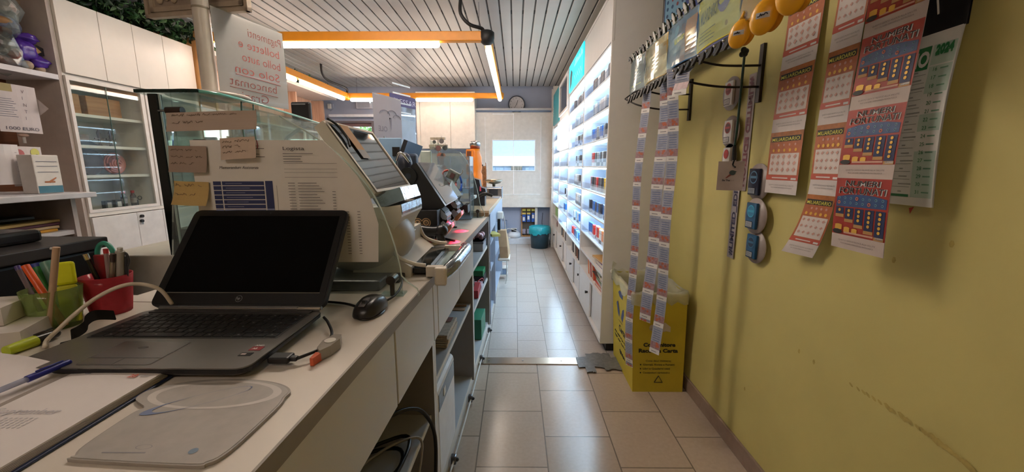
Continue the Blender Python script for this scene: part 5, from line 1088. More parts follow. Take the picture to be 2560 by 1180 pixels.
tag(b.build('printed_sheet'), 'printed delivery list headed Logista on the clear divider', 'paper')
b = MB(); b.box(ay(505, 522, .998), ay(513, 348, .998)+Vector((0, .004, 0)), black, .001); solo('binding_strip', 'black binding strip along the left edge of the printed sheets', 'strip', b)
hand = M('#7a6a5c', .8)
def note(label, Y, px0, px1, py0, py1, col, tilt, lines, bend=.004):
    s, b = doc('n', '', Y, px0, px1, py0, py1, M(col, .7, var=.02), tilt=tilt); w, h = s.w, s.h; b.bm.free(); b = MB(); s.bend = lambda u, v: bend*math.sin(3*u)+bend*2*(1-v)**2; s.base(b, M(col, .7, var=.03), 5, 5, .0005)
    for k, f_ in enumerate(lines): scrib(s, b, w*.07, w*f_, h*(.84-.75*k/max(2, len(lines))), h*(.13 if h < .06 else .09), hand, .00045, .001)
    return tag(b.build('note'), label, 'note')
note('long strip of paper with faint handwriting on top of the clear divider', .985, 422, 642, 282, 330, '#b5a498', math.radians(1.5), [.8, .45])
note('square brown note with faint handwriting on the left of the divider', .985, 428, 514, 364, 430, '#a08c80', math.radians(-1), [.8, .9, .7])
note('yellow note with a curled lower corner below the brown note', .985, 441, 520, 452, 510, '#c0a468', math.radians(-2), [.85, .7], .008)
note('pink note with pencil writing over the Memorandum sheet', .984, 558, 640, 346, 400, '#c8b4a4', math.radians(3), [.85, .6, .75])
b = MB(); q = ay(641, 350, .984); b.tube([q, q+Vector((.004, -.004, -.012)), q+Vector((.002, -.003, -.02))], .0012, M('#7a2a30')); solo('note_thread', 'dark red thread at the pink note corner', 'thread', b)
# ---- glass showcase
t = thing('glass_showcase', 'glass showcase with greenish edges standing at the customer side of the counter', 'showcase', (-1.2, 2.1, .92))
TL, TR_, R1, R2, R3 = Vector((-1.315, 1.434, 1.5)), Vector((-1.092, 1.435, 1.5)), Vector((-1.06, 1.6, 1.5)), Vector((-1.18, 2.488, 1.5)), Vector((-1.292, 2.95, 1.5)); L3 = Vector((-1.60, 2.95, 1.5))
b = MB(); b.poly([TL, TR_, R1, R2, R3, L3], (0, 0, .008), GL('#eef8f5', .02, .15)); b.build('top_plate', t)
b = MB(); b.tube([TR_+Vector((0, 0, .004)), R1+Vector((0, 0, .004)), R2+Vector((0, 0, .004)), R3+Vector((0, 0, .004))], .0055, M('#5fae9c', .15, coat=1), n=6, sub=3); b.box(TL-Vector((0, .002, 0)), TR_+Vector((0, .004, .011)), M('#0e2a26', .12)); b.build('plate_edge', t)
gp2 = GL('#f4faf8', .012, .18); dn = Vector((0, 0, -.57))
b = MB(); a_, c_, d_, e_ = Vector((-1.255, 1.45, 1.495)), Vector((-1.10, 1.45, 1.495)), Vector((-1.19, 2.47, 1.495)), Vector((-1.30, 2.93, 1.495)); f_ = Vector((-1.55, 2.93, 1.495))
for p, q in ((a_, c_), (c_, d_), (d_, e_), (e_, f_), (f_, a_)): nrm = (q-p).cross(Vector((0, 0, 1))).normalized()*.003; b.hexa([p+dn, q+dn, q+dn-nrm, p+dn-nrm, p, q, q-nrm, p-nrm], gp2)
b.build('glass_panel', t)
b = MB(); b.box((-1.275, 1.438, .925), (-1.245, 1.462, 1.497), M('#0f1716', .15)); b.box((-1.244, 1.445, .925), (-1.238, 1.45, 1.497), M('#b8c8c4', .2)); b.build('corner_post', t)
b = MB()
for z in (1.30, 1.12): b.poly([a_+Vector((.02, .02, z-1.495)), c_+Vector((-.02, .02, z-1.495)), d_+Vector((-.02, 0, z-1.495)), e_+Vector((-.02, -.02, z-1.495)), f_+Vector((.02, -.02, z-1.495))], (0, 0, .006), GL('#eaf6f2', .03, .12))
b.build('glass_shelf', t)
b = MB(); b.poly([a_+Vector((0, 0, -.575)), c_+Vector((0, 0, -.575)), d_+Vector((0, 0, -.575)), e_+Vector((0, 0, -.575)), f_+Vector((0, 0, -.575))], (0, 0, .10), M('#8c9096', .4)); b.build('base', t)
b = MB(); q = Vector((-1.215, 1.44, 1.44)); b.cyl(q, q+Vector((.055, 0, 0)), .013, M('#3a2c28', .3), n=14); b.cyl(q+Vector((-.03, 0, 0)), q, .004, steel); b.build('lock', t)
b = MB(); b.tube([(-1.07, 1.62, 1.498), (-1.075, 1.62, 1.40), (-1.07, 1.62, 1.3)], .003, M('#5a7a74', .2)); b.tube([(-1.075, 1.70, 1.498), (-1.08, 1.70, 1.38), (-1.07, 1.7, 1.3)], .003, M('#5a7a74', .2)); b.build('inner_rod', t)
b = MB(); b.box((-1.58, 1.46, 0), (-1.06, 2.93, .918), cream, .004); solo('base_cabinet', 'cream cabinet under the glass showcase', 'cabinet', b)
# round base plate, pole and framed picture
t = thing('framed_sign_stand', 'white pole on a round base carrying an ornate cream picture frame', 'sign stand', (-1.14, 1.54, 1.511))
b = MB(); b.lathe([(0, 0), (.135, 0), (.137, .006), (.13, .012), (.03, .016), (0, .016)], (-1.19, 1.62, 1.511), M('#b6aca0', .35), n=40); b.build('base', t)
b = MB(); b.cyl((-1.185, 1.62, 1.52), (-1.185, 1.62, 2.3), .0275, M('#e6e0d8', .3), n=24); b.lathe([(.028, 0), (.029, .004), (.028, .008)], (-1.185, 1.62, 1.83), M('#a8a090', .3)); b.build('pole', t)
F0, F1 = ay(368, 17, 1.76), ay(627, 48, 1.68); rd = (F1-F0); rd.z = 0
fm = M('#b9aa98', .4, var=.1, scale=30); s = Sheet(Vector((F0.x, F0.y, F0.z-.02)), rd, (0, 0, 1), rd.length, .36); s.o.z = (F0.z+F1.z)/2-.01
w = s.w; b = MB()
for d0, d1, l in ((0, .014, .012), (.014, .022, .004), (.022, .04, .009)):
    for u0, v0, u1, v1 in ((d0, d0, w-d0, d1), (d0, .36-d1, w-d0, .36-d0), (d0, d0, d1, .36-d0), (w-d1, d0, w-d0, .36-d0)):
        b.hexa([s.P(u0, v0, -.01), s.P(u1, v0, -.01), s.P(u1, v1, -.01), s.P(u0, v1, -.01), s.P(u0, v0, l), s.P(u1, v0, l), s.P(u1, v1, l), s.P(u0, v1, l)], fm)
b.build('frame', t)
b = MB(); s.rect(b, .04, .04, w-.04, .32, M('#a89a8c', .5, var=.06, scale=12), 0, 1, 1)
for k in range(4): b.ball(s.P(.07+.033*k, .065+.01*(k % 2), .004), .014, M('#c4b49c', .5), (1, .3, 1), n=8)
s.rect(b, w*.73, .05, w*.85, .12, M('#8f8272', .5), .001, 1, 1)
for k in range(7): s.rect(b, w*.74+.006*k, .055, w*.74+.006*k+.003, .11, M('#4f463c', .5), .0016, 1, 1)
b.raw([s.P(.06, .075, .003), s.P(.11, .06, .003), s.P(.12, .07, .003), s.P(.07, .09, .003)], [(0, 1, 2, 3)], M('#3a322c', .6)); b.build('picture', t)
# handwritten sign, seen from behind (mirrored)
t = thing('handwritten_sign', 'white sheet with red handwriting seen mirrored from behind on the showcase', 'sign', (-1.1, 1.85, 1.51))
PL, PR = ay(552, 245, 1.62), ay(722, 274, 1.95); TLs, TRs = ay(545, 40, 1.62), ay(738, 62, 1.95)
rd = Vector((PR.x-PL.x, PR.y-PL.y, 0)); s = Sheet(Vector((PL.x, PL.y, (PL.z+PR.z)/2)), rd, (0, 0, 1), rd.length, ((TLs.z-PL.z)+(TRs.z-PR.z))/2, lambda u, v: .004*math.sin(3*v)); w, h = s.w, s.h
b = MB(); s.base(b, TP('#ddd4d4', .5), 4, 4, .001); redw = M('#b2483c', .6)
for k, (tx, right, wd_) in enumerate((('Pagamenti', .95, .50), ('bollette e', .90, .60), ('bollo auto', .90, .57), ('Solo con', .87, .65), ('bancomat', .81, .68), ('Grazie', .67, .48))):
    v = h*(.80-.155*k); vt_, f_t, tw_ = text_mesh(tx, -.012); sc_ = w*wd_/tw_; up_ = h*.145
    b.raw([s.P(w*right-p.x*sc_, v+p.y*up_-.00*p.x-(w*right-w*right), .0012) for p in vt_], [x[::-1] for x in f_t], redw)
for v, u0, u1 in ((.315, .22, .88), (.155, .13, .82)): b.tube([s.P(w*u0, h*v, .0012), s.P(w*(u0+u1)/2, h*(v-.006), .0012), s.P(w*u1, h*(v-.02), .0012)], .0012, redw, n=4)
b.build('sheet', t)
b = MB(); s.rect(b, -.004, -.004, w+.004, h+.006, GL(gloss=0), .004, 1, 1); b.build('clear_sleeve', t)
# black monitor box on the glass, cables
t = thing('small_monitor', 'small black monitor seen from behind at the far end of the showcase', 'monitor', (-1.38, 2.75, 1.51))
Y = 2.75; a, c = ay(729, 300, Y), ay(774, 254, Y); b = MB(); b.box((a.x, Y, a.z-.01), (c.x, Y+.03, c.z), black, .012, seg=3); b.build('body', t)
b = MB(); b.box((a.x+.01, Y-.003, c.z-.02), (c.x-.03, Y-.001, c.z-.012), M('#5a5a5c', .4)); b.box((a.x+.02, Y+.0, 1.508), (c.x-.02, Y+.08, 1.518), black); b.cyl(((a.x+c.x)/2, Y+.02, 1.51), ((a.x+c.x)/2, Y+.02, a.z), .012, black); b.build('stand', t)
b = MB()
for dx in (0, .018): b.tube([(c.x-.02-dx, Y-.02, 1.508), (c.x+.02-dx, Y-.2, 1.47), (c.x+.10-dx, Y-.5, 1.38), (c.x+.14-dx, Y-.65, 1.22), (c.x+.15-dx, Y-.7, .95)], .006, black)
solo('display_cables', 'pair of black cables running down from the small black monitor', 'cable', b)
# pale paper posters and purple banner on the clear screens farther back
t = thing('poster', 'pale paper poster hanging on a clear screen above the cream terminal', 'poster', (-.85, 2.35, 1.2))
PL, PR = ay(934, 343, 2.3), ay(1006, 357, 2.55); TT = ay(944, 231, 2.3); rd = Vector((PR.x-PL.x, PR.y-PL.y, 0)); s = Sheet(PL, rd, (0, 0, 1), rd.length, TT.z-PL.z, lambda u, v: .01*math.sin(2*u+1)); w, h = s.w, s.h
b = MB(); s.base(b, TP('#c4bfc6', .4), 4, 4, .001); gi = M('#8a8590', .7)
for u, v, r_ in ((.35, .55, .18), (.62, .58, .17), (.8, .5, .15)):
    b.tube([s.P(w*(u+math.cos(a_)*r_), h*(v+math.sin(a_)*r_*.6), .002) for a_ in [k*.5 for k in range(7)]], .0015, gi, n=4)
b.raw([s.P(w*.5, h*.5, .002), s.P(w*.6, h*.5, .002), s.P(w*.57, h*.2, .002)], [(2, 1, 0)], gi); b.ball(s.P(w*.52, h*.48, .003), .004, ink, n=6)
vt_, f_t, tw_ = text_mesh('OLE', .02); b.raw([s.P(w*.42-p.x*.045, h*.16+p.y*.04, .002) for p in vt_], [x[::-1] for x in f_t], gi); s.rect(b, w*.05, h*.97, w*.98, h*.985, white, .002, 1, 1); b.build('sheet', t)
q = s.P(w*.3, 0, 0); b = MB(); b.cyl((q.x, q.y, .921), (q.x, q.y, q.z+.01), .005, steel, n=8); b.cyl((q.x, q.y, .921), (q.x, q.y, .928), .045, steel, n=20); b.build('stand', t)
t = thing('clear_screen', 'clear hanging screen with purple lettered band beyond the pale poster', 'screen', (-.7, 2.9, 1.2))
PL, PR = ay(975, 262, 2.75), ay(1038, 262, 3.0); rd = Vector((PR.x-PL.x, PR.y-PL.y, 0)); zlo = ay(1038, 395, 3.0).z; zhi = ay(975, 231, 2.75).z
s = Sheet(Vector((PL.x, PL.y, zlo)), rd, (0, 0, 1), rd.length, zhi-zlo); w, h = s.w, s.h; b = MB(); s.base(b, GL('#e4ecf6', .12, .3), 1, 1, .004); b.build('sheet', t)
b = MB(); s.rect(b, 0, h-.075, w, h, M('#4a3a6c', .5), .001, 1, 1); s.text(b, 'CLESSAR', .02, h-.06, .035, M('#c8c0dc', .5), width=w*.94, l=.002); b.build('banner', t)
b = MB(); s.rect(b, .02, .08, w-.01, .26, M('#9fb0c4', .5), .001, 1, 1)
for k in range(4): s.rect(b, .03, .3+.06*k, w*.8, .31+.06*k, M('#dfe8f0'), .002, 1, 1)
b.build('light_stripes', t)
b = MB(); Y = 2.25; a, c = ay(950, 400, Y), ay(1003, 345, Y); b.box((a.x, Y, a.z), (c.x, Y+.012, c.z), M('#7fa0c0', .4, var=.05), .004); b.box((c.x-.05, Y-.01, a.z+.02), (c.x-.01, Y+.0, a.z+.07), black); solo('slate_panel', 'slate blue panel with a black socket behind the cream terminal', 'panel', b)  # plain blue panel with a socket
b = MB(); b.box((a.x+.02, Y+.02, .921), (c.x-.01, Y+.06, a.z+.02), M('#7fb0c0', .4), .004); solo('blue_post', 'pale turquoise upright standing under the slate blue panel', 'stand', b)
b = MB(); Y = 2.95; a, c = ay(1050, 400, Y), ay(1078, 376, Y); b.box((a.x, Y, .922), (c.x, Y+.02, c.z), M('#8f9890', .3), .01); solo('grey_box_back', 'rounded greyish panel standing beyond the customer display', 'panel', b)
b = MB(); b.tube([az(655, 758, .925), az(740, 752, .926), az(850, 757, .925), az(900, 770, .926)], .003, black); b.tube([az(820, 725, .926), az(905, 712, .93), az(985, 690, .94), az(1005, 705, .94), az(985, 740, .93), az(935, 765, .926)], .0028, black); solo('mouse_cable', 'thin black cable running from the laptop past the computer mouse', 'cable', b)
b = MB(); b.box((-.62, 1.02, .9205), (-.36, 1.09, .95), black, .006); solo('power_brick', 'black power adapter in the shade under the cream terminal', 'adapter', b)
# ================================================================ NEAR DESK
# laptop
lx0, lx1, ly0, ly1 = -.797, -.413, .567, .822
t = thing('laptop', 'open black and grey laptop on the cream worktop', 'laptop', (-.605, .70, .92), group=None)
gr = M('#7f7c79', .32, .55, var=.03, scale=40); dk = M('#17171a', .45); ky = M('#131315', .45)
b = MB(); b.T = Matrix.Identity(4)
def rrect(x0, y0, x1, y1, r, n=5):
    P = []
    for cx, cy_, a0 in ((x1-r, y1-r, 0), (x0+r, y1-r, 90), (x0+r, y0+r, 180), (x1-r, y0+r, 270)):
        P += [(cx+r*math.cos(math.radians(a0+90*k/n)), cy_+r*math.sin(math.radians(a0+90*k/n))) for k in range(n+1)]
    return P
o = rrect(lx0, ly0, lx1, ly1, .022); lo = rrect(lx0+.012, ly0+.012, lx1-.012, ly1-.005, .022)
N = len(o); b.raw([(x, y, .925) for x, y in lo]+[(x, y, .934) for x, y in o]+[(x, y, .9405) for x, y in o], [tuple(range(N))[::-1]]+[(i, (i+1) % N, N+(i+1) % N, N+i) for i in range(N)]+[(N+i, N+(i+1) % N, 2*N+(i+1) % N, 2*N+i) for i in range(N)], dk)
for fx in (lx0+.03, lx1-.05):
    for fy in (ly0+.03, ly1-.04): b.box((fx, fy, .9202), (fx+.02, fy+.01, .926), dk)
b.build('base', t)
b = MB(); b.poly([(x, y, .9405) for x, y in rrect(lx0+.001, ly0+.001, lx1-.001, ly1-.001, .021)], (0, 0, .0025), gr); b.build('palm_rest', t)
zk = .9432; kx0, kx1, ky0, ky1 = lx0+.022, lx1-.022, ly0+.112, ly1-.03
b = MB(); b.poly([(x, y, zk-.0004) for x, y in rrect(kx0-.004, ky0-.004, kx1+.004, ky1+.004, .006)], (0, 0, .0005), M('#3a3938', .5))
rows = 6; rh = (ky1-ky0)/rows; kg = M('#9a9a9a', .6); lets = ['', '1234567890', 'QWERTYUIOP', 'ASDFGHJKL', 'ZXCVBNM', '']
for r_ in range(rows):
    y1_ = ky1-rh*r_; y0_ = y1_-rh+.0022; hh_ = rh*(.6 if r_ == 0 else 1)
    if r_ == 5: W = [1.2, 1, 1, 1, 5.2, 1, 1, 1, 1, 1, 1, 1.2, 1.2, 1.2]
    elif r_ == 4: W = [1.3]+[1]*11+[2.1]+[1, 1, 1, 1]
    elif r_ == 3: W = [1.8]+[1]*11+[1.6]+[1, 1, 1, 1]
    elif r_ == 2: W = [1.5]+[1]*12+[.9]+[1]*4
    else: W = [1]*14+[.4+1]+[1]*4 if r_ == 0 else [1]*13+[1.9]+[1]*4
    tot = sum(W); u = kx0
    for k, wk in enumerate(W):
        du = (kx1-kx0)*wk/tot
        b.box((u+.0011, y0_, zk), (u+du-.0011, y1_, zk+.0018), ky, .0006, seg=1)
        if r_ in (1, 2, 3, 4) and 0 < k <= len(lets[r_]): b.text(lets[r_][k-1], (u+.005, y0_+.007, zk+.0019), (1, 0, 0), (0, 1, 0), .0035, kg)
        elif (k*7+r_) % 3 == 0: b.box((u+du*.4, y0_+.007, zk+.0018), (u+du*.4+.0035, y0_+.009, zk+.00195), kg)
        u += du
b.build('keyboard', t)
b = MB(); tx0, tx1, ty0, ty1 = lx0+.105, lx0+.225, ly0+.01, ly0+.095
b.poly([(x, y, .9431) for x, y in rrect(tx0, ty0, tx1, ty1, .006)], (0, 0, .0005), M('#8a8683', .3, .5)); b.poly([(x, y, .9436) for x, y in rrect(tx0+.001, ty0+.001, tx1-.001, ty1-.001, .005)], (0, 0, .0002), M('#6e6a67', .25, .5)); b.box((tx0, ty0+.022, .9438), (tx1, ty0+.0226, .9440), dk); b.box((tx0+.06, ty0, .9438), (tx0+.0606, ty0+.022, .9440), dk)
b.ball((tx0+.055, ty0+.06, .9438), .009, M('#4a4644', .5), (1, .5, .02), n=12); b.build('touchpad', t)
b = MB(); b.box((lx1-.038, ly0+.062, .943), (lx1-.018, ly0+.076, .9436), M('#8a2024', .4)); b.text('AMD', (lx1-.037, ly0+.0775, .9437), (1, 0, 0), (0, 1, 0), .005, white, bold=.04); b.box((lx1-.042, ly0+.042, .943), (lx1-.022, ly0+.053, .9436), M('#1c1c1e', .3)); b.text('A8', (lx1-.035, ly0+.066, .9437), (1, 0, 0), (0, 1, 0), .005, white, bold=.04); b.box((lx1-.040, ly0+.045, .9437), (lx1-.032, ly0+.050, .9438), M('#c8b4b0')); b.build('stickers', t)
b = MB(); b.cyl((lx0+.03, ly1-.002, .947), (lx1-.03, ly1-.002, .947), .006, M('#9a9a9c', .2, .9), n=12); b.box((lx0+.02, ly1-.022, .9428), (lx1-.02, ly1-.004, .946), M('#2a2a2c', .3), .002); b.box((lx1-.055, ly1-.012, .943), (lx1-.003, ly1+.004, .953), M('#a8a6a4', .2, .9), .004); b.build('hinge', t)
# lid
hl = Vector((lx0+.001, ly1+.002, .949)); tilt = math.radians(40.5); u_ = Vector((0, math.sin(tilt), math.cos(tilt))); r_ = Vector((1, 0, 0)); nn = r_.cross(u_)
lw, lh = lx1-lx0-.002, .253
def LP(u, v, l): return hl+r_*u+u_*v+nn*l
o = rrect(0, 0, lw, lh, .016)
b = MB(); b.poly([LP(x, y, -.012) for x, y in o], nn*.012, dk, False); b.build('lid', t)
b = MB(); i0, i1, j0, j1 = .018, lw-.018, .033, lh-.018
for u0, v0, u1, v1 in ((.004, .006, lw-.004, j0), (.004, j1, lw-.004, lh-.006), (.004, j0, i0, j1), (i1, j0, lw-.004, j1)): b.hexa([LP(u0, v0, 0), LP(u1, v0, 0), LP(u1, v1, 0), LP(u0, v1, 0), LP(u0, v0, .0015), LP(u1, v0, .0015), LP(u1, v1, .0015), LP(u0, v1, .0015)], M('#0d0d0f', .4))
b.hexa([LP(i0-.001, j0-.0016, .0015), LP(i1+.001, j0-.0016, .0015), LP(i1+.001, j0, .0015), LP(i0-.001, j0, .0015), LP(i0-.001, j0-.0016, .002), LP(i1+.001, j0-.0016, .002), LP(i1+.001, j0, .002), LP(i0-.001, j0, .002)], M('#77736c', .3)); b.ball(LP(lw/2, lh-.01, .0015), .0018, dgrey, n=8); b.build('bezel', t)
b = MB(); b.raw([LP(i0, j0, .0008), LP(i1, j0, .0008), LP(i1, j1, .0008), LP(i0, j1, .0008)], [(0, 1, 2, 3)], dark_screen()); b.build('screen', t)
b = MB(); c = LP(lw/2, .018, .0018); b.disc(c, .0075, nn, M('#9a9a9c', .3, .6), 24); b.disc(c+nn*.0003, .0066, nn, M('#0d0d0f', .4), 24)
b.text('hp', c-r_*.0048-u_*.002+nn*.0006, r_+u_*.0, u_, .0062, M('#b0b0b2', .3, .6), bold=.02); b.build('logo', t)
# usb plug + cable
t = thing('usb_cable', 'black plug and cable in the right side of the laptop', 'cable', (-.40, .64, .92))
q = Vector((lx1+.002, .625, .931)); b = MB(); b.box(q+Vector((0, -.012, -.005)), q+Vector((.035, .012, .006)), black, .003); b.box(q+Vector((.033, -.005, -.004)), q+Vector((.045, .005, .004)), dgrey, .002); b.build('plug', t)
b = MB(); b.tube([q+Vector((.045, 0, 0)), q+Vector((.07, .03, .004)), q+Vector((.062, .09, .002)), q+Vector((.03, .145, .004)), q+Vector((.012, .165, .008))], .0028, black); b.build('lead', t)
# mouse
t = thing('computer_mouse', 'black wireless computer mouse behind the laptop corner on the worktop', 'mouse', (-.328, .86, .92))
b = MB(); V = []; nu, nv_ = 16, 10; c = Vector((-.328, .865, .921)); mz = Matrix.Rotation(-.12, 4, 'Z')
for j in range(nv_+1):
    f = j/nv_; 
    for i in range(nu):
        a = 6.2832*i/nu; ca, sa = math.cos(a), math.sin(a)
        rx = .031*(1-.10*math.cos(2*a)); ry = .052; k = math.cos(f*math.pi/2)**.45
        V.append(c+mz @ Vector((abs(ca)**.8*math.copysign(1, ca)*rx*k, abs(sa)**.8*math.copysign(1, sa)*ry*k, .004+.034*math.sin(f*math.pi/2)*(1-.25*max(0, sa*k*-1)-.1*max(0, sa*k)))))
fc = [(j*nu+i, j*nu+(i+1) % nu, (j+1)*nu+(i+1) % nu, (j+1)*nu+i) for j in range(nv_) for i in range(nu)]+[tuple(range(nu))[::-1]]
b.raw(V, fc, M('#1b1a1c', .3), True); b.build('shell', t)
b = MB(); b.cyl(c+mz @ Vector((-.004, -.026, .030)), c+mz @ Vector((.004, -.026, .030)), .008, M('#0a0a0a', .3), n=14); b.build('wheel', t)
b = MB(); b.poly([c+mz @ Vector((x, y, z)) for x, y, z in ((-.007, -.042, .0285), (.007, -.042, .0285), (.0085, -.015, .0355), (.004, -.006, .0365), (-.004, -.006, .0365), (-.0085, -.015, .0355))], (0, 0, .0015), M('#77757a', .25, .7)); b.build('wheel_plate', t)
b = MB(); b.lathe([(.0, 0), (.029, 0), (.030, .003), (.0, .003)], c-Vector((0, 0, .0006)), M('#2f2d2e', .3), n=24, sx=1, sy=1.68); b.build('sole', t)
# correction roller
t = thing('correction_roller', 'clear grey correction tape roller with an orange tip on the worktop', 'correction tape', (-.345, .66, .92))
A, B_ = az(795, 897, .925), az(838, 862, .925); d = (B_-A).normalized(); p_ = Vector((-d.y, d.x, 0)); b = MB()
ou = [A+d*.0-p_*.004, A+d*.02-p_*.012, A+d*.05-p_*.013, A+d*.068-p_*.006, A+d*.068+p_*.008, A+d*.04+p_*.014, A+d*.012+p_*.008]
b.poly([Vector((v.x, v.y, .922)) for v in ou], (0, 0, .018), M('#b0a89e', .2, trans=.3)); b.build('body', t)
b = MB(); b.hexa([Vector((v.x, v.y, z)) for z in (.921, .935) for v in (A-d*.018-p_*.003, A-d*.018+p_*.003, A+d*.004+p_*.006, A+d*.004-p_*.005)], M('#c4542c', .3)); b.build('tip', t)
b = MB(); q = A+d*.04; b.cyl((q.x, q.y, .94), (q.x, q.y, .9412), .010, M('#d0cac0', .3)); b.build('spool', t)
# mouse pad
t = thing('mouse_pad', 'grey gel mouse pad with rounded lobe and blue swirl in front of the laptop', 'mouse pad', (-.43, .47, .92))
body = [(-.502, .402), (-.495, .396), (-.36, .388), (-.342, .392), (-.333, .402), (-.328, .43), (-.325, .50)]
lobe = [(-.435+.108*math.cos(a), .528+.042*math.sin(a)) for a in [math.radians(x) for x in (-10, 10, 30, 50, 70, 90, 110, 130, 150, 170, 190, 205)]]
out = body+lobe+[(-.508, .495), (-.512, .48), (-.510, .42)]
def smooth_loop(P, sub=4):
    Q = []; n = len(P)
    for i in range(n):
        p0, p1, p2, p3 = [Vector(P[(i+k-1) % n]) for k in range(4)]
        for k in range(sub):
            t_ = k/sub; Q.append(tuple(.5*((2*p1)+(p2-p0)*t_+(2*p0-5*p1+4*p2-p3)*t_*t_+(3*p1-p0-3*p2+p3)*t_**3)))
    return Q
out = smooth_loop(out)
b = MB(); b.poly([(x, y, .9205) for x, y in out], (0, 0, .004), M('#9a938c', .5)); b.build('pad', t)
b = MB(); cx_, cy_ = -.43, .468; b.poly([(cx_+(x-cx_)*.975, cy_+(y-cy_)*.97, .9245) for x, y in out], (0, 0, .0006), M('#aaa49e', .3, var=.06, scale=60, coat=.3)); b.build('surface', t)
b = MB()
def ring(cx, cy, rx, ry, th, z, m, a0=0, a1=360, rot=0):
    P = []; K = 40
    for k in range(K+1):
        a = math.radians(a0+(a1-a0)*k/K); w2 = th(k/K) if callable(th) else th
        for s_ in (1, -1):
            x, y = (rx+s_*w2/2)*math.cos(a), (ry+s_*w2*.5*ry/rx)*math.sin(a); P.append((cx+x*math.cos(rot)-y*math.sin(rot), cy+x*math.sin(rot)+y*math.cos(rot), z))
    b.raw(P, [(2*k, 2*k+1, 2*k+3, 2*k+2)[::-1] for k in range(K)], m)
ring(-.433, .527, .088, .034, .012, .9253, M('#c6c0ba', .35)); A_, B2 = az(364, 1032, .9255), az(630, 968, .9255); mc = (A_+B2)/2; ring(mc.x, mc.y, (B2-A_).length/2, .015, lambda f: .0018+.011*max(0, -math.cos(f*2*math.pi))**2, .9257, M('#74809f', .35), 0, 360, math.atan2(B2.y-A_.y, B2.x-A_.x))
b.box((-.475, .406, .9252), (-.425, .4075, .9254), M('#8a8a8e')); ring(-.435, .416, .009, .004, .001, .9255, M('#8a8a8e'))
b.disc((-.372, .41, .9254), .005, (0, 0, 1), M('#6f8294'), 16); b.build('print', t)
# planner
t = thing('planner', 'open paper planner with blue cover at the near left corner', 'planner', (-.68, .48, .92))
b = MB(); b.box((-.92, .36, .9205), (-.541, .582, .924), M('#1c2748', .5), .0015); b.build('cover', t)
def pages(x0, x1, y0, y1, zf, m, nm, lines):
    b = MB(); n = 14; V = []
    for j in (y0, y1):
        for i in range(n+1): x = x0+(x1-x0)*i/n; V += [(x, j, .924), (x, j, zf(i/n))]
    k2 = 2*(n+1); fcs = []
    for i in range(n): a = 2*i; fcs += [(a+1, a+3, k2+a+3, k2+a+1), (a, a+2, a+3, a+1), (k2+a, k2+a+1, k2+a+3, k2+a+2)]
    fcs += [(0, 1, k2+1, k2), (2*n, k2+2*n, k2+2*n+1, 2*n+1)]
    b.raw(V, fcs, m)
    return b
pgm = M('#d6cfcd', .65, var=.02)
zr = lambda f: .9345-.0045*(1-f)**8+.001*math.sin(3*f)
b = pages(-.70, -.546, .368, .577, zr, pgm, '', 0)
for k in range(5): b.box((-.699, .3675, .925+.0017*k), (-.5455, .5775, .9254+.0017*k), M('#8f857e', .7))
zt3 = .9361
b.text('28', (-.585, .552, .9368), (1, 0, 0), (0, 1, 0), .009, M('#c4604c'), bold=.03); b.box((-.568, .556, zt3-.0002), (-.556, .558, zt3), M('#a8a4a8')); b.box((-.66, .563, zt3-.0002), (-.652, .565, zt3), M('#8a8c9c'))
b.text('September', (-.675, .462, zt3), (1, 0, 0), (0, 1, 0), .013, M('#b4b0b6'), width=.085)
for i in range(7):
    for j in range(5): b.box((-.645+.0065*i, .434+.0045*j, zt3-.0002), (-.6425+.0065*i, .4365+.0045*j, zt3), M('#bdb8bc'))
b.build('right_page', t)
b = pages(-.92, -.70, .368, .588, lambda f: .928+.030*math.sin(math.pi*min(1, .25+.75*f))**.8 if f < .999 else .930, M('#d4cdcc', .65, var=.02), '', 0); b.build('left_page', t)
t = thing('ballpoint_pen', 'clear ballpoint pen with blue cap lying in the fold of the planner', 'pen', (-.69, .5, .94))
A, B_ = az(-60, 1000, .945), az(178, 903, .945); d = (B_-A).normalized()
b = MB(); b.cyl(A, B_-d*.05, .0042, M('#b8bcd0', .15, trans=.6), n=8); b.build('barrel', t)
b = MB(); b.cyl(B_-d*.055, B_-d*.004, .0052, M('#1c2684', .3), r2=.0045, n=12); b.ball(B_-d*.004, .0045, M('#1c2684', .3), n=8); b.tube([B_-d*.01+Vector((0, 0, .006)), B_-d*.045+Vector((.002, 0, .007))], .0012, M('#1c2684', .3), sub=1); b.build('cap', t)
# small boxes at the left edge
def card_box(nm, lab, corners, z0, z1, m, parent_lines=True):
    b = MB(); b.hexa([Vector((*c, z0)) for c in corners]+[Vector((*c, z1)) for c in corners], m); 
    a, c = Vector((*corners[0], z0)), Vector((*corners[1], z0)); r_2 = (c-a).normalized(); s = Sheet(a, r_2, (0, 0, 1), (c-a).length, z1-z0)
    for k in range(4): s.rect(b, s.w*.35, s.h*(.25+.1*k), s.w*.85, s.h*(.265+.1*k), M('#8a8684'), .0006, 1, 1)
    return tag(b.build(nm), lab, 'box')
wb = M('#cdc6c2', .5)
card_box('carton', 'flat white carton lying lowest at the left edge of the desk', [(-1.10, .60), (-.895, .675), (-.955, .80), (-1.16, .74)], .9205, .955, wb)
card_box('carton', 'small white printed carton on top of the flat white carton', [(-1.13, .645), (-.955, .70), (-.99, .78), (-1.16, .73)], .956, .99, M('#c4beb8', .5))
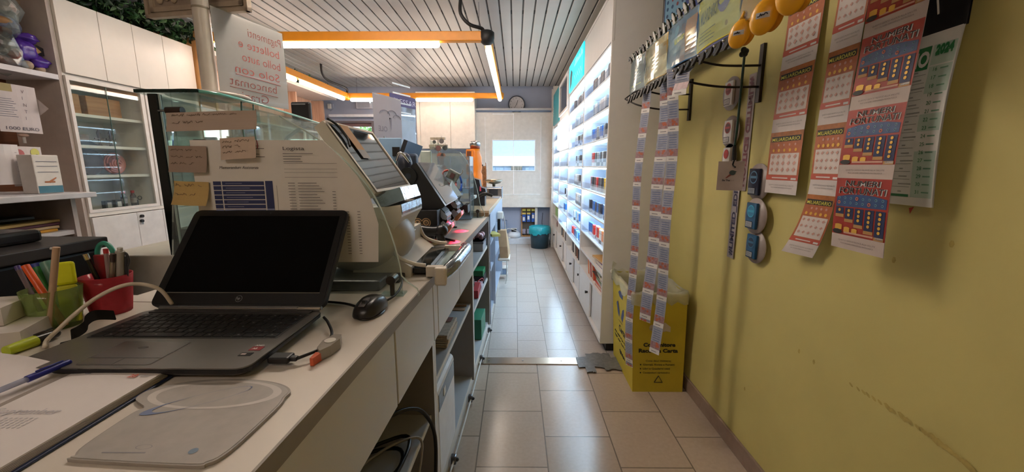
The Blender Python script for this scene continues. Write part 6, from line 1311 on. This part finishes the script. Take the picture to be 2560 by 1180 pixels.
# highlighter
t = thing('highlighter', 'yellow-green highlighter with dark cap lying beside the planner', 'highlighter', (-.885, .68, .92))
A, B_ = az(15, 878, .93), az(88, 852, .93); d = (B_-A).normalized(); fl = M('#b8c82c', .35)
b = MB(); b.cyl(A, B_, .009, fl, r2=.0105, n=12); b.build('body', t)
b = MB(); b.cyl(B_, B_+d*.032, .0100, M('#2c2a26', .3), r2=.008, n=12); b.ball(B_+d*.032, .008, M('#2c2a26', .3), n=8); b.tube([B_+Vector((0, 0, .011)), B_+d*.03+Vector((0, 0, .012))], .002, M('#2c2a26', .3), sub=1); b.build('cap', t)
# black velcro strap
b = MB(); P = [(-.80, .715, .923), (-.83, .70, .926), (-.825, .75, .945), (-.845, .79, .935), (-.80, .80, .925)]
w0 = Vector((0, 0, .012))
def ribbon(b, P, w, th, m, sub=8):
    Q = []; P = [Vector(p) for p in P]
    for i in range(len(P)-1):
        p0, p1, p2, p3 = P[max(i-1, 0)], P[i], P[i+1], P[min(i+2, len(P)-1)]
        for k in range(sub):
            t_ = k/sub; Q.append(.5*((2*p1)+(p2-p0)*t_+(2*p0-5*p1+4*p2-p3)*t_*t_+(3*p1-p0-3*p2+p3)*t_**3))
    Q.append(P[-1]); V = []
    for i, p in enumerate(Q): a = i/(len(Q)-1); V += [p, p+Vector((w*.7, -w*.7, 0)) if callable(m) is False and a < .2 else p+Vector((w*.3, -w*.4, w*1.1))]
    V2 = [v+Vector((0, .001, .001)) for v in V]; n = len(Q)
    b.raw(V, [(2*i, 2*i+1, 2*i+3, 2*i+2) for i in range(n-1)], m, True); b.raw(V2, [(2*i, 2*i+2, 2*i+3, 2*i+1) for i in range(n-1)], m, True)
ribbon(b, [az(150, 858, .922), az(185, 848, .924), az(215, 830, .93), az(222, 812, .945), az(245, 800, .952), az(290, 800, .94)], .020, .001, M('#1c1c1e', .7)); solo('strap', 'black fabric strap curling on the desk at the laptop left side', 'strap', b)
# white cable
b = MB(); b.tube([az(112, 868, .925), az(118, 850, .928), az(150, 820, .95)+Vector((0, 0, 0)), ay(185, 787, .72), ay(240, 745, .745), ay(300, 716, .765), ay(350, 710, .785), ay(400, 724, .80), ay(430, 760, .815)], .0038, M('#d8ccbc', .4), n=10); solo('white_cable', 'white cable arching in front of the pen cups towards the laptop', 'cable', b)
# cups
def cup(lab, cx, cy, r0, r1, h, m, sq=1, sy_=1):
    t = thing('pen_cup', lab, 'pen cup', (cx, cy, .92)); b = MB(); pr = [(0, .001), (r0, .001), (r0*1.08, h*.25), ((r0+r1)/2*1.03, h*.6), (r1, h), (r1-.0022, h), ((r0+r1)/2*1.03-.0022, h*.6), (r0*1.08-.002, h*.25), (r0-.003, .005), (0, .005)]
    b.lathe(pr, (cx, cy, .92), m, n=36, sx=1, sy=sy_); b.build('body', t); return t
def stick(nm, lab, cat, p, q, r, m, parts=(), r2=None):
    p = Vector(p); q = Vector(q); d = (q-p); t = thing(nm, lab, cat, tuple(p)); b = MB(); b.cyl(p, q, r, m, r2=r2, n=12); b.build('barrel', t)
    for pn, f0, f1, rr_, m2 in parts: b = MB(); b.cyl(p+d*f0, p+d*f1, rr_, m2, n=12); b.build(pn, t)
    return t
rx, ry_ = -.925, .868
cup('red translucent plastic pen cup beside the laptop lid', rx, ry_, .035, .0455, .088, GL('#ee8a90', .55, .1, .1, '#cc4a55'))
gx, gy = -.955, .785
cup('green translucent plastic pen cup left of the red one', gx, gy, .035, .0455, .083, GL('#d8e6b8', .24, .1, .1, '#a8ba78'))
zt4 = .927
def gtop(px, py, y): return ay(px, py, y)
stick('ballpoint_pen', 'clear pen with violet end leaning leftmost in the green cup', 'pen', (gx-.01, gy-.01, zt4), gtop(42, 665, .79), .0042, M('#8a7a80', .2, trans=.4), (('end_cap', .93, 1.0, .0046, M('#4a3c7c', .3)),))
stick('felt_pen', 'orange pen leaning across the green cup', 'pen', (gx+.03, gy-.015, zt4), gtop(63, 664, .785), .0065, M('#d8541c', .35), (('tip', .92, 1.0, .005, M('#e06a2c', .35)),))
stick('marker', 'green marker with blue end standing in the green cup', 'marker', (gx-.015, gy+.02, zt4), gtop(92, 660, .82), .012, M('#1c7a34', .35), (('end_cap', .94, 1.0, .0125, M('#2c3a8c', .35)),))
stick('marker', 'teal grey marker standing in the middle of the green cup', 'marker', (gx+.005, gy+.022, zt4), gtop(115, 655, .825), .011, M('#5a8a80', .35))
stick('drinking_stick', 'flat pale wooden stirring stick standing tallest in the green cup', 'stick', (gx+.015, gy-.03, zt4), gtop(141, 618, .765), .0055, M('#b5977c', .6))
t = thing('highlighter', 'broad yellow highlighter standing in the green cup', 'highlighter', (gx+.03, gy+.01, .925)); p = Vector((gx+.025, gy+.005, zt4)); q = gtop(158, 655, .81); d = (q-p).normalized(); T = Matrix.Translation(p) @ d.to_track_quat('Z', 'Y').to_matrix().to_4x4(); L_ = (q-p).length
b = MB(); b.T = T; b.box((-.015, -.007, 0), (.015, .007, L_*.62), M('#c8c832', .35), .005); b.build('body', t)
b = MB(); b.T = T; b.box((-.0155, -.008, L_*.62), (.0155, .008, L_), M('#d8dc1c', .35), .005); b.build('cap', t)
stick('ballpoint_pen', 'black and silver pen leaning left in the red cup', 'pen', (rx+.0, ry_+.0, zt4), gtop(213, 635, .86), .005, M('#1a1a1c', .25), (('clip_end', .9, 1.0, .0055, M('#c8b8a8', .2, .9)),))
b = MB(); b.T = Matrix.Translation((rx-.012, ry_+.01, zt4)) @ Matrix.Rotation(.0, 4, 'Y'); b.box((-.018, -.004, 0), (.018, .004, .125), M('#8a1c24', .4), .003); solo('memo_card', 'dark red flat case standing in the red cup', 'case', b)
t = thing('scissors', 'green-handled scissors standing in the red cup', 'scissors', (rx, ry_+.02, .925)); q = gtop(265, 640, .885)
b = MB(); P = [q+Vector((math.cos(a)*.019, 0, math.sin(a)*.030)) for a in [k*.52 for k in range(12)]]; P.append(P[0]); b.tube(P, .005, M('#2f8f7c', .35), n=8, sub=3); b.build('handle', t)
b = MB(); b.hexa([Vector((rx, ry_+.015, zt4)), Vector((rx+.004, ry_+.015, zt4)), Vector((rx+.004, ry_+.018, zt4)), Vector((rx, ry_+.018, zt4)), q+Vector((-.01, 0, -.03)), q+Vector((.01, 0, -.03)), q+Vector((.01, .003, -.03)), q+Vector((-.01, .003, -.03))], steel); b.build('blade', t)
stick('ballpoint_pen', 'clear pen with red cap standing upright in the red cup', 'pen', (rx+.012, ry_-.01, zt4), gtop(264, 622, .86), .0042, M('#b8a4a4', .2, trans=.4), (('end_cap', .93, 1.0, .0046, M('#b02c34', .3)),))
stick('ballpoint_pen', 'brown and silver pen in the middle of the red cup', 'pen', (rx+.008, ry_-.012, zt4), gtop(283, 634, .855), .005, M('#a8988a', .25, .7), (('clip_end', .86, 1.0, .0052, M('#3c2c28', .3)),))
stick('tape_pen', 'grey mechanical pen with clip, rightmost in the red cup', 'pen', (rx+.016, ry_+.004, zt4), gtop(300, 628, .865), .0085, M('#a09c96', .35), (('button', 1.0, 1.06, .005, M('#b8b4ae', .35)),))
b = MB(); q = gtop(316, 640, .87); b.tube([q+Vector((-.008, 0, .004)), q+Vector((.0, 0, .006)), q+Vector((.004, 0, -.01)), q+Vector((-.002, 0, -.025))], .0025, dgrey); b.cyl(Vector((rx+.022, ry_+.012, zt4)), q, .004, dgrey, n=10); solo('ballpoint_pen', 'thin dark pen with a curved clip at the right rim of the red cup', 'pen', b)
# multifunction printer behind the desk
t = thing('printer', 'large black office printer beyond the desk at the left edge of the photo', 'printer', (-1.58, 1.0, .5))
pk_ = M('#141315', .35, var=.05); b = MB(); b.box((-1.90, .72, .5), (-1.36, 1.27, .985), pk_, .01); b.build('body', t)
b = MB(); P = [(-2.0, 1.12, 1.0), (-1.23, 1.12, 1.035)]; b.box((-1.90, .70, .988), (-1.34, 1.285, 1.022), M('#2f2b2a', .4), .004); b.ball((-1.339, 1.12, 1.015), .004, offw, n=6); b.build('lid', t)
b = MB(); b.box((-1.80, .8, 1.023), (-1.45, 1.2, 1.06), M('#0e0d0f', .3), .01); b.build('document_feeder', t)
b = MB(); b.box((-1.90, .72, 0), (-1.37, 1.27, .497), M('#3a3634', .5), .005); solo('printer_stand', 'dark stand under the black office printer', 'stand', b)
for k, (c_, nm, o) in enumerate((('#c8922c', 'mustard yellow', 0), ('#cbb08c', 'beige', .03), ('#5a2c3c', 'wine red', .05), ('#b89a5c', 'tan', .07))):
    b = MB(); z = .946+.0135*k; b.T = Matrix.Translation((-2.27, 1.74, z)) @ Matrix.Rotation(.05*k, 4, 'Z'); b.box((-.13, -.16+o*.3, 0), (.10, .12+o*.3, .012), M(c_, .6), .002, seg=1); solo('folder', nm+' folder in the pile inside the low cabinet behind the printer', 'folder', b)

b = MB(); b.box((-2.6, 1.1, .946), (-2.16, 1.37, 1.01), M('#0f0e10', .3), .01); b.box((-2.6, 1.2, 1.012), (-2.2, 1.80, 1.022), M('#1a1618', .3)); solo('flat_scanner', 'flat black device with raised lid inside the low cabinet beside the folders', 'scanner', b)
# ================================================================ LEFT SIDE OF THE SHOP
XC = -2.70
cl_ = M('#e0d9cf', .4, var=.015)
# near open shelving with wooden back
t = thing('wall_shelving', 'cream open wall shelving with a brown wooden back at the left edge', 'shelving', (-2.9, 2.0, 0))
b = MB(); b.box((XC, 2.47, 0), (XL+.02, 2.49, ZC-.02), M('#b9aca4', .5)); b.build('end_panel', t)
wbk = wood_mat('brown_board', '#5f3722', '#7a4a2e', .5, 3, 'Y'); b = MB(); b.box((XL+.005, .4, 1.1), (XL+.03, 2.47, ZC-.02), wbk); b.build('back_board', t)
b = MB(); b.box((XL+.03, .4, 1.752), (XC, 2.47, 1.782), M('#cfcbd0', .45), .002); b.build('shelf', t)
t = thing('low_cabinet', 'low cabinet with a wide projecting top carrying cards at the left edge', 'cabinet', (-2.4, 1.5, 0))
b = MB(); b.box((-2.06, .3, 1.10), (XL+.03, 1.96, 1.125), M('#c4c2c8', .4), .003); b.build('top', t)
b = MB(); b.box((-2.13, 1.90, 0), (XL+.03, 1.92, 1.10), M('#b5aaa8', .5)); b.box((-2.9, .3, 0), (-2.88, 1.9, 1.1), M('#a8a0a4', .5)); b.build('side_panel', t)
b = MB(); b.box((-2.88, .3, .925), (-2.14, 1.9, .945), M('#c4c2c8', .4)); b.build('inner_shelf', t)
# purple rag figure, wrapped gifts
t = thing('plush_figure', 'plush figure in shiny purple with a diamond badge sitting on the upper shelf', 'plush', (-2.8, 2.32, 1.782))
pu = M('#4a2a8c', .25, var=.2, scale=30, bump=.4); c = ax(48, 125, -2.78)
b = MB(); b.lump(c, .065, pu, .14, (1, 1, 1.05), smooth=True); b.lump(c+Vector((.02, .06, -.05)), .046, pu, .14, (1, 1.2, .8), smooth=True); b.lump(c+Vector((.02, .03, .07)), .042, pu, .16, (1, 1.2, .6), smooth=True); b.build('body', t)
b = MB(); b.ball(c+Vector((-.01, -.06, .10)), .05, M('#4a2c20', .6)); b.ball(c+Vector((.0, -.07, .13)), .055, M('#8f6a44', .7), (1, 1, .5)); b.build('head', t)
b = MB(); q = ax(92, 128, -2.76); b.raw([q+Vector((.0, -.03, .0)), q+Vector((0, 0, .035)), q+Vector((0, .12, -.005)), q+Vector((0, 0, -.022))], [(0, 1, 2, 3)], M('#15131a', .4)); b.raw([q+Vector((.002, -.018, .002)), q+Vector((.002, 0, .020)), q+Vector((.002, .022, .0)), q+Vector((.002, 0, -.014))], [(0, 1, 2, 3)], M('#b08a5c', .4)); b.build('badge', t)
b = MB(); b.ball(c+Vector((.03, .0, -.08)), .025, M('#a8927c', .6)); b.ball(c+Vector((.03, .06, -.09)), .022, M('#a8927c', .6)); b.build('feet', t)
for k, (py, px, cc, lab) in enumerate(((20, 10, '#a89a94', 'crinkled clear-wrapped gift topmost beside the plush figure'), (60, 12, '#5a6078', 'blue-grey clear-wrapped gift beside the plush figure'), (115, 8, '#6a6460', 'grey clear-wrapped gift on the upper shelf'), (140, 18, '#7a4a40', 'reddish clear-wrapped gift lowest beside the plush figure'))):
    c = ax(px-10, py, -2.80); b = MB(); b.lump(c, .07, M(cc, .3, var=.5, scale=25, bump=.8), .12, (1, .9, 1)); b.lump(c, .082, GL(opac=.12, gloss=.3, rough=.2), .18, (1, .9, 1.05), 2); solo('wrapped_gift', lab, 'gift', b)
b = MB(); b.tube([ax(42, 0, -2.86), ax(34, 40, -2.86), ax(26, 75, -2.84)], .02, M('#8a7460', .2, bump=.6)); solo('cellophane_twist', 'twisted clear cellophane rising beside the wrapped gifts', 'cellophane', b)
# papers hanging from the upper shelf
Xp = -2.68; lw_ = M('#6a6a78', .7)
def lsheet(nm, lab, px0, px1, py0, py1, X, col, fn=None, cat='paper', bend=.01):
    p = ax(px0, py1, X); q = ax(px1, py0, X); w = q.y-p.y; h = q.z-p.z
    s = Sheet((X, p.y, p.z), (0, 1, 0), (0, 0, 1), w, h, lambda u, v: bend*math.sin(3*u)); b = MB(); s.base(b, M(col, .65, var=.03), 4, 4, .001)
    if fn: fn(s, b, w, h)
    return tag(b.build(nm), lab, cat)
def f1(s, b, w, h):
    s.rect(b, .0, h*.84, w*.40, h, M('#9a8a5c', .6), .001, 1, 1)
    for k in range(9): s.rect(b, w*.03, h*(.68-.045*k), w*(.35+.04*(k % 3)), h*(.69-.045*k), lw_, .0015, 1, 1)
    for k, c_ in enumerate('VINTI'): s.text(b, c_, w*.60, h*(.84-.14*k), h*.07, M('#7a7078', .7), l=.0015)
    s.text(b, '1000 EURO', w*.12, h*.05, h*.07, M('#4a4858', .7), width=w*.78, l=.0015)
lsheet('paper_sheet', 'hanging lottery winner sheet lettered vinti 1000 euro', 2, 85, 220, 328, Xp, '#c2b8b8', f1)
b = MB(); b.raw([ax(82, 238, Xp-.02), ax(122, 272, Xp+.05), ax(90, 298, Xp-.02)], [(0, 1, 2)], M('#b8aeac', .7)); b.raw([ax(82, 238, Xp-.021), ax(90, 298, Xp-.021), ax(122, 272, Xp+.049)], [(0, 1, 2)], M('#b8aeac', .7)); solo('folded_flyer', 'folded corner of pale paper behind the lottery winner sheet', 'paper', b)
Xq = -2.24; c0_y = 1.8
def f2(s, b, w, h):
    for k in range(6): s.rect(b, w*.05, h*(.8-.12*k), w*.9, h*(.806-.12*k), lw_, .0015, 1, 1)
lsheet('paper_sheet', 'white printed sheet standing leftmost on the low cabinet', -20, 42, 362, 463, Xq, '#cdc9cc', f2)
def f3(s, b, w, h):
    for u, v, c_ in ((.25, .82, '#b86a6c'), (.75, .85, '#c8c46a'), (.4, .6, '#c8805c'), (.15, .25, '#6a5a6a'), (.45, .12, '#2c2c34'), (.8, .2, '#4f8080'), (.8, .7, '#3a3a48')): s.disc(b, w*u, h*v, .02, M(c_, .6), .0015, 12)
lsheet('greeting_card', 'white card with small coloured hearts on the low cabinet', 38, 100, 368, 466, Xq-.01, '#c8c0c0', f3, 'card')
t = thing('tissue_box', 'upright white carton with teal base band on the low cabinet', 'box', (-2.17, c0_y, 1.125))
c0 = ax(96, 477, -2.14); c1 = ax(144, 388, -2.14); b = MB(); b.box((-2.21, c0.y, 1.126), (-2.14, c1.y, c1.z), M('#cdc8c4', .5), .003); b.build('carton', t)
b = MB(); s = Sheet((-2.1395, c0.y, 1.126), (0, 1, 0), (0, 0, 1), c1.y-c0.y, c1.z-1.126); w, h = s.w, s.h; s.rect(b, .003, .003, w-.003, h*.2, M('#3f6f84', .5), .0005, 1, 1)
for v in (.82, .7, .55): s.rect(b, w*.1, h*v, w*.9, h*(v+.015), lw_, .0005, 1, 1)
s.rect(b, w*.3, h*.28, w*.7, h*.32, M('#a8643c', .5), .0008, 1, 1); b.raw([s.P(w*.4, h*.3, .001), s.P(w*.75, h*.42, .001), s.P(w*.78, h*.4, .001), s.P(w*.5, h*.27, .001)], [(0, 3, 2, 1)], M('#a8643c', .5)); b.build('print', t)
b = MB(); q = ax(60, 347, -2.9); b.ball(q+Vector((0, 0, .02)), .018, M('#c8a898', .5), (1, 1.4, .6)); b.cyl(q-Vector((0, 0, .025)), q+Vector((0, 0, .01)), .008, offw); solo('paper_mushroom', 'tiny pale mushroom ornament on the brown board', 'ornament', b)
# tall cabinets
YL = [2.49, 3.02, 3.50]
t = thing('tall_cabinet', 'cream tall cabinet wall with glass doors and plain doors along the left side', 'cabinet', (-2.87, 3.0, 0))
b = MB(); b.box((XL+.01, 2.49, 0), (XL+.025, 3.52, 2.23), cl_); b.build('back_panel', t)
for y in (2.49, 3.005, 3.50):
    b = MB(); b.box((XC-.003, y, 0), (XL+.02, y+.02, 2.209), cl_); b.build('upright', t)
b = MB(); b.box((XC, 2.49, 2.21), (XL+.02, 3.52, 2.23), cl_); b.build('fixed_panel', t); b = MB(); b.box((XC-.005, 2.512, 1.787), (XL+.02, 3.498, 1.799), cl_); b.build('fixed_panel', t); b = MB(); b.box((XC+.01, 2.49, .93), (XL+.02, 3.52, .955), cl_); b.build('fixed_panel', t)
def yx(px, py): return ax(px, py, XC).y
eds = [2.495, yx(249, 120), yx(333, 140), yx(408, 160), 3.515]
for a, c in zip(eds, eds[1:]):
    b = MB(); b.box((XC, a+.0015, 1.80), (XC+.018, c-.0015, 2.225), cl_, .0015, seg=1); b.build('upper_door', t)
b = MB(); fw = .028
for a, c in ((2.492, 3.0), (3.01, 3.515)):
    for (u0, v0, u1, v1) in ((a, 1.76, c, 1.785), (a, .955, c, .975), (a, .975, a+fw*.7, 1.76), (c-fw, .975, c, 1.76)): b.box((XC, u0, v0), (XC+.016, u1, v1), M('#dcd6d0', .4), .001, seg=1)
b.build('door_frame', t)
for a, c in ((2.515, 2.735), (2.738, 2.975), (3.03, 3.25), (3.253, 3.49)):
    b = MB(); b.box((XC+.004, a, .975), (XC+.009, c, 1.76), GL('#f6faf8', .02, .05)); b.box((XC+.0035, c-.002, .975), (XC+.0095, c, 1.76), M('#4f6a60', .2)); b.build('glass_door', t)
for z in (ax(188, 285, XC).z, ax(200, 365, XC).z, ax(215, 442, XC).z):
    b = MB(); b.box((XL+.02, 2.51, z-.009), (XC-.01, 3.50, z+.009), cl_); b.build('shelf', t)
for a, c in zip([2.495, yx(347, 600), yx(412, 600), 3.50], [yx(347, 600), yx(412, 600), 3.50]):
    b = MB(); b.box((XC, a+.0015, .08), (XC+.018, c-.0015, .925), M('#d9d5d2', .4), .0015, seg=1); d = b.build('lower_door', t)
    if a > 2.5 and c < 3.5:
        b = MB()
        for py in (540, 552): q = ax(353, py, XC+.02); b.cyl(q, q+Vector((.014, 0, 0)), .011, black, n=12)
        b.box(q+Vector((.008, -.004, -.025)), q+Vector((.012, .004, 0)), steel); b.build('lock_and_key', d)
# contents of the glass cabinets
s1, s2_, s3_, s4 = ax(188, 285, XC).z+.009, ax(200, 365, XC).z+.009, ax(215, 442, XC).z+.009, .956
wx = wood_mat('box_wood', '#9c6430', '#b98048', .45, 3, 'Y')
for a, c, lab in ((2.56, 2.66, 'brown wooden box leftmost on the top glass cabinet shelf'), (2.70, 2.93, 'wide brown wooden box in the middle of the top glass cabinet shelf')):
    b = MB(); b.box((-2.95, a, s1), (-2.80, c, s1+.13), wx, .003); solo('wooden_box', lab, 'box', b)
t = thing('eyewear_rack', 'slanted black rack with compartments on the second glass cabinet shelf', 'rack', (-2.85, 2.6, s2_))
b = MB(); b.hexa([Vector(v) for v in ((-2.97, 2.52, s2_), (-2.76, 2.52, s2_), (-2.76, 2.70, s2_), (-2.97, 2.70, s2_), (-2.97, 2.52, s2_+.19), (-2.95, 2.52, s2_+.19), (-2.95, 2.60, s2_+.17), (-2.97, 2.60, s2_+.17))], M('#26242a', .4)); b.build('body', t)
b = MB()
for k in range(3):
    for j in range(2): f = .15+.3*k; x = -2.76-.19*f; z = s2_+.19*f; b.box((x-.0, 2.53+.07*j, z+.002), (x+.006, 2.59+.07*j, z+.04), M('#7a6a64', .4))
b.build('packets', t)
for k, (y, py, c_, lab) in enumerate(((2.80, 345, '#6a5a50', 'thin brown figurine left on the second glass cabinet shelf'), (2.88, 342, '#5f5048', 'thin brown figurine right on the second glass cabinet shelf'))):
    b = MB(); b.lathe([(0, 0), (.018, 0), (.006, .02), (.008, .07), (.012, .09), (.004, .11), (0, .115)], (-2.86, y, s2_), M(c_, .5), n=10); b.box((-2.865, y-.03, s2_+.05), (-2.855, y+.03, s2_+.058), M(c_, .5)); solo('figurine', lab, 'figurine', b)
t = thing('round_clock', 'dark round wooden object on the third glass cabinet shelf', 'ornament', (-2.85, 2.68, s3_))
b = MB(); b.cyl((-2.84, 2.66, s3_+.085), (-2.80, 2.66, s3_+.085), .085, M('#3a2018', .7), n=28); b.box((-2.93, 2.53, s3_), (-2.84, 2.62, s3_+.17), M('#1f1818', .4)); b.build('body', t)
t = thing('rose_ornament', 'coral pink ribbed rose ornament on the third glass cabinet shelf', 'ornament', (-2.83, 2.86, s3_)); b = MB(); cc = Vector((-2.83, 2.86, s3_+.075)); pk2 = M('#c4705c', .5)
for k in range(6):
    r2_ = .012+.0125*k; P = [cc+Vector((.02-.006*k, math.cos(a+k)*r2_, math.sin(a+k)*r2_*.95)) for a in [j*.6 for j in range(10)]]; b.tube(P, .0065, pk2, n=6, sub=3)
b.cyl(cc-Vector((.03, 0, 0)), cc-Vector((.02, 0, 0)), .07, pk2, n=20); b.build('petals', t)
for k, y in enumerate((2.845, 2.915)):
    t = thing('bottle', ('dark bottle with red cap, left of the pair on the cabinet floor shelf', 'dark bottle with red cap, right of the pair on the cabinet floor shelf')[k], 'bottle', (-2.80, y, s4), group='red capped bottles'); b = MB(); b.lathe([(0, 0), (.017, 0), (.018, .075), (.01, .09), (.009, .10), (0, .10)], (-2.80, y, s4+.004), M('#2c2422', .3), n=16); b.build('body', t)
    b = MB(); b.cyl((-2.80, y, s4+.10), (-2.80, y, s4+.118), .011, M('#b82c2c', .3), n=12); b.build('cap', t); b = MB(); b.cyl((-2.80, y, s4+.03), (-2.80, y, s4+.065), .0185, M('#8a8078', .5), n=16, caps=False); b.build('label', t)
for k, (y, lab) in enumerate(((2.68, 'small black square box leftmost on the cabinet floor shelf'), (2.75, 'small black square box with white label beside the leftmost one'))):
    b = MB(); b.box((-2.80, y, s4+.006), (-2.77, y+.05, s4+.062), M('#2a2624', .4), .003); b.box((-2.7695, y+.012, s4+.015), (-2.769, y+.04, s4+.05), M('#a89c90' if k == 0 else '#dcd8d4', .5)); solo('small_box', lab, 'box', b)
b = MB(); b.box((-2.84, 2.62, s4), (-2.75, 2.84, s4+.006), M('#1d1b1c', .4)); solo('tray', 'thin black tray on the cabinet floor shelf', 'tray', b)
for k, (y, px) in enumerate(((2.945, 0), (3.05, 1), (3.10, 2))):
    b = MB(); c = Vector((-2.80, y, s4+.06))
    for s_ in (-1, 1): P = [c+Vector((0, s_*.02+math.cos(a)*.016, math.sin(a)*.014)) for a in [j*.7 for j in range(9)]]; b.tube(P+[P[0]], .003, M('#3a3634', .4), n=5, sub=1)
    b.cyl(c+Vector((0, 0, -.06)), c+Vector((0, 0, -.012)), .004, dgrey, n=6); solo('glasses', ('pair of round glasses at the right end of the cabinet floor shelf', 'pair of round glasses left in the second cabinet, behind the showcase post', 'pair of round glasses right in the second cabinet, behind the showcase post')[k], 'glasses', b)
toy = [(s1, 3.06, '#b8343c', '#3c6aa8', 'red and blue little toy on the top shelf of the second glass cabinet'), (s1, 3.22, '#33302e', '#33302e', 'dark dumbbell-shaped object on the top shelf of the second glass cabinet'), (s1, 3.34, '#9aa8bc', '#c8ccd4', 'pale blue packet on the top shelf of the second glass cabinet'), (s2_, 3.06, '#b84a44', '#4a6ab0', 'red and blue toy on the second shelf of the second glass cabinet'), (s2_, 3.25, '#c8a05c', '#b8484c', 'colourful plush packet on the second shelf of the second glass cabinet'), (s2_, 3.38, '#d4d4d4', '#b8bcc4', 'white packet on the second shelf of the second glass cabinet'), (s3_, 3.30, '#c4ccd2', '#aab4bc', 'clear crystal bowl on the third shelf of the second glass cabinet')]
for z, y, c1, c2, lab in toy:
    t = thing('shelf_ornament', lab, 'ornament', (-2.82, y, z)); b = MB(); b.ball((-2.82, y, z+.04), .04, M(c1, .4, var=.2, scale=40), (.8, 1.1, 1)); b.build('body', t); b = MB(); b.ball((-2.81, y+.012, z+.085), .027, M(c2, .4, var=.2, scale=40)); b.build('top', t)
b = MB(); b.box((-2.93, 2.80, s3_), (-2.86, 2.96, s3_+.10), M('#a8b4c8', .4), .006); b.box((-2.93, 2.78, s2_), (-2.87, 2.98, s2_+.06), M('#8a8c98', .4), .006); b.bm.free()
# garland above the cabinets
t = tag(thing('garland', 'dark green leafy garland lying along the top of the left cabinets', 'garland', (-2.8, 3.3, 2.23)), kind=None)
lf = [M('#1f3a22', .5, var=.2), M('#2f5a30', .5, var=.2), M('#15261a', .5), M('#4a6a3c', .5)]
b = MB(); b.tube([(-2.78, 2.3+.4*k, 2.30+.02*(k % 2)) for k in range(11)], .025, lf[2], n=6); b.build('stem', t)
def leaves(n, y0, y1, parent, x0=-2.80, x1=-2.66, z0=2.24, z1=2.42, sz=.035, nm='leaves'):
    b = MB()
    for k in range(n):
        c = Vector((R.uniform(x0, x1), R.uniform(y0, y1), R.triangular(z0, z1, (z0+z1)/2))); u = Vector((R.uniform(-1, 1), R.uniform(-1, 1), R.uniform(-1, .5))).normalized(); v = u.orthogonal().normalized()
        v = Matrix.Rotation(R.random()*6, 3, u) @ v; n_ = u.cross(v); l = sz*R.uniform(.7, 1.3); w = l*.42; m_ = R.choice(lf)
        b.raw([c-u*l*.5, c-u*l*.15+v*w*.5, c+u*l*.2+v*w*.4, c+u*l*.6, c+u*l*.2-v*w*.4, c-u*l*.15-v*w*.5, c+n_*w*.12], [(0, 1, 6), (1, 2, 6), (2, 3, 6), (3, 4, 6), (4, 5, 6), (5, 0, 6)], m_)
    return b.build(nm, parent)
o_ = leaves(2600, 2.3, 3.9, t, sz=.05); o_['kind'] = 'stuff'; leaves(700, 3.9, 6.2, t, sz=.05)['kind'] = 'stuff'
b = MB(); b.box((XL+.002, 2.5, 2.24), (XL+.05, 6.1, ZC-.002), M('#0d0d0d', .9)); solo('gap_shade', 'painted shade of the gap behind the green garland above the cabinets', 'board', b)  # black sheet standing in for the shade of the gap above the cabinets
# farther left wall units, orange wood
wo_ = wood_mat('orange_wood', '#c08a50', '#d0a068', .45); wp = wood_mat('pale_wood', '#b48c74', '#c8a48c', .45)
b = MB(); b.box((-2.55, 3.53, 0), (XL+.01, 3.56, 2.35), wo_); solo('wooden_partition', 'narrow orange wooden partition behind the white pole', 'partition', b)
t = thing('wall_shelving', 'pale wooden wall shelving beyond the partition with white top shelf', 'shelving', (-2.9, 5.2, 0))
b = MB(); b.box((XL+.005, 3.56, .8), (XL+.03, 6.2, 2.2), wp); b.build('back_board', t)
b = MB(); b.box((XL+.03, 3.6, 2.20), (-2.62, 6.1, 2.24), M('#d8ccc4', .4), .004); b.build('top_shelf', t)
for y in (4.6, 5.4, 6.15):
    b = MB(); b.box((XL+.03, y, .0), (-2.85, y+.03, 2.2), wp); b.build('upright', t)
for z in (.5, .9, 1.3, 1.7):
    b = MB(); b.box((XL+.03, 3.6, z), (-2.75, 6.15, z+.02), M('#d8d2cc', .4)); b.build('shelf', t)
t = thing('display_case', 'white framed display case on the left wall before the window', 'display case', (-2.8, 5.7, 1.5))
b = MB()
for a, c in (((-2.74, 5.3, 1.51), (-2.72, 5.33, 1.82)), ((-2.74, 6.25, 1.51), (-2.72, 6.28, 1.82)), ((-2.74, 5.3, 1.48), (-2.72, 6.28, 1.51)), ((-2.95, 5.3, 1.82), (-2.72, 6.28, 1.85))): b.box(a, c, white, .003)
b.build('frame', t)
b = MB()
for k in range(5): b.box((-2.9, 5.4+.16*k, 1.51), (-2.80, 5.5+.16*k, 1.68+.02*(k % 2)), M(('#b8886c', '#c8b8a8', '#8a6a5a', '#d0c4b4', '#7a5c4c')[k], .5))
b.build('contents', t)
